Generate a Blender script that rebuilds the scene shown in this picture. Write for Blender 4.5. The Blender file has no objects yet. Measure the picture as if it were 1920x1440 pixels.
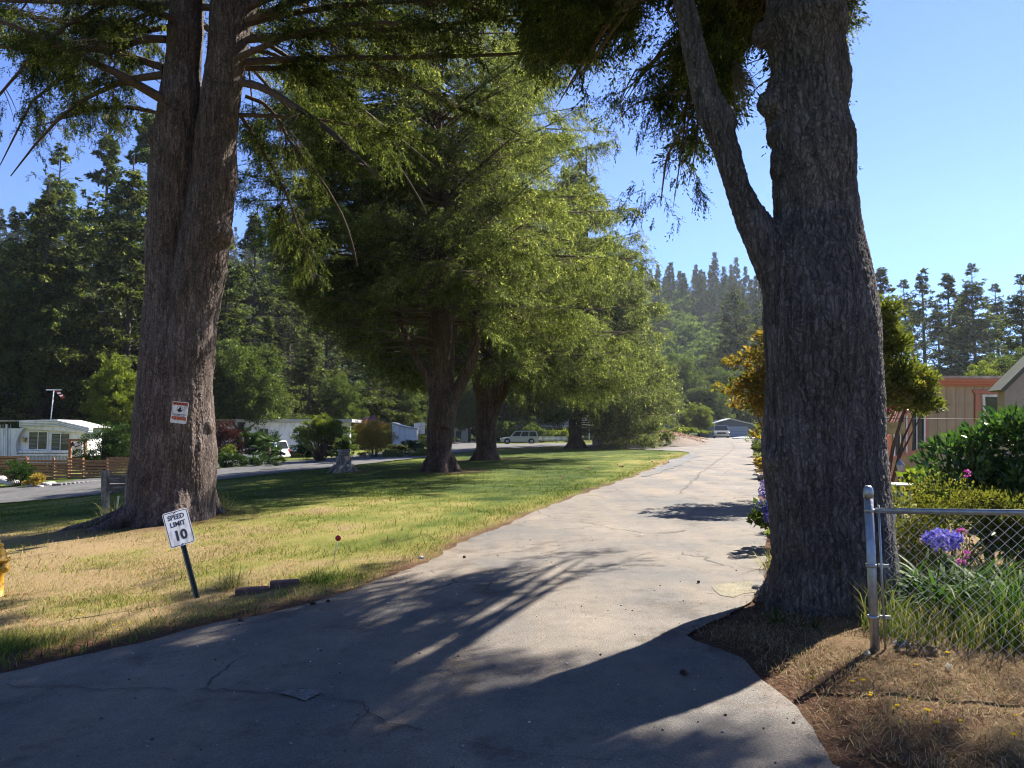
import bpy, math, numpy as np
from mathutils import Vector, Matrix, geometry
R = math.radians
rng = np.random.default_rng(11)
sc = bpy.context.scene
COL = sc.collection
# ------------------------------------------------------------------ camera, sky, sun, exposure
F = 1390.0                                   # focal length in pixels of a 1920 px wide frame
PITCH = math.atan(92 / F)
CAM = np.array([0.0, 0.0, 1.6])
cd = bpy.data.cameras.new('camera'); cam = bpy.data.objects.new('camera', cd); COL.objects.link(cam)
cd.sensor_width = 36; cd.lens = F / 1920 * 36; cd.clip_start = .05; cd.clip_end = 3000
cam.location = CAM; cam.rotation_euler = (R(90) + PITCH, 0, 0)
sc.camera = cam
SUN_EL, SUN_AZ = R(44), R(45)                # azimuth measured from +Y towards +X
SUN = np.array([math.sin(SUN_AZ) * math.cos(SUN_EL), math.cos(SUN_AZ) * math.cos(SUN_EL), math.sin(SUN_EL)])
w = bpy.data.worlds.new('World'); sc.world = w; w.use_nodes = True
nt = w.node_tree; bg = nt.nodes['Background']
sky = nt.nodes.new('ShaderNodeTexSky'); sky.sky_type = 'NISHITA'; sky.sun_disc = False
sky.sun_elevation = SUN_EL; sky.sun_rotation = SUN_AZ
sky.air_density = .9; sky.dust_density = 0; sky.ozone_density = 3.0; sky.altitude = 1200
tn = nt.nodes.new('ShaderNodeMix'); tn.data_type = 'RGBA'; tn.blend_type = 'MULTIPLY'; tn.inputs[0].default_value = 1; tn.inputs[7].default_value = (.64, .75, 1.06, 1)
nt.links.new(sky.outputs[0], tn.inputs[6]); nt.links.new(tn.outputs[2], bg.inputs[0]); bg.inputs[1].default_value = .075
sl = bpy.data.lights.new('sun', 'SUN'); so = bpy.data.objects.new('sun', sl); COL.objects.link(so)
sl.energy = 5.0; sl.angle = R(.55); sl.color = (1, .93, .82)
so.rotation_euler = Vector(SUN).to_track_quat('Z', 'Y').to_euler(); so.location = (20, 20, 40)
sc.view_settings.view_transform = 'Standard'; sc.view_settings.look = 'None'
sc.view_settings.gamma = 1; sc.view_settings.exposure = 1.68
cy = sc.cycles
cy.filter_width = 1.1; cy.max_bounces = 7; cy.diffuse_bounces = 3; cy.transmission_bounces = 5; cy.glossy_bounces = 2; cy.volume_bounces = 0
cy.caustics_reflective = cy.caustics_refractive = False

# ------------------------------------------------------------------ pixel <-> world helpers (1920x1440 frame)
cp, sp = math.cos(PITCH), math.sin(PITCH)
FW, UPV, RT = np.array([0, cp, sp]), np.array([0, -sp, cp]), np.array([1., 0, 0])
def ray(u, v):
    return FW * F + RT * (u - 960) - UPV * (v - 720)
def P(u, v, Y):
    d = ray(u, v); return CAM + d * (Y / d[1])
def proj(q):
    q = np.asarray(q, float) - CAM
    dz = np.maximum(q @ FW, .01)
    return 960 + F * (q @ RT) / dz, 720 - F * (q @ UPV) / dz
# ------------------------------------------------------------------ terrain height: thin plate spline through surveyed points
CTRL = np.array([
 (2,3,0),(2.6,5.4,0),(2.9,6.8,.04),(0,4,0),(-2,4,-.12),(-1,8,-.05),(1,8,0),(3,14,0),(3,10,0),(6,12,.05),(10,12,.1),(4,25,.05),(10,25,.15),
 (8,35,.1),(12,50,.3),(18,65,.5),(27.7,94,.92),(40,94,1.3),(40,50,.8),(40,20,.4),(10,3,.1),(0,-8,0),(12,-8,.1),(-20,-8,-.5),
 (-3.7,8.7,-.37),(-6.6,9.65,-.52),(-7.2,15.8,-.25),(-4,4.5,-.27),(-10,6,-.62),(-3,14,-.1),(-2.9,30.5,0),(-1.6,44,0),(6.2,73,.1),(-6.7,32,0),
 (-24.9,36,-1.33),(-17,42,-.8),(-13.5,52,-.5),(-9.4,62,-.3),(-6.3,80,.0),(-14.5,36,-.7),(-22,32,-1.4),(-30,44,-1.2),(-33,52,-1.1),(-19,62,-.55),(.7,97,.2),(12,97,.45),
 (-60,60,-1.4),(-60,20,-1.7),(-35,15,-1.6),(0,130,.8),(60,130,1.8),(-60,130,-.3),(-25,90,-.2),(90,60,2),(90,10,1),(-90,100,-1),(30,-8,.3),(33.7,115,.85),(33.7,124,.9),(20,75,.75),(15,88,.6)])
_c = CTRL[:, :2] / 20
def _k(d2):
    return .5 * d2 * np.log(d2 + 1e-12)
_d = ((_c[:, None] - _c[None]) ** 2).sum(-1); _n = len(_c)
_A = np.zeros((_n + 3, _n + 3)); _A[:_n, :_n] = _k(_d) + np.eye(_n) * .01
_A[:_n, _n] = 1; _A[:_n, _n + 1:] = _c; _A[_n, :_n] = 1; _A[_n + 1:, :_n] = _c.T
_w = np.linalg.solve(_A, np.r_[CTRL[:, 2], 0, 0, 0])
def H(x, y):
    x = np.asarray(x, float); y = np.asarray(y, float); s = x.shape
    q = np.stack([np.clip(x.ravel(), -95, 95), np.clip(y.ravel(), -12, 132)], -1) / 20
    out = np.empty(len(q))
    for i in range(0, len(q), 20000):
        qq = q[i:i + 20000]
        d = ((qq[:, None] - _c[None]) ** 2).sum(-1)
        out[i:i + 20000] = _k(d) @ _w[:_n] + _w[_n] + qq @ _w[_n + 1:]
    return out.reshape(s)
def HZ(x, y): return float(H(np.array([x]), np.array([y]))[0])
def G(u, v):
    "where the ray through a photo pixel meets the ground"
    d = ray(u, v); d = d / d[1]; ts = np.r_[np.arange(1.5, 30, .1), np.arange(30, 131, .5)]
    p = CAM + d * ts[:, None]; g = p[:, 2] - H(p[:, 0], p[:, 1])
    i = np.argmax(g < 0) if (g < 0).any() else len(ts) - 1
    a, b = ts[max(i - 1, 0)], ts[i]
    for _ in range(14):
        m = (a + b) / 2; q = CAM + d * m
        if q[2] < HZ(q[0], q[1]): b = m
        else: a = m
    return CAM + d * b
_nd = rng.normal(size=(12, 3)); _np = rng.uniform(0, 6.28, 12); _ns = np.array([1, 1, 1, 2.1, 2.1, 2.1, 4.3, 4.3, 4.3, 8.7, 8.7, 8.7])
def NZ(p, s=1.0):
    "cheap smooth noise, about -1..1"
    p = np.asarray(p, float) * s
    if p.shape[-1] == 2: p = np.concatenate([p, np.zeros(p.shape[:-1] + (1,))], -1)
    o = 0
    for i in range(12): o = o + np.sin((p @ _nd[i]) * _ns[i] + _np[i]) / _ns[i] ** .6
    return o / 3.2
def inpoly(pts, poly):
    poly = np.asarray(poly)[:, :2]; x, y = pts[:, 0], pts[:, 1]; r = np.zeros(len(pts), bool)
    j = len(poly) - 1
    for i in range(len(poly)):
        xi, yi = poly[i]; xj, yj = poly[j]
        c = ((yi > y) != (yj > y)) & (x < (xj - xi) * (y - yi) / ((yj - yi) if yj != yi else 1e-9) + xi)
        r ^= c; j = i
    return r
def dline(pts, line):
    line = np.asarray(line)[:, :2]; d = np.full(len(pts), 1e9)
    for a, b in zip(line[:-1], line[1:]):
        ab = b - a; t = np.clip(((pts - a) @ ab) / (ab @ ab + 1e-9), 0, 1)
        d = np.minimum(d, np.hypot(*(pts - a - t[:, None] * ab).T))
    return d

# ------------------------------------------------------------------ materials
def newmat(name):
    m = bpy.data.materials.new(name); m.use_nodes = True; n = m.node_tree; n.nodes.clear()
    o = n.nodes.new('ShaderNodeOutputMaterial'); return m, n, o
def nd(n, t, **kw):
    x = n.nodes.new(t)
    for k, v in kw.items():
        if k.startswith('i_'): x.inputs[k[2:].replace('_', ' ')].default_value = v
        else: setattr(x, k, v)
    return x
def ramp(n, src, stops, link):
    r = n.nodes.new('ShaderNodeValToRGB'); e = r.color_ramp.elements
    while len(e) < len(stops): e.new(.5)
    for q, (p_, c) in zip(e, stops): q.position = p_; q.color = (*c, 1) if len(c) == 3 else c
    link(src, r.inputs[0]); return r.outputs[0]
def simple(name, col, rough=.6, metal=0, var=.12, scale=6, bump=0, bscale=40, alpha=None, stain=None):
    m, n, o = newmat(name); L = n.links.new
    b = nd(n, 'ShaderNodeBsdfPrincipled'); b.inputs['Roughness'].default_value = rough; b.inputs['Metallic'].default_value = metal
    tc = nd(n, 'ShaderNodeTexCoord'); ns = nd(n, 'ShaderNodeTexNoise'); ns.inputs['Scale'].default_value = scale; ns.inputs['Detail'].default_value = 6
    L(tc.outputs['Object'], ns.inputs['Vector'])
    lo = tuple(c * (1 - var) for c in col); hi = tuple(min(1, c * (1 + var)) for c in col)
    c = ramp(n, ns.outputs[0], [(.3, lo), (.7, hi)], L)
    if stain:
        n2 = nd(n, 'ShaderNodeTexNoise'); n2.inputs['Scale'].default_value = stain[1]; n2.inputs['Detail'].default_value = 8
        mp = nd(n, 'ShaderNodeMapping'); mp.inputs['Scale'].default_value = stain[2] if len(stain) > 2 else (1, 1, 1)
        L(tc.outputs['Object'], mp.inputs[0]); L(mp.outputs[0], n2.inputs['Vector'])
        f = ramp(n, n2.outputs[0], [(.5, (0, 0, 0)), (.68, (1, 1, 1))], L)
        mx = nd(n, 'ShaderNodeMix', data_type='RGBA'); L(f, mx.inputs[0]); L(c, mx.inputs[6]); mx.inputs[7].default_value = (*stain[0], 1); c = mx.outputs[2]
    L(c, b.inputs['Base Color'])
    if bump:
        n3 = nd(n, 'ShaderNodeTexNoise'); n3.inputs['Scale'].default_value = bscale; n3.inputs['Detail'].default_value = 4
        L(tc.outputs['Object'], n3.inputs['Vector'])
        bp = nd(n, 'ShaderNodeBump'); bp.inputs['Strength'].default_value = bump; bp.inputs['Distance'].default_value = .02
        L(n3.outputs[0], bp.inputs['Height']); L(bp.outputs[0], b.inputs['Normal'])
    L(b.outputs[0], o.inputs[0]); return m
def foliage(name, c1, c2, c3=None, trans=.42, gloss=.12, rough=.45, clump=1.2, tint=1.25, con=1.1):
    "leaf surface: diffuse + light coming through + a soft sheen; colour varies leaf by leaf and clump by clump"
    m, n, o = newmat(name); L = n.links.new
    ge = nd(n, 'ShaderNodeNewGeometry'); ns = nd(n, 'ShaderNodeTexNoise'); ns.inputs['Scale'].default_value = clump; ns.inputs['Detail'].default_value = 4
    tc = nd(n, 'ShaderNodeTexCoord'); L(tc.outputs['Object'], ns.inputs['Vector'])
    ad = nd(n, 'ShaderNodeMath', operation='MULTIPLY_ADD'); L(ns.outputs[0], ad.inputs[0]); ad.inputs[1].default_value = con; ad.inputs[2].default_value = .25 - con / 2
    a2 = nd(n, 'ShaderNodeMath', operation='MULTIPLY_ADD'); L(ge.outputs['Random Per Island'], a2.inputs[0]); a2.inputs[1].default_value = .5; L(ad.outputs[0], a2.inputs[2])
    st = [(.1, c1), (.75, c2)] + ([(.97, c3)] if c3 else [])
    c = ramp(n, a2.outputs[0], st, L)
    di = nd(n, 'ShaderNodeBsdfDiffuse'); L(c, di.inputs[0])
    tr = nd(n, 'ShaderNodeBsdfTranslucent')
    tm = nd(n, 'ShaderNodeMix', data_type='RGBA', blend_type='MULTIPLY'); tm.inputs[0].default_value = 1; L(c, tm.inputs[6]); tm.inputs[7].default_value = (tint * 1.32, tint * 1.3, tint * .72, 1)
    L(tm.outputs[2], tr.inputs[0])
    mx = nd(n, 'ShaderNodeMixShader'); mx.inputs[0].default_value = trans; L(di.outputs[0], mx.inputs[1]); L(tr.outputs[0], mx.inputs[2])
    gl = nd(n, 'ShaderNodeBsdfGlossy'); gl.inputs['Roughness'].default_value = max(rough, .42); gl.inputs['Color'].default_value = (.5, .53, .45, 1)
    fr = nd(n, 'ShaderNodeLayerWeight'); fr.inputs[0].default_value = .25
    ml = nd(n, 'ShaderNodeMath', operation='MULTIPLY_ADD'); L(fr.outputs['Fresnel'], ml.inputs[0]); ml.inputs[1].default_value = gloss * .35; ml.inputs[2].default_value = gloss * .15
    m2 = nd(n, 'ShaderNodeMixShader'); L(ml.outputs[0], m2.inputs[0]); L(mx.outputs[0], m2.inputs[1]); L(gl.outputs[0], m2.inputs[2])
    L(m2.outputs[0], o.inputs[0]); return m
def bark(name, dark, light, scale=7, disp=.05, hl=None, zs=.22):
    m, n, o = newmat(name); L = n.links.new
    tc = nd(n, 'ShaderNodeTexCoord'); mp = nd(n, 'ShaderNodeMapping'); mp.inputs['Scale'].default_value = (1, 1, zs); L(tc.outputs['Object'], mp.inputs[0])
    w1 = nd(n, 'ShaderNodeTexNoise'); w1.inputs['Scale'].default_value = 5; w1.inputs['Detail'].default_value = 7; L(tc.outputs['Object'], w1.inputs['Vector'])
    mv = nd(n, 'ShaderNodeMix', data_type='VECTOR'); mv.inputs[0].default_value = .2; L(mp.outputs[0], mv.inputs[4]); L(w1.outputs['Color'], mv.inputs[5])
    vo = nd(n, 'ShaderNodeTexVoronoi', feature='DISTANCE_TO_EDGE'); vo.inputs['Scale'].default_value = scale * 1.8; L(mv.outputs[1], vo.inputs['Vector'])
    n1 = nd(n, 'ShaderNodeTexNoise'); n1.inputs['Scale'].default_value = scale; n1.inputs['Detail'].default_value = 9; n1.inputs['Roughness'].default_value = .65; L(mv.outputs[1], n1.inputs['Vector'])
    n2 = nd(n, 'ShaderNodeTexNoise'); n2.inputs['Scale'].default_value = scale * 9; n2.inputs['Detail'].default_value = 5; n2.inputs['Roughness'].default_value = .7; L(mp.outputs[0], n2.inputs['Vector'])
    cr = nd(n, 'ShaderNodeMapRange'); cr.inputs['From Max'].default_value = .3; cr.inputs['To Max'].default_value = .3; L(vo.outputs['Distance'], cr.inputs[0])
    a = nd(n, 'ShaderNodeMath', operation='ADD'); L(cr.outputs[0], a.inputs[0]); L(n1.outputs[0], a.inputs[1])
    mp2 = nd(n, 'ShaderNodeMapping'); mp2.inputs['Scale'].default_value = (1, 1, zs * .5); L(tc.outputs['Object'], mp2.inputs[0]); n5 = nd(n, 'ShaderNodeTexNoise'); n5.inputs['Scale'].default_value = scale * .9; n5.inputs['Detail'].default_value = 6; n5.inputs['Distortion'].default_value = .6; L(mp2.outputs[0], n5.inputs['Vector'])
    rg = nd(n, 'ShaderNodeMath', operation='SUBTRACT'); L(n5.outputs[0], rg.inputs[0]); rg.inputs[1].default_value = .5; ra = nd(n, 'ShaderNodeMath', operation='ABSOLUTE'); L(rg.outputs[0], ra.inputs[0]); rr = nd(n, 'ShaderNodeMapRange'); rr.inputs['From Max'].default_value = .09; rr.inputs['To Min'].default_value = -.12; rr.inputs['To Max'].default_value = .1; L(ra.outputs[0], rr.inputs[0])
    a0 = nd(n, 'ShaderNodeMath', operation='ADD'); L(a.outputs[0], a0.inputs[0]); L(rr.outputs[0], a0.inputs[1])
    b_ = nd(n, 'ShaderNodeMath', operation='MULTIPLY_ADD'); L(n2.outputs[0], b_.inputs[0]); b_.inputs[1].default_value = .35; L(a0.outputs[0], b_.inputs[2])
    n4 = nd(n, 'ShaderNodeTexNoise'); n4.inputs['Scale'].default_value = 1.3; n4.inputs['Detail'].default_value = 3; L(tc.outputs['Object'], n4.inputs['Vector'])
    c = ramp(n, b_.outputs[0], [(.35, dark), (.7, tuple((x + y) / 2 for x, y in zip(dark, light))), (.95, light), (1.0, tuple(x * 1.5 for x in light))], L)
    mx = nd(n, 'ShaderNodeMix', data_type='RGBA', blend_type='MULTIPLY'); mx.inputs[0].default_value = 1
    c4 = ramp(n, n4.outputs[0], [(.35, (.72, .66, .62)), (.65, (1.1, 1.1, 1.12))], L); L(c, mx.inputs[6]); L(c4, mx.inputs[7])
    b = nd(n, 'ShaderNodeBsdfPrincipled'); b.inputs['Roughness'].default_value = .85; b.inputs['Specular IOR Level'].default_value = .3; L(mx.outputs[2], b.inputs['Base Color'])
    L(b.outputs[0], o.inputs[0])
    d = nd(n, 'ShaderNodeDisplacement'); d.inputs['Midlevel'].default_value = .9; d.inputs['Scale'].default_value = disp; L(b_.outputs[0], d.inputs['Height'])
    L(d.outputs[0], o.inputs['Displacement']); m.displacement_method = 'BOTH'; return m

# ------------------------------------------------------------------ mesh helpers
def link(name, me, mat=None, parent=None, loc=None):
    o = bpy.data.objects.new(name, me); COL.objects.link(o)
    if mat is not None:
        for q in (mat if isinstance(mat, (list, tuple)) else [mat]): me.materials.append(q)
    if parent is not None: o.parent = parent
    if loc is not None: o.location = loc
    return o
def npmesh(name, V, Fc, smooth=False, attrs=None):
    "mesh from numpy arrays; Fc is (n,3) or (n,4)"
    V = np.ascontiguousarray(V, np.float32).reshape(-1, 3); Fc = np.ascontiguousarray(Fc, np.int32); k = Fc.shape[1]
    me = bpy.data.meshes.new(name); me.vertices.add(len(V)); me.vertices.foreach_set('co', V.ravel())
    me.loops.add(Fc.size); me.loops.foreach_set('vertex_index', Fc.ravel())
    me.polygons.add(len(Fc)); me.polygons.foreach_set('loop_start', np.arange(0, Fc.size, k, dtype=np.int32))
    if smooth: me.polygons.foreach_set('use_smooth', np.ones(len(Fc), bool))
    me.update(calc_edges=True)
    for an, av in (attrs or {}).items():
        a = me.attributes.new(an, 'FLOAT', 'POINT'); a.data.foreach_set('value', np.ascontiguousarray(av, np.float32))
    return me
def thing(name, label, cat, loc=(0, 0, 0), rz=0, group=None):
    o = bpy.data.objects.new(name, None); COL.objects.link(o); o.location = tuple(float(q) for q in loc); o.rotation_euler = (0, 0, rz); o.empty_display_size = .3
    return tag(o, label, cat, group)
def tag(o, label=None, cat=None, group=None, kind=None):
    if label: o['label'] = label
    if cat: o['category'] = cat
    if group: o['group'] = group
    if kind: o['kind'] = kind
    return o
def dup(o, loc, rz=0, label=None, s=None):
    r = o.copy(); COL.objects.link(r); r.location = tuple(float(q) for q in loc); r.rotation_euler = (0, 0, rz)
    if s: r.scale = (s, s, s) if not isinstance(s, tuple) else s
    if label: r['label'] = label
    def rec(a, b):
        for ch in [q for q in a.children]:
            c = ch.copy(); COL.objects.link(c); c.parent = b; rec(ch, c)
    rec(o, r); return r
class MB:
    "collects simple shapes into one mesh"
    def __init__(s): s.v = []; s.f = []; s.sm = []; s.mi = []; s.cur = 0
    def add(s, V, Fs, smooth=False):
        b = len(s.v); s.v += [tuple(map(float, q)) for q in V]
        for f in Fs: s.f.append([b + i for i in f]); s.sm.append(smooth); s.mi.append(s.cur)
        return s
    def box(s, c, d, rz=0, rx=0, ry=0, bev=0):
        M = Matrix.Translation(c) @ Matrix.Rotation(rz, 4, 'Z') @ Matrix.Rotation(ry, 4, 'Y') @ Matrix.Rotation(rx, 4, 'X')
        x, y, z = (q / 2 for q in d)
        if not bev:
            V = [M @ Vector((i * x, j * y, k * z)) for k in (-1, 1) for j in (-1, 1) for i in (-1, 1)]
            return s.add(V, [(0, 2, 3, 1), (4, 5, 7, 6), (0, 1, 5, 4), (2, 6, 7, 3), (0, 4, 6, 2), (1, 3, 7, 5)])
        V = []; b = bev
        for k in (-1, 1):
            for j in (-1, 1):
                for i in (-1, 1):
                    V += [M @ Vector((i * (x - b), j * (y - b), k * z)), M @ Vector((i * (x - b), j * y, k * (z - b))), M @ Vector((i * x, j * (y - b), k * (z - b)))]
        def q(i, j, k, a): return ((k > 0) * 4 + (j > 0) * 2 + (i > 0)) * 3 + a
        Fs = []
        for k in (-1, 1): Fs.append([q(-1, -1, k, 0), q(1, -1, k, 0), q(1, 1, k, 0), q(-1, 1, k, 0)])
        for j in (-1, 1): Fs.append([q(-1, j, -1, 1), q(1, j, -1, 1), q(1, j, 1, 1), q(-1, j, 1, 1)])
        for i in (-1, 1): Fs.append([q(i, -1, -1, 2), q(i, 1, -1, 2), q(i, 1, 1, 2), q(i, -1, 1, 2)])
        for k in (-1, 1):
            for j in (-1, 1): Fs.append([q(-1, j, k, 0), q(1, j, k, 0), q(1, j, k, 1), q(-1, j, k, 1)])
            for i in (-1, 1): Fs.append([q(i, -1, k, 0), q(i, 1, k, 0), q(i, 1, k, 2), q(i, -1, k, 2)])
        for j in (-1, 1):
            for i in (-1, 1): Fs.append([q(i, j, -1, 1), q(i, j, 1, 1), q(i, j, 1, 2), q(i, j, -1, 2)])
        for k in (-1, 1):
            for j in (-1, 1):
                for i in (-1, 1): Fs.append([q(i, j, k, 0), q(i, j, k, 1), q(i, j, k, 2)])
        return s.add(V, Fs)
    def tube(s, pts, rad, n=8, cap=True, smooth=True, ph=0):
        pts = [Vector(tuple(map(float, p))) for p in pts]
        if not hasattr(rad, '__len__'): rad = [rad] * len(pts)
        V = []; up = None
        for i, p in enumerate(pts):
            t = (pts[min(i + 1, len(pts) - 1)] - pts[max(i - 1, 0)]).normalized()
            if up is None:
                up = Vector((0, 0, 1)) if abs(t.z) < .9 else Vector((1, 0, 0))
            a = t.cross(up).normalized(); b = t.cross(a).normalized(); up = -b if False else up
            if abs(t.dot(up)) > .95: up = a
            for k in range(n):
                q = 2 * math.pi * k / n + ph; V.append(p + (a * math.cos(q) + b * math.sin(q)) * rad[i])
        Fs = [(i * n + k, i * n + (k + 1) % n, (i + 1) * n + (k + 1) % n, (i + 1) * n + k) for i in range(len(pts) - 1) for k in range(n)]
        s.add(V, Fs, smooth)
        if cap:
            b = len(s.v) - len(V); m = len(V)
            s.f.append([b + k for k in range(n)][::-1]); s.f.append([b + m - n + k for k in range(n)]); s.sm += [False] * 2; s.mi += [s.cur] * 2
        return s
    def lathe(s, prof, n=20, c=(0, 0, 0), smooth=True, M=None):
        V = []
        for r_, z in prof:
            for k in range(n):
                a = 2 * math.pi * k / n; q = Vector((r_ * math.cos(a), r_ * math.sin(a), z))
                if M is not None: q = M @ q
                V.append(q + Vector(c))
        Fs = [(i * n + k, i * n + (k + 1) % n, (i + 1) * n + (k + 1) % n, (i + 1) * n + k) for i in range(len(prof) - 1) for k in range(n)]
        Fs.append(list(range(n))[::-1]); Fs.append([(len(prof) - 1) * n + k for k in range(n)])
        return s.add(V, Fs, smooth)
    def prism(s, poly, y0, y1, M=None, smooth=False):
        "2D polygon (x,z) extruded along y"
        M = M or Matrix(); n = len(poly)
        V = [M @ Vector((a, y0, b)) for a, b in poly] + [M @ Vector((a, y1, b)) for a, b in poly]
        Fs = [list(range(n)), list(range(n, 2 * n))[::-1]] + [(i, (i + 1) % n, n + (i + 1) % n, n + i) for i in range(n)]
        return s.add(V, Fs, smooth)
    def ball(s, c, r_, n=12, m=8, jit=0, seed=0):
        rr = np.random.default_rng(seed); r_ = r_ if hasattr(r_, '__len__') else (r_,) * 3
        V = [(c[0], c[1], c[2] - r_[2])]
        for i in range(1, m):
            th = math.pi * i / m
            for k in range(n):
                a = 2 * math.pi * k / n; j = 1 + jit * rr.uniform(-1, 1)
                V.append((c[0] + r_[0] * math.sin(th) * math.cos(a) * j, c[1] + r_[1] * math.sin(th) * math.sin(a) * j, c[2] - r_[2] * math.cos(th) * j))
        V.append((c[0], c[1], c[2] + r_[2]))
        Fs = [(0, 1 + (k + 1) % n, 1 + k) for k in range(n)]
        for i in range(m - 2): Fs += [(1 + i * n + k, 1 + i * n + (k + 1) % n, 1 + (i + 1) * n + (k + 1) % n, 1 + (i + 1) * n + k) for k in range(n)]
        t = len(V) - 1; Fs += [(t, 1 + (m - 2) * n + k, 1 + (m - 2) * n + (k + 1) % n) for k in range(n)]
        return s.add(V, Fs, True)
    def build(s, name, mat, parent=None, world=False, label=None):
        V = np.array(s.v, float)
        if world and parent is not None:
            V = V - np.array(parent.location)
            if parent.rotation_euler.z: 
                a = -parent.rotation_euler.z; c, q = math.cos(a), math.sin(a)
                V = np.stack([V[:, 0] * c - V[:, 1] * q, V[:, 0] * q + V[:, 1] * c, V[:, 2]], -1)
        me = bpy.data.meshes.new(name); me.from_pydata(V.tolist(), [], s.f)
        me.polygons.foreach_set('use_smooth', s.sm); me.polygons.foreach_set('material_index', s.mi)
        me.validate(); me.update()
        o = link(name, me, mat, parent)
        if label: o['label'] = label
        return o
def text(parent, body, size, mat, M, name='lettering', bold=0, sx=1.0, ext=.0008):
    "flat lettering; M places the text plane (x right, y up, z out)"
    cu = bpy.data.curves.new('text', 'FONT'); cu.body = body; cu.size = size; cu.align_x = 'CENTER'; cu.align_y = 'CENTER'; cu.offset = bold; cu.extrude = ext; cu.resolution_u = 3
    t = bpy.data.objects.new('text', cu); COL.objects.link(t)
    bpy.context.view_layer.update()
    me = bpy.data.meshes.new_from_object(t.evaluated_get(bpy.context.evaluated_depsgraph_get()))
    bpy.data.objects.remove(t); me.transform(M @ Matrix.Diagonal((sx, 1, 1, 1)))
    return link(name, me, mat, parent)
# ------------------------------------------------------------------ ground materials
def ground_mat():
    m, n, o = newmat('lawn_soil'); L = n.links.new
    tc = nd(n, 'ShaderNodeTexCoord'); at = nd(n, 'ShaderNodeAttribute', attribute_name='dry'); ad = nd(n, 'ShaderNodeAttribute', attribute_name='dirt')
    n1 = nd(n, 'ShaderNodeTexNoise', i_Scale=1.1, i_Detail=8, i_Roughness=.65); n2 = nd(n, 'ShaderNodeTexNoise', i_Scale=26, i_Detail=8, i_Roughness=.75)
    for q in (n1, n2): L(tc.outputs['Object'], q.inputs['Vector'])
    s = nd(n, 'ShaderNodeMath', operation='MULTIPLY_ADD'); L(n1.outputs[0], s.inputs[0]); s.inputs[1].default_value = .9; s.inputs[2].default_value = -.45
    s2 = nd(n, 'ShaderNodeMath', operation='ADD'); L(s.outputs[0], s2.inputs[0]); L(at.outputs['Fac'], s2.inputs[1])
    s3 = nd(n, 'ShaderNodeMath', operation='MULTIPLY_ADD'); L(n2.outputs[0], s3.inputs[0]); s3.inputs[1].default_value = .5; L(s2.outputs[0], s3.inputs[2])
    c = ramp(n, s3.outputs[0], [(.15, (.025, .05, .01)), (.5, (.12, .145, .028)), (.8, (.24, .215, .065)), (1, (.29, .21, .11))], L)
    dr = ramp(n, n2.outputs[0], [(.3, (.035, .02, .013)), (.5, (.1, .055, .033)), (.72, (.21, .13, .08))], L)
    mx = nd(n, 'ShaderNodeMix', data_type='RGBA'); L(ad.outputs['Fac'], mx.inputs[0]); L(c, mx.inputs[6]); L(dr, mx.inputs[7])
    b = nd(n, 'ShaderNodeBsdfPrincipled'); b.inputs['Roughness'].default_value = .95; b.inputs['Specular IOR Level'].default_value = .1; L(mx.outputs[2], b.inputs['Base Color'])
    bp = nd(n, 'ShaderNodeBump', i_Strength=.9, i_Distance=.05); L(n2.outputs[0], bp.inputs['Height']); L(bp.outputs[0], b.inputs['Normal'])
    L(b.outputs[0], o.inputs[0]); return m
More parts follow.
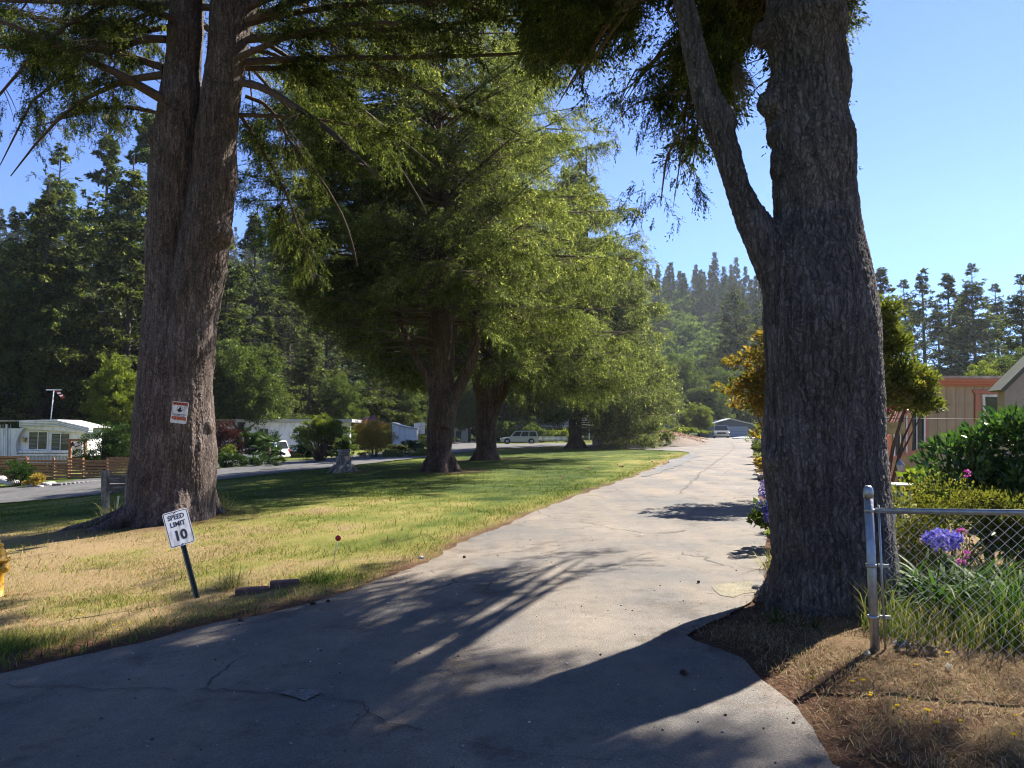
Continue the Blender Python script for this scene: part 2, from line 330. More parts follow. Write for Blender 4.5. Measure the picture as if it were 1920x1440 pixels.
def asphalt(name, base, tint=(1.0, .96, .88), cracks=True, stones=0.0):
    m, n, o = newmat(name); L = n.links.new; tc = nd(n, 'ShaderNodeTexCoord')
    big = nd(n, 'ShaderNodeTexNoise', i_Scale=.45, i_Detail=6, i_Roughness=.6); mid = nd(n, 'ShaderNodeTexNoise', i_Scale=5, i_Detail=8, i_Roughness=.7)
    fine = nd(n, 'ShaderNodeTexNoise', i_Scale=95, i_Detail=3, i_Roughness=.8); vo = nd(n, 'ShaderNodeTexVoronoi', i_Scale=120)
    wq = nd(n, 'ShaderNodeTexNoise', i_Scale=1.6, i_Detail=5)
    for q in (big, mid, fine, vo, wq): L(tc.outputs['Object'], q.inputs['Vector'])
    c = ramp(n, big.outputs[0], [(.32, tuple(base * .72 * t for t in (1, 1, 1))), (.5, tuple(base * t for t in tint)), (.68, tuple(base * 1.28 * t for t in tint))], L)
    def mul(c, src, stops):
        x = nd(n, 'ShaderNodeMix', data_type='RGBA', blend_type='MULTIPLY'); x.inputs[0].default_value = 1; L(c, x.inputs[6]); L(ramp(n, src, stops, L), x.inputs[7]); return x.outputs[2]
    c = mul(c, mid.outputs[0], [(.3, (.82,) * 3), (.7, (1.14,) * 3)])
    mpp = nd(n, 'ShaderNodeMapping'); mpp.inputs['Rotation'].default_value = (0, 0, R(22)); mpp.inputs['Scale'].default_value = (1.3, .12, 1); L(tc.outputs['Object'], mpp.inputs[0]); lane_ = nd(n, 'ShaderNodeTexNoise', i_Scale=1, i_Detail=5, i_Roughness=.6); L(mpp.outputs[0], lane_.inputs['Vector'])
    c = mul(c, lane_.outputs[0], [(.35, (.84, .86, .9)), (.5, (1, 1, 1)), (.65, (1.16, 1.1, 1.0))])
    st_ = nd(n, 'ShaderNodeTexNoise', i_Scale=1.1, i_Detail=9, i_Roughness=.75); L(tc.outputs['Object'], st_.inputs['Vector']); c = mul(c, st_.outputs[0], [(.36, (.62, .58, .54)), (.46, (1, 1, 1)), (.6, (1, 1, 1)), (.68, (1.18, 1.08, .9))])
    c = mul(c, fine.outputs[0], [(.3, (.5,) * 3), (.5, (.98,) * 3), (.72, (1.6,) * 3)])
    if stones: c = mul(c, vo.outputs['Color'], [(.1, (.55,) * 3), (.5, (1,) * 3), (.9, (1.5,) * 3)])
    h = fine.outputs[0]
    if cracks:
        mv = nd(n, 'ShaderNodeMix', data_type='VECTOR'); mv.inputs[0].default_value = .35; L(tc.outputs['Object'], mv.inputs[4]); L(wq.outputs['Color'], mv.inputs[5])
        vc = nd(n, 'ShaderNodeTexVoronoi', feature='DISTANCE_TO_EDGE', i_Scale=.55); L(mv.outputs[1], vc.inputs['Vector'])
        cm = ramp(n, vc.outputs['Distance'], [(.0, (1, 1, 1)), (.008, (0, 0, 0))], L)
        km = ramp(n, big.outputs[0], [(.5, (0, 0, 0)), (.56, (1, 1, 1))], L)
        f = nd(n, 'ShaderNodeMath', operation='MULTIPLY'); L(cm, f.inputs[0]); L(km, f.inputs[1])
        x = nd(n, 'ShaderNodeMix', data_type='RGBA'); L(f.outputs[0], x.inputs[0]); L(c, x.inputs[6]); x.inputs[7].default_value = (.025, .023, .02, 1); c = x.outputs[2]
    b = nd(n, 'ShaderNodeBsdfPrincipled'); b.inputs['Roughness'].default_value = .82; b.inputs['Specular IOR Level'].default_value = .35; L(c, b.inputs['Base Color'])
    ah = nd(n, 'ShaderNodeMath', operation='ADD'); L(h, ah.inputs[0]); L(vo.outputs['Distance'], ah.inputs[1])
    bp = nd(n, 'ShaderNodeBump', i_Strength=.5, i_Distance=.009); L(ah.outputs[0], bp.inputs['Height']); L(bp.outputs[0], b.inputs['Normal'])
    L(b.outputs[0], o.inputs[0]); return m
def blade_mat(name):
    m, n, o = newmat(name); L = n.links.new
    at = nd(n, 'ShaderNodeAttribute', attribute_name='dry'); ge = nd(n, 'ShaderNodeNewGeometry')
    s = nd(n, 'ShaderNodeMath', operation='MULTIPLY_ADD'); L(ge.outputs['Random Per Island'], s.inputs[0]); s.inputs[1].default_value = .5; L(at.outputs['Fac'], s.inputs[2])
    c = ramp(n, s.outputs[0], [(.2, (.05, .10, .012)), (.5, (.16, .20, .035)), (.8, (.33, .31, .09)), (1, (.42, .33, .17))], L)
    d = nd(n, 'ShaderNodeBsdfDiffuse'); t = nd(n, 'ShaderNodeBsdfTranslucent'); L(c, d.inputs[0]); L(c, t.inputs[0])
    mx = nd(n, 'ShaderNodeMixShader'); mx.inputs[0].default_value = .3; L(d.outputs[0], mx.inputs[1]); L(t.outputs[0], mx.inputs[2]); L(mx.outputs[0], o.inputs[0]); return m
M_GROUND = ground_mat(); M_ROAD = asphalt('asphalt_sunworn', .135, (1.16, 1.0, .83)); M_ROAD2 = asphalt('asphalt_lane', .09, (1, 1, 1)); M_GRAVEL = asphalt('loose_gravel', .12, (1, 1, 1.05), False, 1)
M_BLADE = blade_mat('grass_blades')

# ------------------------------------------------------------------ road outlines
L_EDGE = [(-30, 3.0), (-14, 4.6), (-7.5, 5.3)] + [tuple(G(*q)[:2]) for q in [(0, 1268), (130, 1238), (260, 1210), (400, 1172), (480, 1158), (560, 1140), (640, 1117), (720, 1088), (800, 1058), (860, 1022), (960, 982), (1080, 932), (1180, 898), (1245, 872), (1292, 853)]]
R_EDGE = [(-30, -9), (9, -9), (6, -3), (3.4, .5)] + [tuple(G(*q)[:2]) for q in [(1562, 1440), (1522, 1370), (1478, 1315), (1425, 1280), (1395, 1240), (1330, 1215), (1285, 1195), (1345, 1165), (1400, 1140), (1432, 1105), (1440, 1040), (1437, 985), (1432, 940), (1424, 905), (1418, 880), (1414, 860), (1412, 840)]] + [(26.5, 78), (31, 93), (38.2, 118)]
FAR = [(29.6, 118), (24.5, 94)] + [tuple(G(*q)[:2]) for q in [(1322, 829), (1316, 836)]] + [tuple(G(*q)[:2]) for q in [(1290, 838), (1230, 838), (1180, 836)]]
ROAD = R_EDGE + FAR + [tuple(G(*q)[:2]) for q in [(1180, 843), (1240, 845), (1285, 848)]] + L_EDGE[::-1]
DRIVE_L = L_EDGE
LANE = [tuple(G(*q)[:2]) for q in [(-260, 975), (-100, 955), (0, 946), (180, 930), (400, 903), (520, 889), (640, 877), (800, 858), (860, 850), (930, 842), (1050, 839), (1182, 841), (1185, 836), (1050, 832), (940, 834), (905, 832), (885, 822), (862, 822), (850, 832), (800, 843), (700, 851), (640, 857), (560, 864), (480, 872), (400, 882), (180, 898), (60, 913), (0, 917), (-100, 921), (-260, 930)]]
def resamp(poly, step_fn, jit=.0, closed=True):
    pts = [np.array(p[:2]) for p in poly]; out = []
    for i in range(len(pts) - (0 if closed else 1)):
        a, b = pts[i], pts[(i + 1) % len(pts)]; dl = np.linalg.norm(b - a); st = step_fn((a + b) / 2); k = max(1, int(dl / st)); nrm = np.array([-(b - a)[1], (b - a)[0]]) / (dl + 1e-9)
        for j in range(k):
            q = a + (b - a) * j / k
            out.append(q + nrm * jit * st * .45 * rng.normal() * min(1, st * 3))
    return np.array(out)
def sheet(name, poly, mat, off, jit=.35, grid=None, label=None, kind='structure', hfun=None):
    st = lambda c: np.clip(np.hypot(*c) * .02, .12, 2.0)
    bd = resamp(poly, st, jit); ins = []
    lo, hi = bd.min(0), bd.max(0)
    bands = [(-20, 12, .3), (12, 30, .8), (30, 200, 2.2)]
    for y0, y1, g in bands:
        if hi[1] < y0 or lo[1] > y1: continue
        gx, gy = np.meshgrid(np.arange(max(lo[0], -32), hi[0], g), np.arange(max(lo[1], y0), min(hi[1], y1), g)); q = np.stack([gx.ravel(), gy.ravel()], -1)
        q = q + rng.uniform(-.2, .2, q.shape) * g; ins.append(q[inpoly(q, bd) & (dline(q, np.vstack([bd, bd[:1]])) > g * .35)])
    ins = np.vstack(ins) if ins else np.zeros((0, 2)); allp = np.vstack([bd, ins])
    v, e, f, *_ = geometry.delaunay_2d_cdt([Vector(p) for p in allp], [], [list(range(len(bd)))], 1, 1e-5)
    V = np.array([(p.x, p.y) for p in v]); z = H(V[:, 0], V[:, 1]) + off + np.hypot(V[:, 0], V[:, 1]) * .0007
    if hfun is not None: z = z + hfun(V)
    F3 = np.array([list(q)[:3] for q in f if len(q) == 3])
    a = V[F3[:, 1]] - V[F3[:, 0]]; b = V[F3[:, 2]] - V[F3[:, 0]]; fl = (a[:, 0] * b[:, 1] - a[:, 1] * b[:, 0]) < 0; F3[fl] = F3[fl][:, ::-1]
    o = link(name, npmesh(name, np.c_[V, z], F3, True), mat); return tag(o, label, None, None, kind)
LE = np.array([p for p in L_EDGE]); RE = np.array([p for p in R_EDGE])
def f_dirt(q):
    dl = dline(q, LE); dr = dline(q, RE); n_ = NZ(q, 1.7) * .5 + NZ(q, 6) * .3
    wl = np.interp(q[:, 1], [4, 6.5, 8, 11, 20, 40], [.35, .75, .55, .4, .3, .2])
    a = np.clip(1.25 - dl / wl + n_ * .7, 0, 1)
    wr = np.interp(q[:, 1], [2, 5, 8, 12, 40], [1.1, 1.3, .9, .5, .4])
    b = np.clip(1.3 - dr / wr + n_ * .8, 0, 1)
    c = np.clip(1.6 - np.hypot(q[:, 0] + 7.3, q[:, 1] - 15.6) / 1.5 + n_ * .4, 0, 1) * .8
    for cx, cy, rr in ((-2.9, 30.5, 1.5), (-1.6, 44, 1.8), (6.2, 73, 2), (-6.7, 32, .8)): c = np.maximum(c, np.clip(1.6 - np.hypot(q[:, 0] - cx, q[:, 1] - cy) / rr + n_ * .4, 0, 1) * .8)
    d = np.clip((q[:, 0] - 1.6) * 2, 0, 1) * np.clip((13 - q[:, 1]) * .5, 0, 1) * (.45 + .5 * n_)
    return np.clip(np.maximum.reduce([a, b, c, d]), 0, 1)
def f_dry(q):
    dl = dline(q, LE)
    v = .33 + .3 * NZ(q, .45) + .16 * NZ(q, 1.6)
    v += np.interp(q[:, 1], [5, 9, 12, 17, 24, 40], [.0, .25, .22, .0, -.2, -.3]) + np.clip(-q[:, 0] - 2, 0, 5) * .05 * (q[:, 1] < 16)
    v += np.clip(1 - dl / 1.4, 0, 1) * .3
    v -= .55 * np.clip(1 - np.abs(q[:, 1] - 6.6) / 1.2, 0, 1) * (q[:, 0] < -2.5)
    v -= .45 * np.clip(1 - np.hypot((q[:, 0] + 10), (q[:, 1] - 19) * .8) / 5, 0, 1)
    v += .3 * np.clip(1 - np.hypot(q[:, 0] - 9, (q[:, 1] - 40) * .4) / 7, 0, 1)
    v = np.where((q[:, 0] > 1.2) & (q[:, 1] < 14), .85 + .2 * NZ(q, 1.3), v)
    return np.clip(v, 0, 1)
# terrain: one sheet, fine near the camera and coarse far away, out to the foot of the hills and the horizon
def axis(segs):
    o = [segs[0][0]]
    for a, b, s in segs:
        k = int(round((b - a) / s)); o += list(np.linspace(a, b, k + 1)[1:])
    return np.array(o)
ax = axis([(-2500, -300, 400), (-300, -100, 25), (-100, -30, 2.5), (-30, -14, .8), (-14, 9, .14), (9, 24, .6), (24, 100, 3), (100, 300, 25), (300, 2500, 400)])
ay = axis([(-300, -20, 40), (-20, 2, 1), (2, 22, .14), (22, 60, .6), (60, 140, 2)])
def hill(x, y):
    "height of the wooded slopes above the plain"
    az = np.arctan2(x, np.maximum(y, 1)); r = np.hypot(x, y)
    top = np.interp(az, [-.75, -.4, -.2, 0, .12, .24, .33, .42, .5, .62, .8], [70, 82, 80, 74, 66, 60, 50, 36, 26, 22, 18])
    s = np.clip((r - 140) / 200, 0, 1.0); s = s * s * (3 - 2 * s)
    top = top * .86
    return top * s + NZ(np.stack([x, y], -1), .018) * 4 * s
ay = np.r_[ay, axis([(140, 420, 8), (420, 2500, 260)])[1:]]
XX, YY = np.meshgrid(ax, ay); q2 = np.stack([XX.ravel(), YY.ravel()], -1)
ZZ = H(q2[:, 0], q2[:, 1]) + hill(q2[:, 0], q2[:, 1])
LNP = np.array(LANE); nearm = (np.abs(q2[:, 0]) < 30) & (q2[:, 1] > -5) & (q2[:, 1] < 60)
dm = np.full(len(q2), 9.)
ROADP = np.array(ROAD)
inr = np.zeros(len(q2), bool); inr[nearm] = inpoly(q2[nearm], ROADP) | inpoly(q2[nearm], LNP)
bump = NZ(q2, 2.1) * .018 + NZ(q2, 6.3) * .008
dd = np.minimum(dline(q2[nearm], LE), dline(q2[nearm], RE)); fac = np.zeros(len(q2)); dd = np.minimum(dd, dline(q2[nearm], np.vstack([LNP, LNP[:1]]))); fac[nearm] = np.clip(dd / .5 - .3, 0, 1) * ~inr[nearm]
ZZ = ZZ + (bump + .035) * fac
DIRT = np.zeros(len(q2)); DRY = np.full(len(q2), .3); DIRT[nearm] = f_dirt(q2[nearm]); DRY[nearm] = f_dry(q2[nearm]); far = q2[:, 1] > 125; DRY[far] = .1; DIRT[far] = 0; DRY[far] = -.45
nx = len(ax); ii = (np.arange(len(ay) - 1)[:, None] * nx + np.arange(nx - 1)[None]).ravel()
me = npmesh('ground', np.c_[q2, ZZ], np.stack([ii, ii + 1, ii + 1 + nx, ii + nx], -1), True, {'dry': DRY, 'dirt': DIRT})
tag(link('ground', me, M_GROUND), 'gently rolling ground with lawn and bare soil', kind='structure')
road = sheet('driveway', ROAD, M_ROAD, .016)
lane = sheet('side_lane', LANE, M_ROAD2, .03)
grav = [tuple(G(*q)[:2]) for q in [(1308, 851), (1312, 858), (1270, 876), (1225, 892), (1205, 896), (1235, 878), (1262, 864), (1290, 853)]]
sheet('gravel_patch', grav, M_GRAVEL, .03)
# crumbling pothole patches in the near asphalt
M_POT = asphalt('broken_asphalt', .12, (1, .93, .85), False, .5)
M_SILT = asphalt('pale_silt', .19, (1, .96, .86), False, 1)
sheet('road_patch', [tuple(G(*q)[:2]) for q in [(518, 1306), (545, 1300), (590, 1303), (602, 1310), (580, 1317), (530, 1315)]], M_SILT, .026, 1.3)
sheet('road_patch', [tuple(G(*q)[:2]) for q in [(1345, 1105), (1400, 1092), (1412, 1112), (1375, 1125), (1340, 1120)]], asphalt('mossy_asphalt', .17, (1, .9, .6), False, 1), .02, 1.3)
def ribbon(name, pix, wd, mat, off):
    p = np.array([G(*q)[:2] for q in pix]); pts = resamp([tuple(q) for q in p], lambda c: max(.06, np.hypot(*c) * .01), 0, False); pts = np.vstack([pts, p[-1:]])
    pts = pts + rng.normal(size=pts.shape) * np.clip(np.hypot(pts[:, 0], pts[:, 1])[:, None] * .0025, .008, .06)
    t = np.gradient(pts, axis=0); t /= np.linalg.norm(t, axis=1)[:, None] + 1e-9; nn = np.stack([-t[:, 1], t[:, 0]], -1)
    ww = wd * .6 * rng.uniform(.4, 1.3, len(pts))[:, None] * np.clip(np.hypot(pts[:, 0], pts[:, 1])[:, None] / 7, 1, 4)
    a, b = pts + nn * ww, pts - nn * ww; V = np.empty((len(pts) * 2, 2)); V[0::2] = a; V[1::2] = b
    z = H(V[:, 0], V[:, 1]) + off + np.hypot(V[:, 0], V[:, 1]) * .0009; k = np.arange(len(pts) - 1) * 2
    return tag(link(name, npmesh(name, np.c_[V, z], np.stack([k, k + 1, k + 3, k + 2], -1)), mat), kind='structure')
M_CRACK = simple('crack_tar', (.065, .058, .05), .95)
for pix, wd in [([(370, 1300), (430, 1302), (500, 1305), (560, 1298), (620, 1318), (680, 1325), (700, 1350), (720, 1365), (790, 1378)], .012), ([(682, 1325), (688, 1345), (670, 1362), (655, 1376)], .009),
                ([(0, 1290), (60, 1295), (120, 1293), (180, 1300), (240, 1296), (330, 1300)], .008), ([(860, 1395), (930, 1410), (985, 1425), (1060, 1430), (1150, 1436)], .005),
                ([(1372, 832), (1378, 842), (1360, 855), (1340, 870), (1318, 885), (1300, 905), (1270, 930)], .006), ([(1195, 1150), (1260, 1158), (1310, 1163)], .004), ([(1000, 1120), (1080, 1150), (1190, 1170)], .003)]:
    ribbon('road_crack', pix, wd, M_CRACK, .024)

# ------------------------------------------------------------------ grass: blades as one stuff object per kind
def blades(xy, h, wd, lean, z0=0, seg2=False):
    n = len(xy); a = rng.uniform(0, 6.283, n); la = rng.uniform(0, 6.283, n); z = H(xy[:, 0], xy[:, 1]) + z0
    sx, sy = np.cos(a) * wd / 2, np.sin(a) * wd / 2; lx, ly = np.cos(la) * lean * h, np.sin(la) * lean * h
    b = np.c_[xy, z]
    if not seg2:
        V = np.stack([b + np.c_[sx, sy, 0 * z], b - np.c_[sx, sy, 0 * z], b + np.c_[lx, ly, h]], 1); k = np.arange(n)[:, None] * 3
        return V.reshape(-1, 3), k + np.array([[0, 1, 2]]), 3
    m = b + np.c_[lx * .3, ly * .3, h * .6]
    V = np.stack([b + np.c_[sx, sy, 0 * z], b - np.c_[sx, sy, 0 * z], m - np.c_[sx, sy, 0 * z] * .8, b + np.c_[lx, ly, h * .97], m + np.c_[sx, sy, 0 * z] * .8], 1)
    k = np.arange(n)[:, None] * 5; T = np.vstack([k + np.array([[0, 1, 2]]), k + np.array([[0, 2, 4]]), k + np.array([[4, 2, 3]])])
    return V.reshape(-1, 3), T, 5
def scatter(n, y0, y1, u0=-30, u1=1950, power=2.0):
    "random ground points, density falling with distance"
    t = rng.uniform(0, 1, n); y = 1 / ((1 - t) / y0 + t / y1) if power == 2 else y0 * (y1 / y0) ** t
    u = rng.uniform(u0, u1, n); x = (u - 960) / F * y * 1.0; return np.c_[x, y]
q = scatter(330000, 5.2, 62, -30, 1330, 1); LANEP = np.array(LANE)
ok = ~inpoly(q, ROADP) & ~inpoly(q, LANEP) & (q[:, 0] < 9 + .2 * q[:, 1]); q = q[ok]
cross = q[:, 0] > np.interp(q[:, 1], LE[3:, 1], LE[3:, 0]) + .3; q = q[~cross]
di = f_dirt(q); q = q[rng.uniform(0, 1, len(q)) > di * 1.05]
# leave the lane's far verge to the shrubs
dist = np.hypot(q[:, 0], q[:, 1]); h = rng.uniform(.018, .05, len(q)) * (1 + .5 * np.clip(NZ(q, 1.1), 0, 1)); near = dline(q, LE) < .9
h = np.where(near, h * rng.uniform(.8, 2.0, len(q)), h); h = np.where((q[:, 0] < -2.5) & (q[:, 1] < 7.6), h * 1.7, h)
V, T, k = blades(q, h, .0035 + dist * .00055, .55, .02); dry = f_dry(q)
tag(link('lawn_grass', npmesh('lawn_grass', V, T, False, {'dry': np.repeat(np.clip(dry * .75 + rng.uniform(-.1, .1, len(q)), 0, 1), k)}), M_BLADE), 'mown lawn grass, green in places and dried yellow in others', kind='stuff')
# dry grass and needle litter on the verge in front of the fence
def strands(q, ln, r0, up, z0=.03, width=.003):
    n = len(q); a = rng.uniform(0, 6.283, n); e = up * rng.uniform(.1, 1, n)
    d = np.c_[np.cos(a) * np.cos(e), np.sin(a) * np.cos(e), np.sin(e)]; s = np.c_[-np.sin(a), np.cos(a), 0 * a] * width / 2
    b = np.c_[q, H(q[:, 0], q[:, 1]) + z0 + rng.uniform(0, .015, n)]; ln = ln * rng.uniform(.4, 1.2, n)
    m = b + d * ln[:, None] * .5 + np.c_[0 * a, 0 * a, ln * .08]; t = b + d * ln[:, None] - np.c_[0 * a, 0 * a, ln * .1] + s * rng.uniform(-8, 8, (n, 1))
    V = np.stack([b - s, b + s, m + s, t, m - s], 1); k = np.arange(n)[:, None] * 5
    return V.reshape(-1, 3), np.vstack([k + np.array([[0, 1, 2]]), k + np.array([[0, 2, 4]]), k + np.array([[4, 2, 3]])])
def straw(name, cs, tr=.3):
    m, n, o = newmat(name); L = n.links.new; ge = nd(n, 'ShaderNodeNewGeometry'); c = ramp(n, ge.outputs['Random Per Island'], cs, L)
    d = nd(n, 'ShaderNodeBsdfDiffuse'); t = nd(n, 'ShaderNodeBsdfTranslucent'); L(c, d.inputs[0]); L(c, t.inputs[0]); mx = nd(n, 'ShaderNodeMixShader'); mx.inputs[0].default_value = tr
    L(d.outputs[0], mx.inputs[1]); L(t.outputs[0], mx.inputs[2]); L(mx.outputs[0], o.inputs[0]); return m
M_STRAW = straw('dry_straw', [(0, (.07, .04, .022)), (.35, (.2, .13, .07)), (.65, (.38, .28, .16)), (.9, (.54, .43, .27)), (.95, (.12, .18, .04))])
M_NEEDLE = straw('fallen_needles', [(0, (.05, .022, .013)), (.5, (.2, .09, .045)), (1, (.38, .21, .11))], .1)
q = np.c_[rng.uniform(1.0, 5.2, 140000), rng.uniform(3.0, 9.5, 140000)]; q = q[~inpoly(q, ROADP)]; dr = dline(q, RE)
q = q[(rng.uniform(0, 1, len(q)) < np.clip(dr / .4, .12, 1) * (.55 + .5 * NZ(q, 2.2))) & (q[:, 0] > .9) & (q[:, 0] < .75 * q[:, 1] + .3)]
V, T = strands(q, .075, 0, .9); tag(link('dry_verge_grass', npmesh('dry_verge_grass', V, T), M_STRAW), 'tangled dry tan grass on the verge before the wire fence', kind='stuff')
q1 = np.c_[rng.uniform(-9, 6, 200000), rng.uniform(3, 15, 200000)]; inn = inpoly(q1, ROADP); dd1 = np.minimum(dline(q1, LE), dline(q1, RE) * .8)
keep = rng.uniform(0, 1, len(q1)) < np.where(inn, np.exp(-dd1 / .07) * .55 + .0012, f_dirt(q1) * .5); q1 = q1[keep]; inn = inn[keep]
V, T = strands(q1, .035, 0, .25, .022, .0035); tag(link('needle_litter', npmesh('needle_litter', V, T), M_NEEDLE), 'reddish brown needle litter lying along the road edges', kind='stuff')
q = scatter(5200, 5.2, 40, -20, 1330, 1); q = q[~inpoly(q, ROADP) & ~inpoly(q, LANEP) & (q[:, 0] < np.interp(q[:, 1], LE[3:, 1], LE[3:, 0]) - .05)]; V, T = strands(q, .11, 0, .5, .05, .009)
tag(link('fallen_twigs', npmesh('fallen_twigs', V, T), M_NEEDLE), 'small brown twigs and bits shed over the lawn', kind='stuff')
q = scatter(16000, 5.2, 34, -30, 1330, 1); q = q[~inpoly(q, ROADP) & ~inpoly(q, LANEP) & (q[:, 0] < np.interp(q[:, 1], LE[3:, 1], LE[3:, 0]) - .05)]; q = q[NZ(q, 1.9) + .5 * NZ(q, 6) > .25]
V, T, k = blades(q, rng.uniform(.05, .13, len(q)), .006 + np.hypot(q[:, 0], q[:, 1]) * .0004, .5, .02, True); tag(link('lawn_weeds', npmesh('lawn_weeds', V, T, False, {'dry': np.repeat(np.clip(f_dry(q) * .6 + rng.uniform(-.25, .2, len(q)), 0, 1), k)}), M_BLADE), 'patches of taller weeds and uncut tufts in the lawn', kind='stuff')
# loose stones and cone scales on the asphalt
q = np.c_[rng.uniform(-6, 5, 2600), rng.uniform(3.4, 16, 2600)]; q = q[inpoly(q, ROADP)]; n = len(q); s = rng.uniform(.002, .007, n) * rng.choice([1, 1, 1, 2], n)
b = np.c_[q, H(q[:, 0], q[:, 1]) + .02 + s * .3]; O = np.array([(1, 0, 0), (0, 1, 0), (-1, 0, 0), (0, -1, 0), (0, 0, .8), (0, 0, -.8)]); V = b[:, None] + O[None] * s[:, None, None] * rng.uniform(.6, 1.3, (n, 6, 1)); k = np.arange(n)[:, None] * 6
T = np.vstack([k + np.array([[a, (a + 1) % 4, 4]]) for a in range(4)] + [k + np.array([[(a + 1) % 4, a, 5]]) for a in range(4)])
tag(link('road_grit', npmesh('road_grit', V.reshape(-1, 3), T), straw('grit', [(0, (.05, .03, .02)), (.5, (.14, .11, .09)), (.8, (.4, .38, .35)), (1, (.6, .58, .55))], 0)), 'loose grit and cone scales on the asphalt', kind='stuff')
# ------------------------------------------------------------------ tree tools
def unit(v): return v / (np.linalg.norm(v, axis=-1, keepdims=True) + 1e-9)
def leafquads(p, d, ln, wd, nrm=None):
    s = unit(np.cross(d, rng.normal(size=d.shape) if nrm is None else nrm)) * (np.asarray(wd)[..., None] / 2 if hasattr(wd, '__len__') else wd / 2)
    ln = np.asarray(ln)[..., None] if hasattr(ln, '__len__') else ln
    m = p + d * ln * .45
    return np.stack([p, m + s, p + d * ln, m - s], 1).reshape(-1, 3)
def quadidx(n): return np.arange(n * 4).reshape(n, 4)
def curves(P0, az, el, Lb, droop, tip=.0, K=8):
    t = np.linspace(0, 1, K)[None]; h = np.stack([np.sin(az), np.cos(az)], -1)
    wob = rng.normal(size=(len(az), 2)) * .05
    hor = (Lb * np.cos(el))[:, None] * t
    x = P0[:, 0:1] + h[:, 0:1] * hor + wob[:, 0:1] * Lb[:, None] * t ** 2; y = P0[:, 1:2] + h[:, 1:2] * hor + wob[:, 1:2] * Lb[:, None] * t ** 2
    z = P0[:, 2:3] + Lb[:, None] * (np.sin(el)[:, None] * t - droop[:, None] * t ** 2 + tip * t ** 3)
    return np.stack([x, y, z], -1)
def samp(C, bi, t):
    K = C.shape[1]; f = t * (K - 1) * .9999; i = f.astype(int); a = (f - i)[:, None]
    p0, p1 = C[bi, i], C[bi, i + 1]; return p0 * (1 - a) + p1 * a, unit(p1 - p0)
def tubes(C, r0, r1, n=5):
    "many tapered tubes at once"
    B, K = C.shape[:2]; T = unit(np.gradient(C, axis=1)); up = np.where(np.abs(T[..., 2:]) > .9, np.array([1., 0, 0]), np.array([0, 0, 1.]))
    A = unit(np.cross(T, up)); Bn = np.cross(T, A); t = np.linspace(0, 1, K)[None, :]; rr = np.asarray(r0)[:, None] * (1 - t) ** .8 + np.asarray(r1)[:, None] * t
    ang = np.arange(n) * 2 * math.pi / n
    V = C[:, :, None] + rr[:, :, None, None] * (A[:, :, None] * np.cos(ang)[None, None, :, None] + Bn[:, :, None] * np.sin(ang)[None, None, :, None])
    b = np.arange(B)[:, None, None] * K * n + np.arange(K - 1)[None, :, None] * n; k = np.arange(n)[None, None]; k2 = (k + 1) % n
    return V.reshape(-1, 3), np.stack([b + k, b + k2, b + n + k2, b + n + k], -1).reshape(-1, 4)
def joinq(parts):
    V = []; Fq = []; o = 0
    for v, f in parts:
        if len(v) == 0: continue
        V.append(v); Fq.append(f + o); o += len(v)
    return np.vstack(V), np.vstack(Fq)
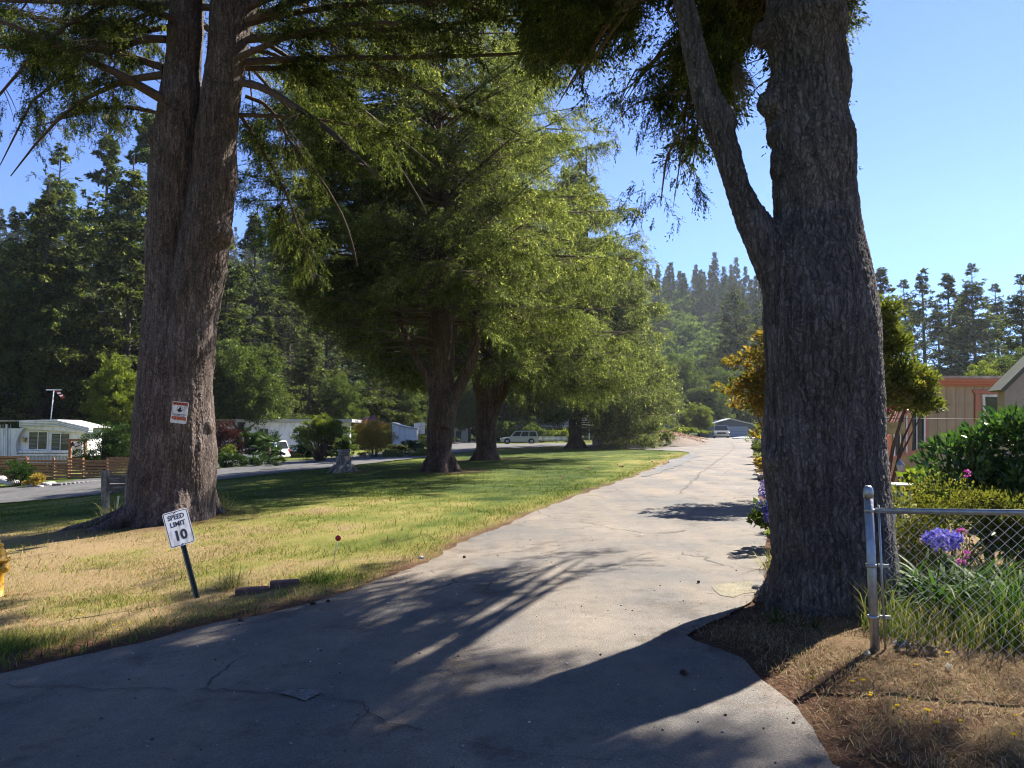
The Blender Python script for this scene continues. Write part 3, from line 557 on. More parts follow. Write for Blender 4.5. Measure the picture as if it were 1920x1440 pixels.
def crown(C, Lb, sec_m=3.2, tert_m=9, lpt=7, secf=.38, tl=.24, ll=.07, lw=.018, hang=.5, t0=.15, keep=None, smax=3, wood=True, spread=.65, secdroop=.3, clump=.8, cthr=-.35, tthr=-.05, tfreq=4.0):
    "sprays of needles hung on side shoots of the given limbs; returns leaf quads and side shoot tubes"
    ns = rng.poisson(Lb * sec_m) + 1; bi = np.repeat(np.arange(len(Lb)), ns); t = t0 + (1 - t0) * rng.uniform(0, 1, len(bi)) ** .85
    p, tan = samp(C, bi, t); sg = rng.choice([-1, 1], len(bi)); a = R(25) + rng.uniform(0, 1, len(bi)) * R(55)
    sd = unit(np.cross(tan, np.array([0, 0, 1.])));
    d = unit(tan * np.cos(a)[:, None] + sd * (np.sin(a) * sg)[:, None] + np.array([0, 0, 1.]) * rng.normal(0, .12, (len(bi), 1)))
    l2 = np.clip(Lb[bi] * secf * (1.02 - t) ** .6 * rng.uniform(.5, 1.15, len(bi)) + .15, .1, smax)
    K = 4; tt = np.linspace(0, 1, K)[None, :, None]; S = p[:, None] + d[:, None] * l2[:, None, None] * tt; S[..., 2] -= secdroop * l2[:, None] * np.linspace(0, 1, K)[None] ** 2
    if keep is not None:
        kk = keep(S[:, 2]); S, l2, d, tan, bi = S[kk], l2[kk], d[kk], tan[kk], bi[kk]
    cm_ = NZ(S[:, 2], clump) + .6 * NZ(S[:, 2], clump * 2.7); kk = cm_ > cthr; S, l2, d, tan, bi = S[kk], l2[kk], d[kk], tan[kk], bi[kk]
    nt_ = rng.poisson(l2 * tert_m) + 2; si = np.repeat(np.arange(len(l2)), nt_); s = rng.uniform(.03, 1, len(si))
    q, st = samp(S, si, s)
    sx = np.cross(st, np.array([0, 0, 1.])) * rng.choice([-1, 1], (len(si), 1))
    td = unit(st * .45 + sx * rng.uniform(.1, .9, (len(si), 1)) + rng.normal(size=q.shape) * .25 + np.array([0, 0, -1.]) * (hang * rng.uniform(.2, 1.5, (len(si), 1))))
    tlen = tl * rng.uniform(.5, 1.35, len(si)) * np.clip(Lb[bi][si] / (8 * tl) + .15, .3, 1)
    if keep is not None:
        kk = keep(q); q, td, tlen, si = q[kk], td[kk], tlen[kk], si[kk]
    kk = NZ(q, tfreq) > tthr; q, td, tlen, si = q[kk], td[kk], tlen[kk], si[kk]
    NR = unit(np.array([0, 0, 1.]) + rng.normal(size=(len(l2), 3)) * .45)
    n = len(q); r_ = (np.arange(lpt) + .5) / lpt; r_ = np.clip(r_[None] + rng.uniform(-.5, .5, (n, lpt)) / lpt, 0, 1)
    pp = q[:, None] + td[:, None] * (tlen[:, None] * r_)[..., None]; pp[..., 2] -= .25 * hang * (tlen[:, None] * r_ ** 2)
    dd = unit(td[:, None] * .8 + rng.normal(size=pp.shape) * spread * .6)
    pp = pp.reshape(-1, 3); dd = dd.reshape(-1, 3); sc_ = rng.uniform(.7, 1.3, len(pp))
    LV = leafquads(pp, dd, ll * sc_, lw * sc_, np.repeat(NR[si], lpt, axis=0) + rng.normal(size=pp.shape) * .45)
    kw_ = np.ones(len(l2), bool) if keep is None else keep(S[:, 3]) & keep(S[:, 1]) & keep(S[:, 2]); W = tubes((S[:, :1] + (S - S[:, :1]) * .7)[kw_], .004 + .006 * l2[kw_], np.full(kw_.sum(), .003), 3) if wood and len(l2) else (np.zeros((0, 3)), np.zeros((0, 4), int))
    return LV, W
def crown_obj(parent, LV, W, mats, base):
    "foliage and the twigs that carry it: one part with two materials"
    n = len(LV) // 4; V, Fq = joinq([(LV, quadidx(n)), W]); me = npmesh('crown', V - base, Fq)
    o = link('crown', me, mats, parent); mi = np.zeros(len(Fq), np.int32); mi[n:] = 1; me.polygons.foreach_set('material_index', mi); return o
def stem_pix(rows, Y):
    "photo outline rows (v, left u, right u) -> centre line and radii at depth Y"
    pts = []; rad = []
    for v, a, b in rows:
        c = P((a + b) / 2, v, Y); pts.append(c); dd = (c - CAM) @ FW; rad.append((b - a) / 2 / F * dd)
    return pts, rad
def fuse(name, mb, mat, parent, voxel):
    "join overlapping limbs into one continuous skin"
    o = mb.build(name, None, parent, world=True)
    md = o.modifiers.new('r', 'REMESH'); md.mode = 'VOXEL'; md.voxel_size = voxel; md.use_smooth_shade = True
    sm = o.modifiers.new('s', 'SMOOTH'); sm.iterations = 3; sm.factor = .5
    dg = bpy.context.evaluated_depsgraph_get(); dg.update(); me = bpy.data.meshes.new_from_object(o.evaluated_get(dg)); o.modifiers.clear(); old = o.data; o.data = me; bpy.data.meshes.remove(old)
    me.materials.clear(); me.materials.append(mat)
    k = len(me.vertices); co = np.empty(k * 3, np.float32); me.vertices.foreach_get('co', co); co = co.reshape(-1, 3); no = np.empty(k * 3, np.float32); me.vertices.foreach_get('normal', no); no = no.reshape(-1, 3)
    s = min(1, voxel * 40)
    g = NZ(co * np.array([1, 1, .25]), 4.5) * .5 + NZ(co * np.array([1, 1, .3]), 9) * .3
    co += no * ((g * .035 + NZ(co, 1.6) * .03) * s)[:, None]; me.vertices.foreach_set('co', co.ravel()); me.update(); return o
def trim(C, Lb, keep, tol=.3):
    "cut limbs back to where they still carry foliage"
    B, K = C.shape[:2]; T = 20; ts = np.linspace(0, 1, T); S, _ = samp(C, np.repeat(np.arange(B), T), np.tile(ts, B)); k = keep(S).reshape(B, T); k[:, :2] = True
    last = T - 1 - np.argmax(k[:, ::-1], axis=1); te = np.clip(ts[last] + .04, .12, 1)
    gone = ~k; run = np.cumsum(gone, 1)[np.arange(B), last] / np.maximum(last, 1); te = np.where(run > .6, te * tol + .05, te)
    tt = np.linspace(0, 1, K)[None] * te[:, None]; S2, _ = samp(C, np.repeat(np.arange(B), K), tt.ravel()); return S2.reshape(B, K, 3), Lb * te
M_BARK_D = bark('bark_dark_grey', (.006, .0055, .0055), (.12, .11, .108), 16, .035, zs=.2)
M_BARK_B = bark('bark_brown_grey', (.010, .008, .007), (.14, .108, .094), 13, .035, zs=.19)
M_BARK_R = bark('bark_red_brown', (.012, .008, .006), (.10, .062, .046), 9, .04, zs=.18)
M_TWIG = simple('branch_wood', (.085, .055, .042), .9, var=.35, scale=14)
M_TWIG_G = simple('branch_grey', (.17, .15, .135), .9, var=.35, scale=14)
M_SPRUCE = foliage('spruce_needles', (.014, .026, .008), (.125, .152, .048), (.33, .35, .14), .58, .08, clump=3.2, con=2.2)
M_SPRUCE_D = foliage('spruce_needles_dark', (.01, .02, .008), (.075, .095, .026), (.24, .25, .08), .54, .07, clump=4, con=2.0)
M_FIR = foliage('forest_fir_needles', (.012, .024, .01), (.09, .12, .035), (.24, .26, .08), .48, .1, clump=1.1, con=2.0)
M_HILLFIR = foliage('hill_fir_needles', (.015, .032, .014), (.05, .075, .03), None, .35, .05, clump=.1)
M_LEAF_Y = foliage('yellow_green_leaves', (.05, .085, .015), (.14, .17, .03), (.24, .23, .05), .5, .1)
M_LEAF_G = foliage('broadleaf_green', (.02, .04, .01), (.08, .11, .03), (.17, .19, .06), .45, .15)
M_HILLBL = foliage('hill_broadleaf', (.06, .1, .022), (.11, .15, .035), (.15, .17, .05), .4, .06, clump=.15)

def keep_pix(p, polys_drop, noise=0, ns=1.0):
    u, v = proj(p); q = np.stack([u, v], -1); k = np.ones(len(p), bool)
    for poly in polys_drop: k &= ~inpoly(q, poly)
    if noise: k &= NZ(p, ns) > -1 + noise
    return k
# ------------------------------------------------------------------ right-hand tree, thick and lumpy, limb forking left
YR = 6.9; rb = P(1550, 1140, YR); rb[2] = HZ(rb[0], rb[1])
right_tree = thing('spruce_tree', 'thick lumpy dark grey trunk forking low on its left side, standing beside the wire fence', 'tree', rb)
rows = [(-900, 1480, 1560), (-500, 1462, 1570), (-120, 1447, 1568), (-20, 1440, 1566), (25, 1437, 1580), (59, 1424, 1584), (95, 1443, 1577), (125, 1447, 1588), (150, 1446, 1598), (183, 1434, 1594), (215, 1438, 1590), (240, 1448, 1592), (265, 1450, 1598), (297, 1443, 1600), (344, 1451, 1602), (400, 1455, 1614), (450, 1440, 1622), (500, 1432, 1628), (560, 1434, 1634), (620, 1436, 1639), (700, 1441, 1640), (760, 1440, 1646), (830, 1438, 1652), (900, 1444, 1660), (980, 1450, 1664), (1050, 1450, 1666), (1100, 1440, 1670), (1140, 1436, 1674), (1180, 1428, 1680), (1230, 1424, 1684)]
pts, rad = stem_pix(rows, YR); m = MB()
pts = [p + np.array([0, .05 * math.sin(i * .9), 0]) for i, p in enumerate(pts)]
m.tube(pts, rad, 40)
top = pts[0]; m.tube([top + np.array([0, 0, z]) for z in (-.4, 3, 7, 11)], [rad[0], .32, .2, .05], 16)
for v, u, r_ in [(130, 1578, .1), (190, 1452, .12), (290, 1570, .14), (60, 1440, .1), (250, 1470, .12), (420, 1600, .1), (650, 1620, .12), (860, 1470, .12), (35, 1565, .08), (315, 1480, .13)]:
    c = P(u, v, YR - .12); m.ball(c + np.array([0, .06, 0]), (r_ * 1.35, r_ * 1.3, r_ * 1.2), 12, 8)
for a, ln in [(-2.6, .55), (-1.9, .6), (-1.2, .5), (-.3, .6), (.6, .5), (1.8, .5), (2.7, .5), (-2.2, .5), (-.8, .5)]:
    d = np.array([math.sin(a), math.cos(a), 0]); m.tube([rb + d * .25 + np.array([0, 0, .6]), rb + d * .42 + np.array([0, 0, .15]), rb + d * (.42 + ln * .35) + np.array([0, 0, -.05]), rb + d * (.5 + ln * .45) + np.array([0, 0, -.15])], [.15, .13, .08, .04], 10)
l_rows = [(-420, 1215, 1245), (-200, 1235, 1266), (-60, 1250, 1285), (0, 1264, 1301), (50, 1272, 1313), (100, 1281, 1325), (150, 1292, 1342), (200, 1304, 1361), (225, 1314, 1380), (250, 1325, 1380), (300, 1341, 1394), (350, 1356, 1408), (400, 1374, 1434), (440, 1390, 1462), (490, 1412, 1496), (560, 1436, 1550)]
lp, lr = stem_pix(l_rows, YR); m.tube(lp[3:], lr[3:], 24)
m.ball(P(1366, 232, YR - .05), (.1, .1, .09), 10, 7); m.tube([P(1452, 378, YR), P(1455, 340, YR), P(1447, 352, YR)], [.03, .02, .008], 6)
m.tube(lp[:5], lr[:5], 16)
trunk_r = fuse('trunk', m, M_BARK_D, right_tree, .014)
# crown: limbs leave the trunk above the frame; sprays are trimmed where sunlight reaches the ground
LIT = [[(1290, 1190), (1130, 1165), (1050, 1165), (1000, 1120), (900, 1085), (1000, 1065), (1105, 1050), (1080, 1035), (960, 1045), (900, 1030), (870, 1015), (1080, 925), (1290, 850), (1415, 845), (1450, 1060), (1440, 1120), (1330, 1180)],
       [(1180, 1300), (1300, 1290), (1420, 1282), (1640, 1215), (1700, 1250), (1600, 1330), (1500, 1350), (1560, 1440), (700, 1445), (850, 1385), (940, 1372), (1060, 1330)],
       [(600, 1172), (700, 1140), (790, 1120), (900, 1150), (1010, 1165), (900, 1175), (720, 1200), (600, 1225)],
       [(400, 950), (1030, 880), (1000, 960), (860, 1010), (760, 1060), (560, 1080), (420, 1060)],
       [(130, 1080), (340, 1060), (370, 1130), (180, 1150), (60, 1170)], [(230, 1290), (420, 1260), (390, 1330), (220, 1330)], [(300, 1170), (420, 1150), (420, 1185), (310, 1205)],
       [(0, 1040), (250, 1010), (330, 1040), (120, 1070), (0, 1080)], [(1600, 1340), (1920, 1350), (1920, 1440), (1640, 1440)]]
def shadow_px(p):
    g = p - SUN * ((p[:, 2] + .1) / SUN[2])[:, None]; return g, proj(g)
def keep_right(p):
    g, (u, v) = shadow_px(p); q = np.stack([u, v], -1); k = np.ones(len(p), bool); infront = g[:, 1] > 2.6
    n_ = NZ(g[:, :2], 1.5) + .5 * NZ(g[:, :2], 4)
    for i, poly in enumerate(LIT): k &= ~(inpoly(q + np.stack([n_ * 16, n_ * 9], -1), poly) & infront & ((n_ > -.12) | (i not in (3, 4, 7, 8))))
    k &= ~((n_ > .8) & infront)
    pu, pv = proj(p); inf = (p[:, 1] > .5)
    # clear sky to the right of the trunk, and between limb and trunk
    k &= ~(inf & (pu > 1606) & (pv > -70)) & ~(inf & (pu > 1395) & (pu <= 1610) & (pv > 60)) & ~(inf & (pu > 1335) & (pv > 215) & (pu < 1610)) & ~(inf & (pv > 435) & (pu > 1100))
    k &= ~(inf & (pu < 985) & (pv > -5 + 30 * n_)) & ~(inf & (pu > 1195) & (pu < 1262) & (pv > -30) & (p[:, 1] > 9.2)) & ~(inf & (pu < 1165) & (pv > 130 + (pu - 985) * .75 + 30 * n_)) & ~(inf & (pu > 1165) & (pu < 1262) & (pv > 175 + 20 * n_) & (p[:, 1] > 10))
    k |= (pu > 1458) & (pu < 1585) & (pv < 330) & (p[:, 1] > 8.2) & (n_ > -.45)
    k &= (p[:, 2] > 2.2) & (NZ(p, 1.3) > -.75)
    return k
B = 190; z = rng.uniform(6.3, 19, B); P0 = np.c_[np.full(B, rb[0]) + rng.normal(0, .1, B), np.full(B, rb[1]), z]; az = rng.uniform(0, 6.283, B); Lb = rng.uniform(.75, 1.1, B) * np.clip(8.8 * (1.15 - (z - 5) / 20), 1.5, 9)
eln = R(18) * rng.uniform(-.3, 1.6, B)
nx_ = 85; z2 = rng.uniform(7.5, 12.5, nx_); az = np.r_[az, R(45) + rng.uniform(-.75, .75, nx_)]; Lb = np.r_[Lb, rng.uniform(5, 10.5, nx_)]; P0 = np.vstack([P0, np.c_[np.full(nx_, rb[0]), np.full(nx_, rb[1]), z2]]); eln = np.r_[eln, R(22) + rng.uniform(-.1, .25, nx_)]; B += nx_; nx_ = 95; az = np.r_[az, R(-1) + rng.uniform(-.42, .5, nx_)]; Lb = np.r_[Lb, rng.uniform(7.5, 12, nx_)]; P0 = np.vstack([P0, np.c_[np.full(nx_, rb[0]), np.full(nx_, rb[1]), rng.uniform(7.6, 11.0, nx_)]]); eln = np.r_[eln, R(13) + rng.uniform(-.12, .2, nx_)]; B += nx_
nx_ = 26; az = np.r_[az, R(24) + rng.uniform(-.09, .09, nx_)]; Lb = np.r_[Lb, rng.uniform(7.5, 10.5, nx_)]; P0 = np.vstack([P0, np.c_[np.full(nx_, rb[0]), np.full(nx_, rb[1]), rng.uniform(6.0, 8.2, nx_)]]); eln = np.r_[eln, R(9) + rng.uniform(-.05, .12, nx_)]; B += nx_
C1 = curves(P0, az, eln, Lb, rng.uniform(.1, .3, B), .12)
# limbs that hang into the picture over the road
hp = [([(1290, -60), (1240, -30), (1180, 10), (1130, 60), (1090, 140)], 7.5, 16), ([(1300, -90), (1200, -60), (1100, -20), (1040, 30), (1000, 90)], 7.3, 17), ([(1275, -40), (1190, 0), (1140, 30), (1080, 50), (1020, 70)], 7.3, 12),
      ([(1440, -60), (1370, -20), (1335, 40), (1320, 95), (1300, 160)], 7.4, 8.2), ([(1440, -80), (1400, -40), (1380, 0), (1365, 45), (1345, 90)], 7.2, 7.8), ([(1345, 20), (1320, 90), (1300, 150), (1290, 230), (1275, 330)], 7.6, 8.6),
      ([(1340, 10), (1310, 70), (1290, 160), (1280, 270), (1262, 390)], 7.8, 8.9), ([(1290, 172), (1250, 175), (1215, 185), (1180, 200), (1160, 225)], 7.9, 9.2), ([(1280, 240), (1250, 290), (1245, 330), (1240, 370), (1235, 410)], 8.2, 9.3),
      ([(1310, 60), (1270, 90), (1230, 110), (1190, 150), (1160, 200)], 7.7, 9.0), ([(1560, -90), (1590, -50), (1600, -20), (1598, 20), (1590, 50)], 7.4, 8.0), ([(1520, -120), (1470, -80), (1440, -30), (1425, 20), (1410, 60)], 7.3, 8.2),
      ([(1240, -60), (1160, -50), (1090, -10), (1030, 20), (975, 60)], 8, 18), ([(1220, -100), (1120, -70), (1060, -20), (1010, 40), (1040, 130)], 8, 16.5), ([(1290, 100), (1300, 160), (1310, 220), (1305, 280), (1290, 350)], 8.2, 8.7)]
def pixcurve(pl, y0, y1, K=8):
    t = np.linspace(0, 1, K); ts = np.linspace(0, 1, len(pl)); u = np.interp(t, ts, [a for a, b in pl]); v = np.interp(t, ts, [b for a, b in pl])
    return np.array([P(a, b, y0 + (y1 - y0) * c) for a, b, c in zip(u, v, t)])
hp2 = []
for k_, (pl, y0, y1) in enumerate(hp):
    for r_ in range(1 if k_ in (5, 6, 7, 8, 10, 14) else 4): hp2.append(([(a + rng.uniform(-28, 28) * (r_ > 0) * (i_ > 0), b + rng.uniform(-26, 20) * (r_ > 0) * (i_ > 0)) for i_, (a, b) in enumerate(pl)], y0 + .15 * r_, y1 + .7 * r_ * rng.uniform(-.4, 1)))
C2 = np.array([pixcurve(*a) for a in hp2]); L2 = np.linalg.norm(np.diff(C2, axis=1), axis=-1).sum(1)
lv1, w1 = crown(C1, Lb, 7, 13, 11, .36, .3, .075, .026, .5, .1, keep_right, 2.4, cthr=-.6)
lv2, w2 = crown(C2, L2 * 1.0, 14, 34, 14, .5, .2, .036, .012, .6, .1, lambda p: keep_right(p) & (NZ(p, 2.6) > -.7), 1.1, cthr=-.8, wood=False)
Ct, Lt = trim(C1, Lb, keep_right)
ts_ = np.tile(np.linspace(0, 1, 16), len(Ct)); Sx = samp(Ct, np.repeat(np.arange(len(Ct)), 16), ts_)[0]; ux, vx = proj(Sx); bad = ((Sx[:, 1] > .5) & (ux > 1600) & (vx > -8)).reshape(-1, 16).any(1); Ct, Lt = Ct[~bad], Lt[~bad]
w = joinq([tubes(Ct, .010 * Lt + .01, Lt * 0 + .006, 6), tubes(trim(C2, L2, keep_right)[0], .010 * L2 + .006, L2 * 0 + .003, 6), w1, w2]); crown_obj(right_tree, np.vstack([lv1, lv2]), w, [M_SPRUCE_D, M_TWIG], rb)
dt = []
for _ in range(46):
    a = P(rng.uniform(1372, 1385), rng.uniform(112, 160), 7.9); e = P(rng.uniform(1375, 1432), rng.uniform(150, 235), 7.9 + rng.uniform(-.2, .2)); c = (a + e) / 2 + np.array([.02, 0, .05]) * rng.normal()
    dt.append(np.array([a + (c - a) * 2 * s if s < .5 else c + (e - c) * (2 * s - 1) for s in np.linspace(0, 1, 5)]))
dv = tubes(np.array(dt), np.full(46, .0045), np.full(46, .0015), 3); link('dead_twigs', npmesh('dead_twigs', dv[0] - rb, dv[1]), M_TWIG_G, right_tree, ).__setitem__('label', 'bare grey twigs hanging between limb and trunk')

# ------------------------------------------------------------------ left tree: two stems fused low down
YL = 15.8; lb = P(325, 975, YL); lb[2] = HZ(lb[0], lb[1])
left_tree = thing('spruce_tree', 'huge brown grey double-stemmed spruce with a warning sign nailed to its trunk', 'tree', lb); m = MB()
A = [(-500, 358, 400), (-200, 335, 388), (0, 322, 381), (60, 315, 379), (120, 309, 376), (190, 301, 373), (265, 291, 369), (340, 286, 367), (400, 281, 362), (450, 277, 352), (520, 274, 352), (600, 270, 358), (660, 264, 365), (720, 264, 370), (790, 256, 378), (850, 250, 385), (900, 246, 392), (940, 244, 392), (985, 236, 396), (1030, 230, 400)]
Bs = [(-500, 470, 520), (-200, 420, 480), (0, 399, 482), (60, 392, 464), (120, 387, 461), (190, 380, 453), (265, 370, 443), (340, 363, 443), (400, 352, 433), (450, 338, 427), (520, 325, 417), (600, 310, 405), (660, 300, 404), (720, 290, 397), (790, 280, 398), (850, 270, 401), (900, 265, 401), (940, 264, 398), (985, 262, 400), (1030, 260, 400)]
pa, ra = stem_pix(A, YL); pb, rbb = stem_pix(Bs, YL); m.tube(pa, ra, 32); m.tube(pb, rbb, 32)
for pz, rz_ in ((pa[0], ra[0]), (pb[0], rbb[0])): m.tube([pz + np.array([0, 0, zz]) for zz in (-.5, 3, 7)], [rz_, rz_ * .6, .05], 12)
for v, u, r_ in [(262, 296, .2), (110, 340, .13), (190, 330, .12), (235, 408, .16), (320, 420, .25), (430, 290, .2), (440, 412, .3), (300, 432, .15), (650, 300, .25), (570, 330, .3),  (125, 405, .12), (520, 300, .2), (800, 385, .2)]:
    m.ball(P(u + (325 - u) * .12, v, YL - .1), (r_ * 1.3, r_ * 1.1, r_ * 1.2), 12, 8)
for a, ln, up in [(-1.9, 1.7, .5), (-2.4, 1.3, .4), (-1.4, 1.2, .4), (2.6, .45, .4), (3.1, .4, .35), (0, .5, .3), (-.7, .6, .3), (.8, .4, .3), (-2.9, .5, .35)]:
    d = np.array([math.sin(a), math.cos(a), 0]); g = lambda r_: lb + d * r_
    def gz(r_, up_): q = g(r_); q[2] = HZ(q[0], q[1]) + up_; return q
    m.tube([gz(.3, 1.7), gz(.52, .9), gz(.72, .3), gz(.76 + ln * .45, .06), gz(.8 + ln, -.12)], [.1, .26, .22, .14, .06], 10)
fuse('trunk', m, M_BARK_B, left_tree, .024)
limbs = [([(305, 186), (260, 160), (215, 135), (150, 105), (90, 75), (0, 38), (-120, 0)], 15.5, 13.5, .11), ([(308, 140), (270, 145), (240, 150), (200, 165), (150, 190), (90, 240), (20, 330)], 15.8, 17, .09), ([(312, 74), (270, 72), (230, 88), (150, 90), (60, 88), (-40, 84), (-160, 90)], 16, 16.5, .09),
         ([(310, 128), (270, 115), (220, 97), (170, 92), (90, 95), (0, 85), (-100, 100)], 16, 18, .09), ([(325, 35), (300, 25), (255, 8), (200, -10), (120, -30), (0, -40), (-100, -20)], 15.5, 14, .08), ([(455, 155), (500, 165), (560, 205), (620, 245), (665, 290), (700, 325), (720, 338)], 15.4, 13.2, .085),
         ([(446, 108), (500, 85), (560, 60), (640, 48), (720, 42), (800, 48), (880, 60)], 15.5, 14, .07), ([(460, 128), (520, 128), (580, 132), (650, 138), (700, 142), (760, 150), (810, 165)], 16, 17.5, .07), ([(470, 70), (540, 65), (600, 68), (700, 68), (780, 72), (850, 78), (900, 84)], 15.8, 16.8, .07),
         ([(465, 40), (520, 15), (600, -10), (700, -20), (820, 0), (940, 30), (1020, 70)], 15.6, 14.5, .08), ([(450, 215), (480, 260), (520, 330), (545, 380), (560, 430), (580, 480), (590, 520)], 16.4, 17.5, .05), ([(305, 215), (270, 205), (230, 200), (190, 200), (150, 210), (110, 225), (60, 240)], 16.6, 18, .05),
         ([(320, 50), (260, 60), (180, 50), (100, 40), (20, 20), (-60, 10), (-160, 20)], 17, 20, .07), ([(320, 10), (240, 40), (170, 90), (110, 150), (60, 190), (30, 250), (0, 310)], 17, 19, .06), ([(330, -40), (260, -20), (180, 20), (100, 60), (40, 130), (-20, 200), (-60, 280)], 16.4, 16, .06),
         ([(460, 180), (510, 200), (540, 260), (600, 330), (640, 400), (660, 450), (670, 500)], 17, 19, .05), ([(470, 90), (540, 110), (620, 170), (690, 230), (740, 300), (780, 360), (800, 400)], 17, 18, .05), ([(470, 20), (560, 30), (660, 100), (760, 150), (850, 200), (930, 230), (990, 260)], 16, 16, .06)]
C2 = np.array([pixcurve(a, b, c, 10) for a, b, c, r_ in limbs]); L2 = np.linalg.norm(np.diff(C2, axis=1), axis=-1).sum(1)
B = 70; z = rng.uniform(10.5, 24, B); ss = rng.integers(0, 2, B); P0 = np.c_[np.where(ss, pa[1][0], pb[1][0]), np.full(B, YL), z]; az = rng.uniform(0, 6.283, B); Lb = rng.uniform(.7, 1.1, B) * np.clip(9 * (1.2 - (z - 8) / 18), 1.5, 8.5)
eln = R(10) * rng.uniform(-1, 1.5, B)
nx_ = 12; ax2 = R(92) + rng.uniform(-.32, .3, nx_); az = np.r_[az, ax2]; Lb = np.r_[Lb, rng.uniform(6.5, 11, nx_)]; P0 = np.vstack([P0, np.c_[np.full(nx_, pb[3][0]), np.full(nx_, YL), rng.uniform(8.2, 13, nx_)]]); eln = np.r_[eln, R(8) + rng.uniform(-.12, .15, nx_)]; B += nx_
C1 = curves(P0, az, eln, Lb, rng.uniform(.1, .4, B), .15)
def keep_left(p):
    u, v = proj(p); n_ = NZ(p, .9) + .5 * NZ(p, 2.6)
    k = ~((u > 255) & (u < 308) & (v > 130) & (v < 330) & (n_ > -.5)) & ~((u > 308) & (u < 462) & (v > -40) & (p[:, 1] < YL + .4)) & ~((u > 452) & (u < 545) & (v > 150) & (v < 215) & (n_ > -.4)) & ~((u > 365) & (u < 390) & (v > 0))
    k &= ~((u < 300) & (v > 350 - .25 * u + 50 * n_)) & ~((u > 620) & (v > 300 + 40 * n_)) & ~((u > 1120))
    k &= ~((u < 40) & (v > 290) & (v < 420)) & (n_ > -.72)
    g, (gu, gv) = shadow_px(p); gq = np.stack([gu, gv], -1)
    for poly in (LIT[3], LIT[4], LIT[7]): k &= ~(inpoly(gq, poly) & (NZ(g[:, :2], 1.1) > .3))
    return k & (p[:, 2] > 3)
lv1, w1 = crown(C1, Lb, 6, 13, 10, .36, .32, .085, .026, .55, .15, keep_left, 2.4, cthr=-.5)
lv2, w2 = crown(C2, L2, 15, 26, 13, .42, .24, .055, .018, .6, .08, keep_left, 1.7, cthr=-.6, spread=.9)
Ct, Lt = trim(C1, Lb, keep_left)
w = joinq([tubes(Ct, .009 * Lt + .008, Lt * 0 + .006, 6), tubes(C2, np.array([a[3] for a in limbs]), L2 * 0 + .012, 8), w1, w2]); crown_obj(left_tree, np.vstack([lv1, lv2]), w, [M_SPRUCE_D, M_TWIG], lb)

# ------------------------------------------------------------------ three big spruces on the lawn
def lawn_tree(base, label, outline, stems, limbsz, Rr, H0, H1, B, keep, el, dr, seed_kw, barkm=M_BARK_R, voxel=.04, az=None, pw=1.0, leafm=M_SPRUCE, lenf=None):
    t = thing('spruce_tree', label, 'tree', base); m = MB()
    for k_s, (rows, Y) in enumerate(stems):
        a, b = stem_pix(rows, Y); m.tube(a, [q * (.84 if k_s == 0 else .74) for q in b], 20)
    for k in range(7):
        a = k * .9 + rng.uniform(-.2, .2); d = np.array([math.sin(a), math.cos(a), 0]); r0 = stem_pix(stems[0][0], stems[0][1])[1][-1]
        m.tube([base + d * r0 * .1 + np.array([0, 0, 1.3]), base + d * r0 * .5 + np.array([0, 0, .5]), base + d * r0 * .72 + np.array([0, 0, .1]), base + d * r0 * .95 + np.array([0, 0, -.08]), base + d * r0 * 1.2 + np.array([0, 0, -.25])], [r0 * .1, r0 * .25, r0 * .24, r0 * .18, .05], 8)
    fuse('trunk', m, barkm, t, voxel)
    z = H0 + (H1 - H0) * rng.uniform(0, 1, B) ** pw; f = (z - H0) / (H1 - H0)
    az_ = rng.uniform(0, 6.283, B) if az is None else az(B)
    Lb = rng.uniform(.65, 1.12, B) * np.clip(Rr * (1.04 - f ** 1.5), .6, 99)
    if lenf is not None: Lb = Lb * lenf(az_, f)
    P0 = np.c_[base[0] + rng.normal(0, .25, B), base[1] + rng.normal(0, .25, B), z]
    C = curves(P0, az_, R(el) * rng.uniform(-.4, 1.4, B) + R(25) * f, Lb, rng.uniform(.6, 1.3, B) * dr, .18)
    lv, w = crown(C, Lb, keep=keep, **seed_kw)
    Ct, Lt = trim(C, Lb, keep); w = joinq([tubes(Ct, .0075 * Lt + .008, Lt * 0 + .01, 5), w]); crown_obj(t, lv, w, [leafm, M_TWIG], base)
    return t
b1 = P(825, 886, 30.5); b1[2] = HZ(b1[0], b1[1])
def keep1(p):
    u, v = proj(p); n_ = NZ(p, .5) + .5 * NZ(p, 1.6); 
    lowv = np.interp(u, [420, 470, 560, 640, 700, 740, 780, 860, 930, 990, 1060, 1150], [330, 450, 560, 650, 670, 650, 690, 720, 690, 660, 620, 540]) + 38 * n_
    k = (v < lowv) & (u > 440 + 60 * n_) & (n_ > -.62)
    front = p[:, 1] < b1[1] + 1.5
    k &= ~(front & (u > 735) & (u < 905) & (v > 565) & (n_ < .7))
    k &= ~(front & (u > 770) & (u < 895) & (v > 470) & (v < 565) & (n_ < .15))
    for cu, cv, ru, rv in ((500, 140, 30, 20), (470, 400, 28, 22), (640, 130, 30, 14), (690, 190, 28, 12), (560, 320, 26, 12), (640, 470, 32, 16), (600, 420, 24, 12), (850, 40, 18, 12), (520, 250, 20, 10)): k &= ((u - cu) / ru) ** 2 + ((v - cv) / rv) ** 2 + n_ * .5 > 1
    return k
kw1 = dict(sec_m=6, tert_m=17, lpt=11, secf=.4, tl=.46, ll=.10, lw=.027, hang=.45, smax=2.6, t0=.12, clump=.7, cthr=-.6, tthr=-.07, tfreq=3.6, spread=.8)
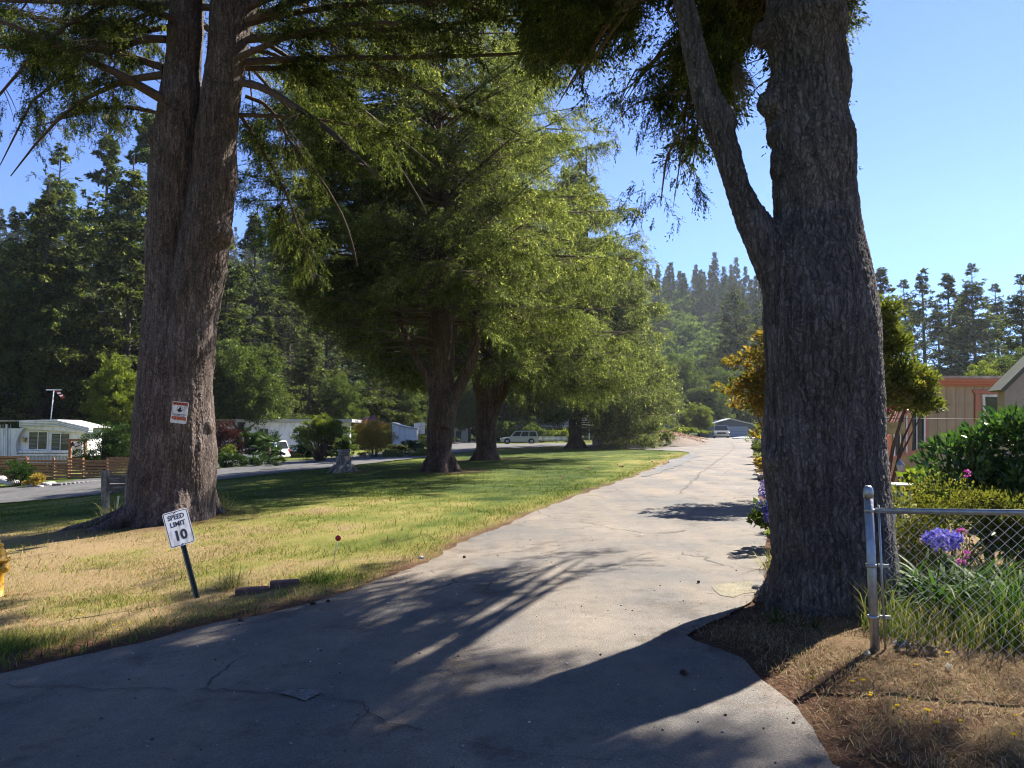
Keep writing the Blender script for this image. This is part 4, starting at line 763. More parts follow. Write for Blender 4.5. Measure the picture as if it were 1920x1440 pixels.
s1 = [([(-600, 800, 812), (-200, 794, 820), (100, 790, 826), (300, 792, 836), (450, 795, 842), (600, 799, 852), (700, 798, 858), (760, 800, 862), (800, 797, 856), (840, 795, 851), (870, 793, 853), (888, 788, 860), (910, 784, 866)], 30.5),
      ([(500, 732, 742), (560, 736, 748), (600, 742, 757), (640, 757, 772), (680, 775, 796), (715, 792, 820), (745, 802, 832), (790, 806, 844)], 30.2), ([(470, 898, 912), (560, 886, 904), (620, 884, 904), (670, 872, 900), (710, 852, 886), (750, 828, 868), (800, 812, 850)], 30.1),
      ([(300, 850, 862), (480, 846, 866), (600, 838, 862), (700, 826, 852), (760, 816, 846)], 30.9), ([(640, 890, 897), (680, 872, 884), (720, 852, 868), (760, 836, 850)], 29.9)]
t1 = lawn_tree(b1, 'nearest of the three lawn spruces, red brown trunk splitting into several upright limbs', None, s1, None, 9.3, 4.6, 25, 350, keep1, 4, .36, kw1, az=lambda n: np.where(rng.uniform(0, 1, n) < .28, R(-90) + rng.uniform(-.6, .6, n), rng.uniform(0, 6.283, n)), lenf=lambda a, f: np.where(np.sin(a) < -.3, 1.3, 1.0))
# extra long low boughs reaching left from the first lawn tree
b2 = P(910, 863, 43); b2[2] = HZ(b2[0], b2[1])
def keep2(p):
    u, v = proj(p); n_ = NZ(p, .45) + .5 * NZ(p, 1.5)
    lowv = np.interp(u, [600, 700, 800, 860, 920, 1000, 1100, 1200, 1300], [600, 690, 715, 700, 700, 765, 775, 700, 640]) + 36 * n_
    return (v < lowv) & (n_ > -.75) & ~((p[:, 1] < b2[1] + 1) & (u > 880) & (u < 975) & (v > 640) & (n_ < .3)) & ~((u > 1150) & (v < 330 + (u - 1150) * 1.9 + 40 * n_))
kw2 = dict(sec_m=5, tert_m=14, lpt=10, secf=.4, tl=.6, ll=.14, lw=.038, hang=.6, smax=2.8, t0=.12, clump=.5, cthr=-.7, tthr=-.18, tfreq=2.8, spread=.8)
s2 = [([(-200, 900, 908), (200, 898, 912), (400, 898, 916), (560, 900, 924), (640, 900, 930), (700, 896, 936), (745, 890, 938), (790, 888, 936), (830, 889, 934), (855, 886, 936), (866, 884, 939), (880, 881, 942)], 43),
      ([(560, 858, 868), (640, 868, 880), (700, 880, 900), (750, 888, 915)], 42.7), ([(600, 990, 1000), (660, 972, 986), (700, 950, 972), (740, 925, 955), (780, 905, 938)], 42.8), ([(560, 940, 952), (640, 938, 954), (700, 928, 950), (750, 915, 942)], 42.6)]
t2 = lawn_tree(b2, 'middle one of the three lawn spruces, dark forked trunk half behind the nearest', None, s2, None, 10.2, 4.5, 30, 280, keep2, 6, .3, kw2, voxel=.06)
b3 = P(1080, 841, 73); b3[2] = HZ(b3[0], b3[1])
def keep3(p):
    u, v = proj(p); n_ = NZ(p, .3) + .5 * NZ(p, 1.0)
    lowv = np.interp(u, [900, 960, 1000, 1040, 1105, 1130, 1160, 1240, 1270, 1300], [690, 760, 770, 775, 770, 830, 838, 836, 800, 740]) + 12 * n_
    rt = np.interp(v, [240, 300, 340, 450, 500, 560, 620, 700, 760, 840], [1150, 1190, 1205, 1245, 1215, 1255, 1225, 1262, 1285, 1265]) + 18 * n_
    front = p[:, 1] < b3[1]
    return (v < lowv) & (u < rt) & (n_ > -.85) & ~((u > 1062) & (u < 1098) & (v > 775) & front)
kw3 = dict(sec_m=3.8, tert_m=8, lpt=9, secf=.42, tl=.8, ll=.24, lw=.065, hang=.55, smax=3.0, t0=.12, clump=.35, cthr=-.75, tthr=-.25, tfreq=1.8, spread=.8)
s3 = [([(280, 1098, 1102), (500, 1088, 1104), (700, 1068, 1096), (780, 1064, 1094), (815, 1064, 1092), (832, 1062, 1095), (842, 1059, 1099), (850, 1056, 1102)], 73)]
t3 = lawn_tree(b3, 'farthest lawn spruce with a dense skirt of needles sweeping low beside the road', None, s3, None, 10.5, 1.6, 30, 330, keep3, 0, .22, kw3, voxel=.09, pw=1.1, lenf=lambda a, f: np.where(np.sin(a) > .2, 1.15, 1.0))
# ------------------------------------------------------------------ forest and garden planting
M_TRUNKFAR = simple('far_trunk_bark', (.07, .055, .045), .9, var=.4, scale=3)
def proto_conifer(name, Ht, Rr, B, kw, leafm, droop=.25, el=0, z0=.12, bare=0, trunk_r=.3):
    "one tree at the origin: trunk + crown"
    f = rng.uniform(0, 1, B) ** .85; z = Ht * (z0 + (1 - z0) * f)
    Lb = np.clip(Rr * (1.03 - f ** 1.15), .25, 99) * rng.uniform(.55, 1.15, B); az = rng.uniform(0, 6.283, B)
    C = curves(np.c_[np.zeros(B), np.zeros(B), z], az, R(el) * rng.uniform(-.5, 1.5, B) + R(35) * f, Lb, rng.uniform(.5, 1.4, B) * droop, .18)
    lv, w = crown(C, Lb, wood=False, keep=(lambda p: NZ(p, .5) > -.8 + bare), **kw)
    m = MB(); m.tube([(0, 0, -1), (0, 0, Ht * .3), (.1, 0, Ht * .7), (0, 0, Ht)], [trunk_r, trunk_r * .75, trunk_r * .4, .03], 8)
    tm = bpy.data.meshes.new('trunk'); tm.from_pydata(m.v, [], m.f); tm.materials.append(M_TRUNKFAR)
    n = len(lv) // 4; V, Fq = joinq([(lv, quadidx(n)), tubes(C, .008 * Lb + .01, Lb * 0 + .01, 3)])
    cm = npmesh('crown', V, Fq); cm.materials.append(leafm); cm.materials.append(M_TRUNKFAR); mi = np.zeros(len(Fq), np.int32); mi[n:] = 1; cm.polygons.foreach_set('material_index', mi)
    return dict(name=name, trunk=tm, crown=cm)
def leaf_blob(blobs, n, ln, wd, nclump=60, spread=.22, up=.3, shell=.5, droopy=0):
    "leaves gathered in clumps through a set of ellipsoids (cx,cy,cz,rx,ry,rz)"
    bl = np.array(blobs, float); vol = bl[:, 3] * bl[:, 4] * bl[:, 5]; bi = rng.choice(len(bl), nclump, p=vol ** .7 / (vol ** .7).sum())
    d = unit(rng.normal(size=(nclump, 3)) + np.array([0, 0, .15])); r_ = rng.uniform(0, 1, nclump) ** shell * rng.uniform(.85, 1.08, nclump)
    c = bl[bi, :3] + d * bl[bi, 3:] * r_[:, None]; R0 = bl[bi, 3:].mean(1) * spread * rng.uniform(.6, 1.4, nclump)
    wgt = R0 ** 2; ci = rng.choice(nclump, n, p=wgt / wgt.sum()); ld = unit(rng.normal(size=(n, 3))); lr = rng.uniform(0, 1, n) ** .45
    p = c[ci] + ld * (R0[ci] * lr)[:, None] * np.array([1.15, 1.15, .72]); out = unit(ld * .6 + d[ci] * .45 + rng.normal(size=(n, 3)) * .45 + np.array([0, 0, up - droopy]))
    k = rng.uniform(.6, 1.25, n); return leafquads(p, out, ln * k, wd * k), c
def proto_broad(name, blobs, n, ln, wd, leafm, nclump=120, trunk=(.25, 5), **kw):
    lv, c = leaf_blob(blobs, n, ln, wd, nclump, **kw); cm = npmesh('crown', lv, quadidx(n)); cm.materials.append(leafm)
    m = MB(); m.tube([(0, 0, -1), (0, 0, trunk[1] * .5), (.1, .1, trunk[1])], [trunk[0], trunk[0] * .8, trunk[0] * .5], 8)
    for q in c[::max(1, len(c) // 14)]:
        m.tube([(0, 0, trunk[1] * .45), tuple(q * np.array([.4, .4, .75])), tuple(q)], [trunk[0] * .5, trunk[0] * .3, .02], 5)
    tm = bpy.data.meshes.new('trunk'); tm.from_pydata(m.v, [], m.f); tm.materials.append(M_TRUNKFAR)
    return dict(name=name, trunk=tm, crown=cm)
def put(pr, x, y, s=1.0, rz=0, label='', cat='tree', group=None, sz=None, z=None):
    z = (HZ(x, y) + float(hill(np.array([x]), np.array([y]))[0])) if z is None else z
    t = thing(pr['name'], label, cat, (x, y, z), rz, group); t.scale = (s, s, sz or s)
    for k in ('trunk', 'crown', 'branches'):
        if k in pr: link(k, pr[k], None, t)
    return t
def at(u, Y): return (u - 960) / F * Y
kwA = dict(sec_m=2.2, tert_m=4.0, lpt=8, secf=.46, tl=.8, ll=.3, lw=.12, hang=.35, smax=3, t0=.05, clump=.45, cthr=-.8, tthr=-.3, tfreq=1.6)
cA = proto_conifer('fir_tree', 28, 7.0, 260, kwA, M_FIR, .28, 5, .04)
cB = proto_conifer('fir_tree', 25, 6.0, 240, kwA, M_FIR, .35, 0, .06, bare=.1)
cD = proto_conifer('fir_tree', 24, 5.4, 190, dict(kwA, sec_m=2.0, tert_m=3.2), M_FIR, .2, 5, .16, bare=.3, trunk_r=.32)
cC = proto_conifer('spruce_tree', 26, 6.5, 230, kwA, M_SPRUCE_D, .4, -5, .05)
def L1(u, Y, top, base=0):
    x = at(u, Y); return x, Y
nL = 'fir standing in the woods behind the white trailer'
for pr, u, Y, vt, lab in [(cA, 95, 84, 262, 'tall pale fir whose top stands against the sky at far left'), (cB, 185, 76, 235, 'tall fir directly left of the double-stemmed trunk, sky beside its crown'), (cC, 75, 60, 330, 'large dark spruce nearest behind the white trailer'), (cC, 235, 64, 280, 'large dark spruce closest to the left side of the double-stemmed trunk'), (cA, 20, 70, 395, 'dense fir at the left edge of the picture above the white trailer'),
                          (cC, 150, 88, 360, 'dark fir in the woods between the taller pale firs'), (cC, -60, 78, 330, 'dark fir at the far left edge of the woods'), (cB, 262, 72, 190, 'tall fir mostly hidden behind the double-stemmed trunk'), (cA, 60, 62, 520, 'short dense fir just behind the flat trailer roof'),
                          (cB, 470, 86, 392, 'pointed fir seen just right of the double-stemmed trunk'), (cA, 420, 74, 440, 'green fir against the right flank of the double-stemmed trunk'), (cC, 540, 92, 470, 'dark fir behind the rounded garden tree'), (cB, 610, 100, 520, 'hazy green fir behind the purple flowering bush'),
                          (cC, 690, 84, 560, 'very dark spruce filling the gap left of the nearest lawn spruce'), (cC, 770, 96, 560, 'dark spruce behind the nearest lawn spruce trunk'), (cC, 930, 125, 600, 'dark spruce far behind the two forked trunks'), (cA, 850, 118, 600, 'green fir above the end of the side lane'), (cA, 1010, 128, 640, 'green fir behind the white house with a deck'),
                          (cB, 500, 70, 590, 'low green fir behind the dark red shrub'), (cA, 580, 78, 610, 'low dense fir left of the bluish garden tree'), (cC, 1130, 118, 600, 'fir behind the farthest lawn spruce')]:
    x = at(u, Y); gz = HZ(x, Y); ht = (1.6 + (812 - vt) / F * Y) - gz; H0_ = {id(cA): 28, id(cB): 25, id(cC): 26, id(cD): 24}[id(pr)]; s = ht / H0_
    put(pr, x, Y, min(s * 1.3, s * .45 + .85), rng.uniform(0, 6), lab, sz=s)
back = [(i, u, Y) for i, (u, Y) in enumerate([(-120, 100), (-40, 96), (35, 102), (110, 106), (170, 100), (240, 98), (300, 104), (400, 98), (445, 106), (520, 112), (575, 108), (640, 116), (700, 108), (760, 118), (820, 112), (880, 122), (945, 118), (1005, 124), (1060, 118), (1120, 128), (1180, 122), (350, 90), (140, 96), (75, 92)])]
for i, u, Y in back:
    pr = (cA, cC, cB)[i % 3]; vt = rng.uniform(400, 520) if u < 620 else rng.uniform(520, 600); x = at(u, Y); gz = HZ(x, Y); ht = (1.6 + (812 - vt) / F * Y) - gz; s = ht / {id(cA): 28, id(cB): 25, id(cC): 26}[id(pr)]
    put(pr, x, Y, max(s, .85) * 1.1, i * 1.7, 'dense dark conifer in the back row of the woods', group='back row of the woods', sz=s)
for pr, u, Y, vt, lab in [(cB, 1660, 98, 497, 'leftmost tall fir beyond the tan trailer, just right of the lumpy trunk'), (cA, 1702, 104, 522, 'fir with a broken outline second from the lumpy trunk'), (cD, 1738, 96, 503, 'thin fir with a bare lower trunk standing above the coral trim'), (cB, 1786, 98, 508, 'narrow dark fir in the middle of the right hand group'), (cB, 1812, 106, 545, 'dark fir filling the gap in the right hand group'),
                          (cA, 1833, 92, 492, 'tallest full fir of the right hand group'), (cA, 1875, 100, 530, 'broad fir between the tallest one and the right edge'), (cA, 1925, 64, 512, 'near fir with long pale boughs at the right edge'), (cC, 1640, 120, 560, 'distant dark fir right behind the lumpy trunk'), (cD, 1765, 112, 560, 'faint fir in the gap above the trailer roof')]:
    x = at(u, Y); gz = HZ(x, Y); ht = (1.6 + (812 - vt) / F * Y) - gz; H0_ = {id(cA): 28, id(cB): 25, id(cC): 26, id(cD): 24}[id(pr)]; s = ht / H0_
    put(pr, x, Y, max(s, .5) * (1.3 if pr is not cD else 1.25), rng.uniform(0, 6), lab, sz=s)
# big dark fir beside the road's end, another beside it
for pr, u, Y, vt, lab, g_ in [(cC, 1382, 140, 528, 'large dark conifer rising behind the road end garage', 1.25), (cA, 1425, 150, 560, 'dark conifer half hidden behind the left flank of the lumpy trunk', 1.2), (cC, 1335, 170, 640, 'small dark conifer at the foot of the slope', 1.0)]:
    x = at(u, Y); gz = HZ(x, Y) + float(hill(np.array([x]), np.array([Y]))[0]); ht = (1.6 + (812 - vt) / F * Y) - gz; H0_ = {id(cA): 28, id(cC): 26}[id(pr)]; put(pr, x, Y, ht / H0_ * g_, 1, lab, sz=ht / H0_)
bA = proto_broad('leafy_tree', [(0, 0, 7, 4, 4, 3.6), (2.5, 0, 5, 2.6, 2.6, 2.4), (-2.6, .5, 4.8, 2.6, 2.6, 2.4), (0, -2, 4, 2.8, 2.8, 2.2)], 52000, .2, .12, M_LEAF_G, 260, spread=.17)
bB = proto_broad('leafy_tree', [(0, 0, 5.5, 3.6, 3.6, 3.4), (1.6, .6, 8, 2, 2, 1.8), (-1.8, 0, 3.4, 2.4, 2.4, 2.2)], 46000, .19, .12, M_LEAF_Y, 240, spread=.17)
for pr, u, Y, vt, lab, g_ in [(bA, 55, 60, 520, 'broad light green leafy tree behind the white trailer', 1.0), (bA, 0, 64, 560, 'leafy tree at the left picture edge behind the trailer roof', 1.0), (bA, 130, 66, 600, 'green leafy tree between the pale firs and the flag pole', .9), (bB, 218, 57, 656, 'rounded yellow green tree touching the left side of the double-stemmed trunk', .62),
                              (bA, 640, 76, 700, 'small bluish green leafy tree above the purple flowering bush', .6), (bA, 450, 66, 640, 'leafy tree above the dark red shrub', .9), (bA, 1275, 125, 665, 'green leafy tree above the grey barn', 1.1), (bA, 1235, 118, 690, 'leafy tree tucked against the skirt of the farthest lawn spruce', 1.0), (bA, 1330, 120, 715, 'green leafy tree behind the low garage', .9),
                              (bB, 1312, 100, 752, 'bright yellow green leafy tree between the barn and the garage', .5), (bB, 1290, 104, 762, 'bright green bush behind the barn roof', .45), (bA, 1360, 128, 690, 'olive leafy tree under the large dark conifer', 1.1), (bB, 1848, 55, 668, 'yellow green leafy tree just above the tan trailer roof', .55), (bA, 1905, 56, 655, 'leafy tree at the right edge above the gable roof', .6),
                              (bA, 1600, 70, 700, 'leafy tree behind the lumpy trunk', .7), (bA, 985, 108, 720, 'leafy tree behind the white deck house', .8), (bA, 880, 104, 700, 'dark leafy tree at the far bend of the side lane', .8), (bA, 1165, 104, 700, 'leafy tree behind the farthest lawn spruce', .9), (bA, 750, 88, 700, 'leafy tree behind the white garden shed', .6)]:
    x = at(u, Y); gz = HZ(x, Y) + float(hill(np.array([x]), np.array([Y]))[0]); ht = (1.6 + (812 - vt) / F * Y) - gz; put(pr, x, Y, g_ * (1 if ht > 0 else 1), rng.uniform(0, 6), lab, sz=max(ht, 1) / (10.4 if pr is bA else 9.9))
# wooded hillside: one object per tree, two conifer shapes and one leafy shape
kwH = dict(sec_m=1.0, tert_m=2.0, lpt=5, secf=.45, tl=1.1, ll=.6, lw=.26, hang=.2, smax=2.4, t0=.05, cthr=-.9, tthr=-.6, tfreq=1)
hA = proto_conifer('hill_conifer', 22, 5.0, 150, kwH, M_HILLFIR, .25, 5, .08, trunk_r=.25); hB = proto_conifer('hill_conifer', 19, 4.2, 120, kwH, M_HILLFIR, .3, 0, .1, trunk_r=.25)
hC = proto_broad('hill_leafy_tree', [(0, 0, 6, 4.5, 4.5, 4), (2, 1, 8, 3, 3, 2.6)], 2600, .75, .5, M_HILLBL, 40)
def sky_ang(x, y): return 960 + F * x / y
nh = 0
for y in np.arange(165, 352, 8.0):
    for x in np.arange(-.74 * y, .36 * y, 7.5 if y > 200 else 8.5):
        jx, jy = x + rng.uniform(-3, 3), y + rng.uniform(-3, 3); u = sky_ang(jx, jy)
        if not (1195 < u < 1450 or (-60 < u < 430 and y > 230 and rng.uniform() < .3) or (430 < u < 720 and rng.uniform() < .55 and y > 240) or (1640 < u and y > 300)): continue
        if nh >= 285: continue
        vb = 812 - F * (HZ(jx, jy) + float(hill(np.array([jx]), np.array([jy]))[0]) - 1.6) / jy
        leafy = (1205 < u < 1360 and y < 262) or rng.uniform() < .12
        pr = hC if leafy else (hA if rng.uniform() < .6 else hB); s = rng.uniform(.75, 1.15)
        put(pr, jx, jy, s * .95, rng.uniform(0, 6), 'yellow green leafy tree on the wooded hillside beyond the road end' if leafy else 'hazy blue green conifer on the wooded hillside', group='leafy trees on the hillside' if leafy else 'conifers on the hillside', sz=s * rng.uniform(.9, 1.2)); nh += 1
print('hill trees', nh)
# garden shrubs: each its own foliage and stems
def shrub(name, label, base, blobs, n, ln, wd, mat, cat='shrub', nclump=50, stems=8, sr=.02, group=None, rz=0, stemm=None, **kw):
    t = thing(name, label, cat, base, rz, group); lv, c = leaf_blob(blobs, n, ln, wd, nclump, **kw); lv[:, 2] = np.maximum(lv[:, 2], .01)
    link('foliage', npmesh('foliage', lv, quadidx(n)), mat, t); m = MB()
    for q in c[:stems]:
        m.tube([(q[0] * .12, q[1] * .12, -.05), (q[0] * .5, q[1] * .5, q[2] * .55), tuple(q)], [sr, sr * .7, sr * .2], 5)
    if stems: m.build('stems', stemm or M_TWIG, t)
    return t
def gp(u, Y, dz=0):
    x = at(u, Y); return np.array([x, Y, HZ(x, Y) + dz])
M_PHOT = foliage('photinia_leaves', (.05, .07, .012), (.13, .15, .03), (.32, .17, .06), .42, .2, clump=2.5)
M_MAPLE = foliage('turning_maple_leaves', (.06, .085, .012), (.24, .16, .035), (.46, .16, .05), .55, .06, clump=1.4, tint=1.1)
M_RHODO = foliage('rhododendron_leaves', (.02, .06, .018), (.05, .11, .025), (.1, .19, .03), .32, .5, rough=.3, clump=3)
M_HEDGE = foliage('low_hedge_leaves', (.045, .07, .012), (.14, .14, .03), (.24, .18, .06), .4, .12, clump=3)
M_RED = foliage('dark_red_leaves', (.02, .008, .01), (.05, .015, .02), (.09, .03, .025), .35, .06)
M_LILAC = foliage('seeding_shrub_leaves', (.08, .12, .03), (.17, .18, .06), (.3, .14, .08), .45, .1, clump=4)
M_ORGB = foliage('yellow_orange_shrub', (.16, .15, .025), (.32, .21, .06), (.42, .13, .08), .5, .06, clump=3)
M_DARKG = foliage('dark_green_leaves', (.012, .035, .01), (.035, .065, .016), (.07, .11, .03), .38, .12, clump=3)
M_PURP = straw('purple_petals', [(0, (.25, .05, .2)), (1, (.5, .16, .4))], .4)
x = shrub('photinia_tree', 'upright yellow green tree with reddish tips right behind the lumpy trunk', gp(1636, 14), [(.26, 0, 3.8, .34, .4, .36), (.36, .1, 3.25, .42, .5, .42), (.61, 0, 2.55, .5, .5, .4), (.78, -.1, 2.2, .42, .4, .36), (.06, 0, 2.4, .5, .5, .5), (-.14, 0, 3.1, .4, .4, .5)], 24000, .085, .04, M_PHOT, 'tree', 170, 5, .03, spread=.36, up=.6)
x = shrub('maple_tree', 'small tree with orange and green leaves leaning over the road beyond the lumpy trunk', gp(1480, 17), [(-.5, 0, 2.4, .85, 1, .6), (-.85, 0, 3.2, .6, .7, .4), (.1, 0, 3.2, 1.0, 1, .9), (-.2, .2, 1.9, .9, .9, .5), (.9, 0, 2.6, 1, 1, .9), (-1.2, .1, 2.5, .45, .6, .35), (0, 0, 3.9, .6, .6, .35)], 17000, .1, .06, M_MAPLE, 'tree', 130, 16, .035, spread=.26, up=.0)
x = shrub('rhododendron', 'large glossy dark green bush behind the wire fence', gp(1850, 8.6), [(-.38, 0, 1.12, .36, .45, .42), (.05, 0, 1.25, .45, .5, .5), (.45, 0, 1.45, .5, .5, .52), (1.0, 0, 1.6, .6, .6, .6), (1.6, 0, 1.6, .7, .7, .8), (.3, -.2, .7, .9, .55, .6)], 15000, .12, .046, M_RHODO, 'bush', 260, 14, .03, spread=.26, up=.35, shell=.35)
x = shrub('garden_hedge', 'low yellow green hedge above the fence rail', gp(1752, 7.6), [(-.35, 0, .72, .35, .4, .32), (.05, 0, .76, .4, .4, .34), (.5, 0, .8, .45, .4, .3), (-.05, .1, .35, .7, .4, .35), (.9, .1, .7, .4, .4, .3)], 12000, .035, .018, M_HEDGE, 'hedge', 140, 14, .012, spread=.25, up=.5)
x = shrub('hydrangea_leaves_bush', 'small bright leafed bush beside the lamp post', gp(1722, 9.5), [(0, 0, .75, .4, .4, .35), (.4, 0, .6, .35, .3, .3)], 1200, .11, .07, M_LEAF_Y, 'bush', 40, 5, .012, spread=.3)
# left side planting
shrub('dark_shrub', 'dark tangled shrub between the plank fence and the double-stemmed trunk', gp(200, 47), [(0, 0, 1.4, 1.9, 1.2, 1.5), (1.3, 0, 1.6, 1.2, 1, 1.2), (-1.2, 0, 1.0, 1, .8, 1.0), (.6, 0, 2.6, .9, .8, .8)], 16000, .12, .05, M_DARKG, 'shrub', 130, 14, .03, up=.2)
shrub('lilac_shrub', 'pale shrub with brownish seed heads behind the white trailer', gp(30, 57), [(0, 0, 2.6, 1.9, 1.6, 1.5), (-1.4, 0, 2.2, 1.2, 1, 1.2), (1.4, 0, 2.1, 1.1, 1, 1.0)], 9000, .14, .06, M_LILAC, 'shrub', 90, 10, .03, up=.5)
shrub('round_shrub', 'dark round shrub in front of the plank fence', gp(40, 40), [(0, 0, .75, .85, .8, .75), (.4, 0, .5, .6, .6, .5)], 7000, .08, .04, M_DARKG, 'shrub', 80, 8, .02, up=.3)
shrub('flowering_shrub', 'small yellow and orange plant at the foot of the plank fence', gp(74, 39), [(0, 0, .42, .42, .4, .4), (-.5, 0, .2, .35, .3, .2)], 2600, .09, .03, M_ORGB, 'plant', 40, 6, .01, up=.6)
shrub('red_leaved_shrub', 'dark red leaved shrub to the right of the double-stemmed trunk', gp(425, 56), [(0, 0, 2.0, 1.5, 1.3, 1.3), (-.9, 0, 1.4, 1.2, 1, 1), (1.0, 0, 1.6, 1, 1, .9), (.2, 0, .7, 1.6, 1, .7)], 15000, .12, .06, M_RED, 'shrub', 120, 12, .04)
shrub('garden_plants', 'mixed dark green plants behind the low white picket edging', gp(440, 50), [(0, 0, .45, 1.8, .5, .5), (1.6, 0, .4, 1.2, .5, .4), (-1.3, 0, .55, .8, .5, .5)], 7000, .12, .05, M_DARKG, 'plants', 80, 0)
shrub('yellow_shrub', 'small bright yellow green shrub in shade by the picket edging', gp(432, 53), [(0, 0, 1.0, .55, .5, .45)], 900, .13, .07, M_LEAF_Y, 'shrub', 24, 5, .02)
pal = thing('palm', 'dark fan palm beside the white car', 'palm', gp(505, 53)); m = MB(); m.tube([(0, 0, -.1), (.05, 0, 1.2)], [.14, .12], 8); m.build('trunk', M_TWIG, pal)
pv = []; 
for i in range(26):
    a = rng.uniform(0, 6.283); e = rng.uniform(-.5, 1.2); dv = np.array([math.cos(a) * math.cos(e), math.sin(a) * math.cos(e), math.sin(e)]); c = np.array([.05, 0, 1.2]) + dv * .75
    for j in np.linspace(-1.1, 1.1, 13):
        sd = unit(np.cross(dv, [0, 0, 1.])); d2 = unit(dv * math.cos(j) + sd * math.sin(j) - np.array([0, 0, .2])); pv.append(leafquads(c[None], d2[None], .62, .06))
    pv.append(leafquads(np.array([[.05, 0, 1.2]]), dv[None], .78, .03))
pv = np.vstack(pv); link('fronds', npmesh('fronds', pv, quadidx(len(pv) // 4)), M_DARKG, pal)
shrub('rounded_tree', 'small round-topped garden tree with twisted dark stems and bright green top', gp(602, 55), [(0, 0, 2.6, 1.5, 1.3, .55), (.9, 0, 2.2, 1.1, 1, .5), (-1.1, 0, 2.0, 1.0, 1, .5), (0, 0, 3.1, .9, .9, .4), (.2, -.3, 1.9, 1.6, 1.0, .5), (1.3, 0, 1.5, .7, .7, .4)], 17000, .13, .065, M_LEAF_Y, 'tree', 150, 22, .07, up=.1, spread=.24)
sb = shrub('butterfly_bush', 'rounded bush of yellow orange foliage topped with purple flower spikes', gp(702, 60), [(0, 0, 1.7, 1.6, 1.3, 1.3), (-.7, 0, 2.1, 1.0, 1, .9), (.9, 0, 1.3, 1.0, .9, .9)], 15000, .14, .035, M_ORGB, 'bush', 150, 18, .03, up=.6)
pv = []
for i in range(90):
    a = rng.uniform(0, 6.283); r_ = rng.uniform(0, 1.4); c = np.array([math.cos(a) * r_ - .3, math.sin(a) * r_ * .6, 3.05 - .28 * r_ ** 2 + rng.uniform(-.1, .1)])
    for j in range(5): pv.append(leafquads((c + rng.normal(0, .03, 3) + np.array([0, 0, j * .05]))[None], unit(rng.normal(0, .4, 3) + np.array([0, 0, .6]))[None], .1, .05))
pv = np.vstack(pv); link('flowers', npmesh('flowers', pv, quadidx(len(pv) // 4)), M_PURP, sb)
shrub('bed_plants', 'pale mixed plants of the flower bed along the side lane', gp(725, 58), [(-1.6, 0, .3, 1.2, .5, .3), (.2, 0, .35, 1.3, .5, .35), (2.2, 0, .3, 1.2, .5, .3), (3.2, .4, .55, .8, .5, .5)], 6000, .12, .05, M_LILAC, 'plants', 90, 0, up=.5)
shrub('leafy_bush', 'loose green bush standing behind the barrel planter', gp(648, 50), [(0, 0, 1.2, .9, .8, .8), (.3, 0, 1.9, .5, .5, .4), (-.5, 0, .7, .7, .6, .5)], 4500, .11, .05, M_LEAF_G, 'bush', 60, 8, .02, up=.5)
shrub('garden_hedge', 'pale clipped hedge behind the silver estate car', gp(972, 103), [(-2.4, 0, 1.5, 2.2, 1.2, 1.5), (.5, 0, 1.6, 2.4, 1.2, 1.4), (3, 0, 1.0, 2.0, 1.2, 1.0)], 8000, .25, .14, M_LEAF_G, 'hedge', 120, 0)
shrub('ivy_bank', 'yellow green ivy bank below the white deck', gp(1035, 104), [(-2.5, 0, .9, 2.5, 1, .9), (1.5, 0, .9, 2.5, 1, .9)], 5000, .25, .14, M_LEAF_Y, 'hedge', 90, 0)
for u, Y, r_, h_, mt, lb_ in [(1428, 42, .9, 1.9, M_LEAF_Y, 'pale flowering shrub nearest the garage along the right road edge'), (1432, 34, .6, 1.2, M_LEAF_G, 'leafy shrub leaning from the right road edge halfway to the garage'), (1436, 29, .5, .8, M_LILAC, 'seeding weedy shrub by the white stones'), (1434, 24, .4, .75, M_ORGB, 'reddish brown low shrub just beyond the stones'), (1424, 54, .8, 1.6, M_LEAF_G, 'green shrub near the garage corner')]:
    shrub('roadside_shrub', lb_, gp(u, Y), [(0, 0, h_ * .55, r_, r_, h_ * .45), (r_ * .6, 0, h_ * .4, r_, r_, h_ * .4)], 2600, .11, .05, mt, 'shrub', 45, 6, .015, up=.5)
shrub('ivy_mound_plants', 'yellow green ground plants on top of the bark mound', gp(1262, 84, .9), [(-1.6, 0, .25, 1.8, 1, .3), (1.4, 0, .2, 1.8, 1, .3), (3.2, 0, -.1, 1, 1, .25)], 4200, .22, .12, M_LEAF_Y, 'plants', 70, 0)
shrub('dark_shrub', 'tall dark shrub hiding the front of the white car', gp(484, 55), [(0, 0, 1.3, 1.1, .8, 1.1), (.9, 0, .8, 1.0, .7, .8), (-.7, 0, 1.9, .8, .6, .8)], 15000, .12, .055, M_DARKG, 'shrub', 70, 8, .03)
shrub('leafy_bush', 'dark leafy bush left of the round-topped tree before the white wall', gp(572, 58), [(0, 0, .9, .9, .7, .8), (.8, 0, .7, .8, .6, .6)], 8000, .12, .055, M_DARKG, 'bush', 80, 6, .02)
shrub('leafy_bush', 'tall shaded bush behind the loose green bush and barrel planter', gp(632, 60), [(0, 0, 1.6, 1.0, .8, 1.3), (-.8, 0, 1.0, .8, .7, .9)], 11000, .12, .055, M_DARKG, 'bush', 90, 6, .02)
shrub('leafy_bush', 'dark bush at the foot of the white garden shed', gp(775, 60), [(0, 0, .7, 1.0, .6, .6), (-1.2, 0, .4, .7, .5, .4)], 6000, .12, .055, M_DARKG, 'bush', 70, 4, .02)
shrub('small_shrub', 'small dark shrub at the wheel of the white car', gp(522, 49), [(0, 0, .4, .5, .4, .4)], 1500, .08, .04, M_DARKG, 'shrub', 30, 4, .012)
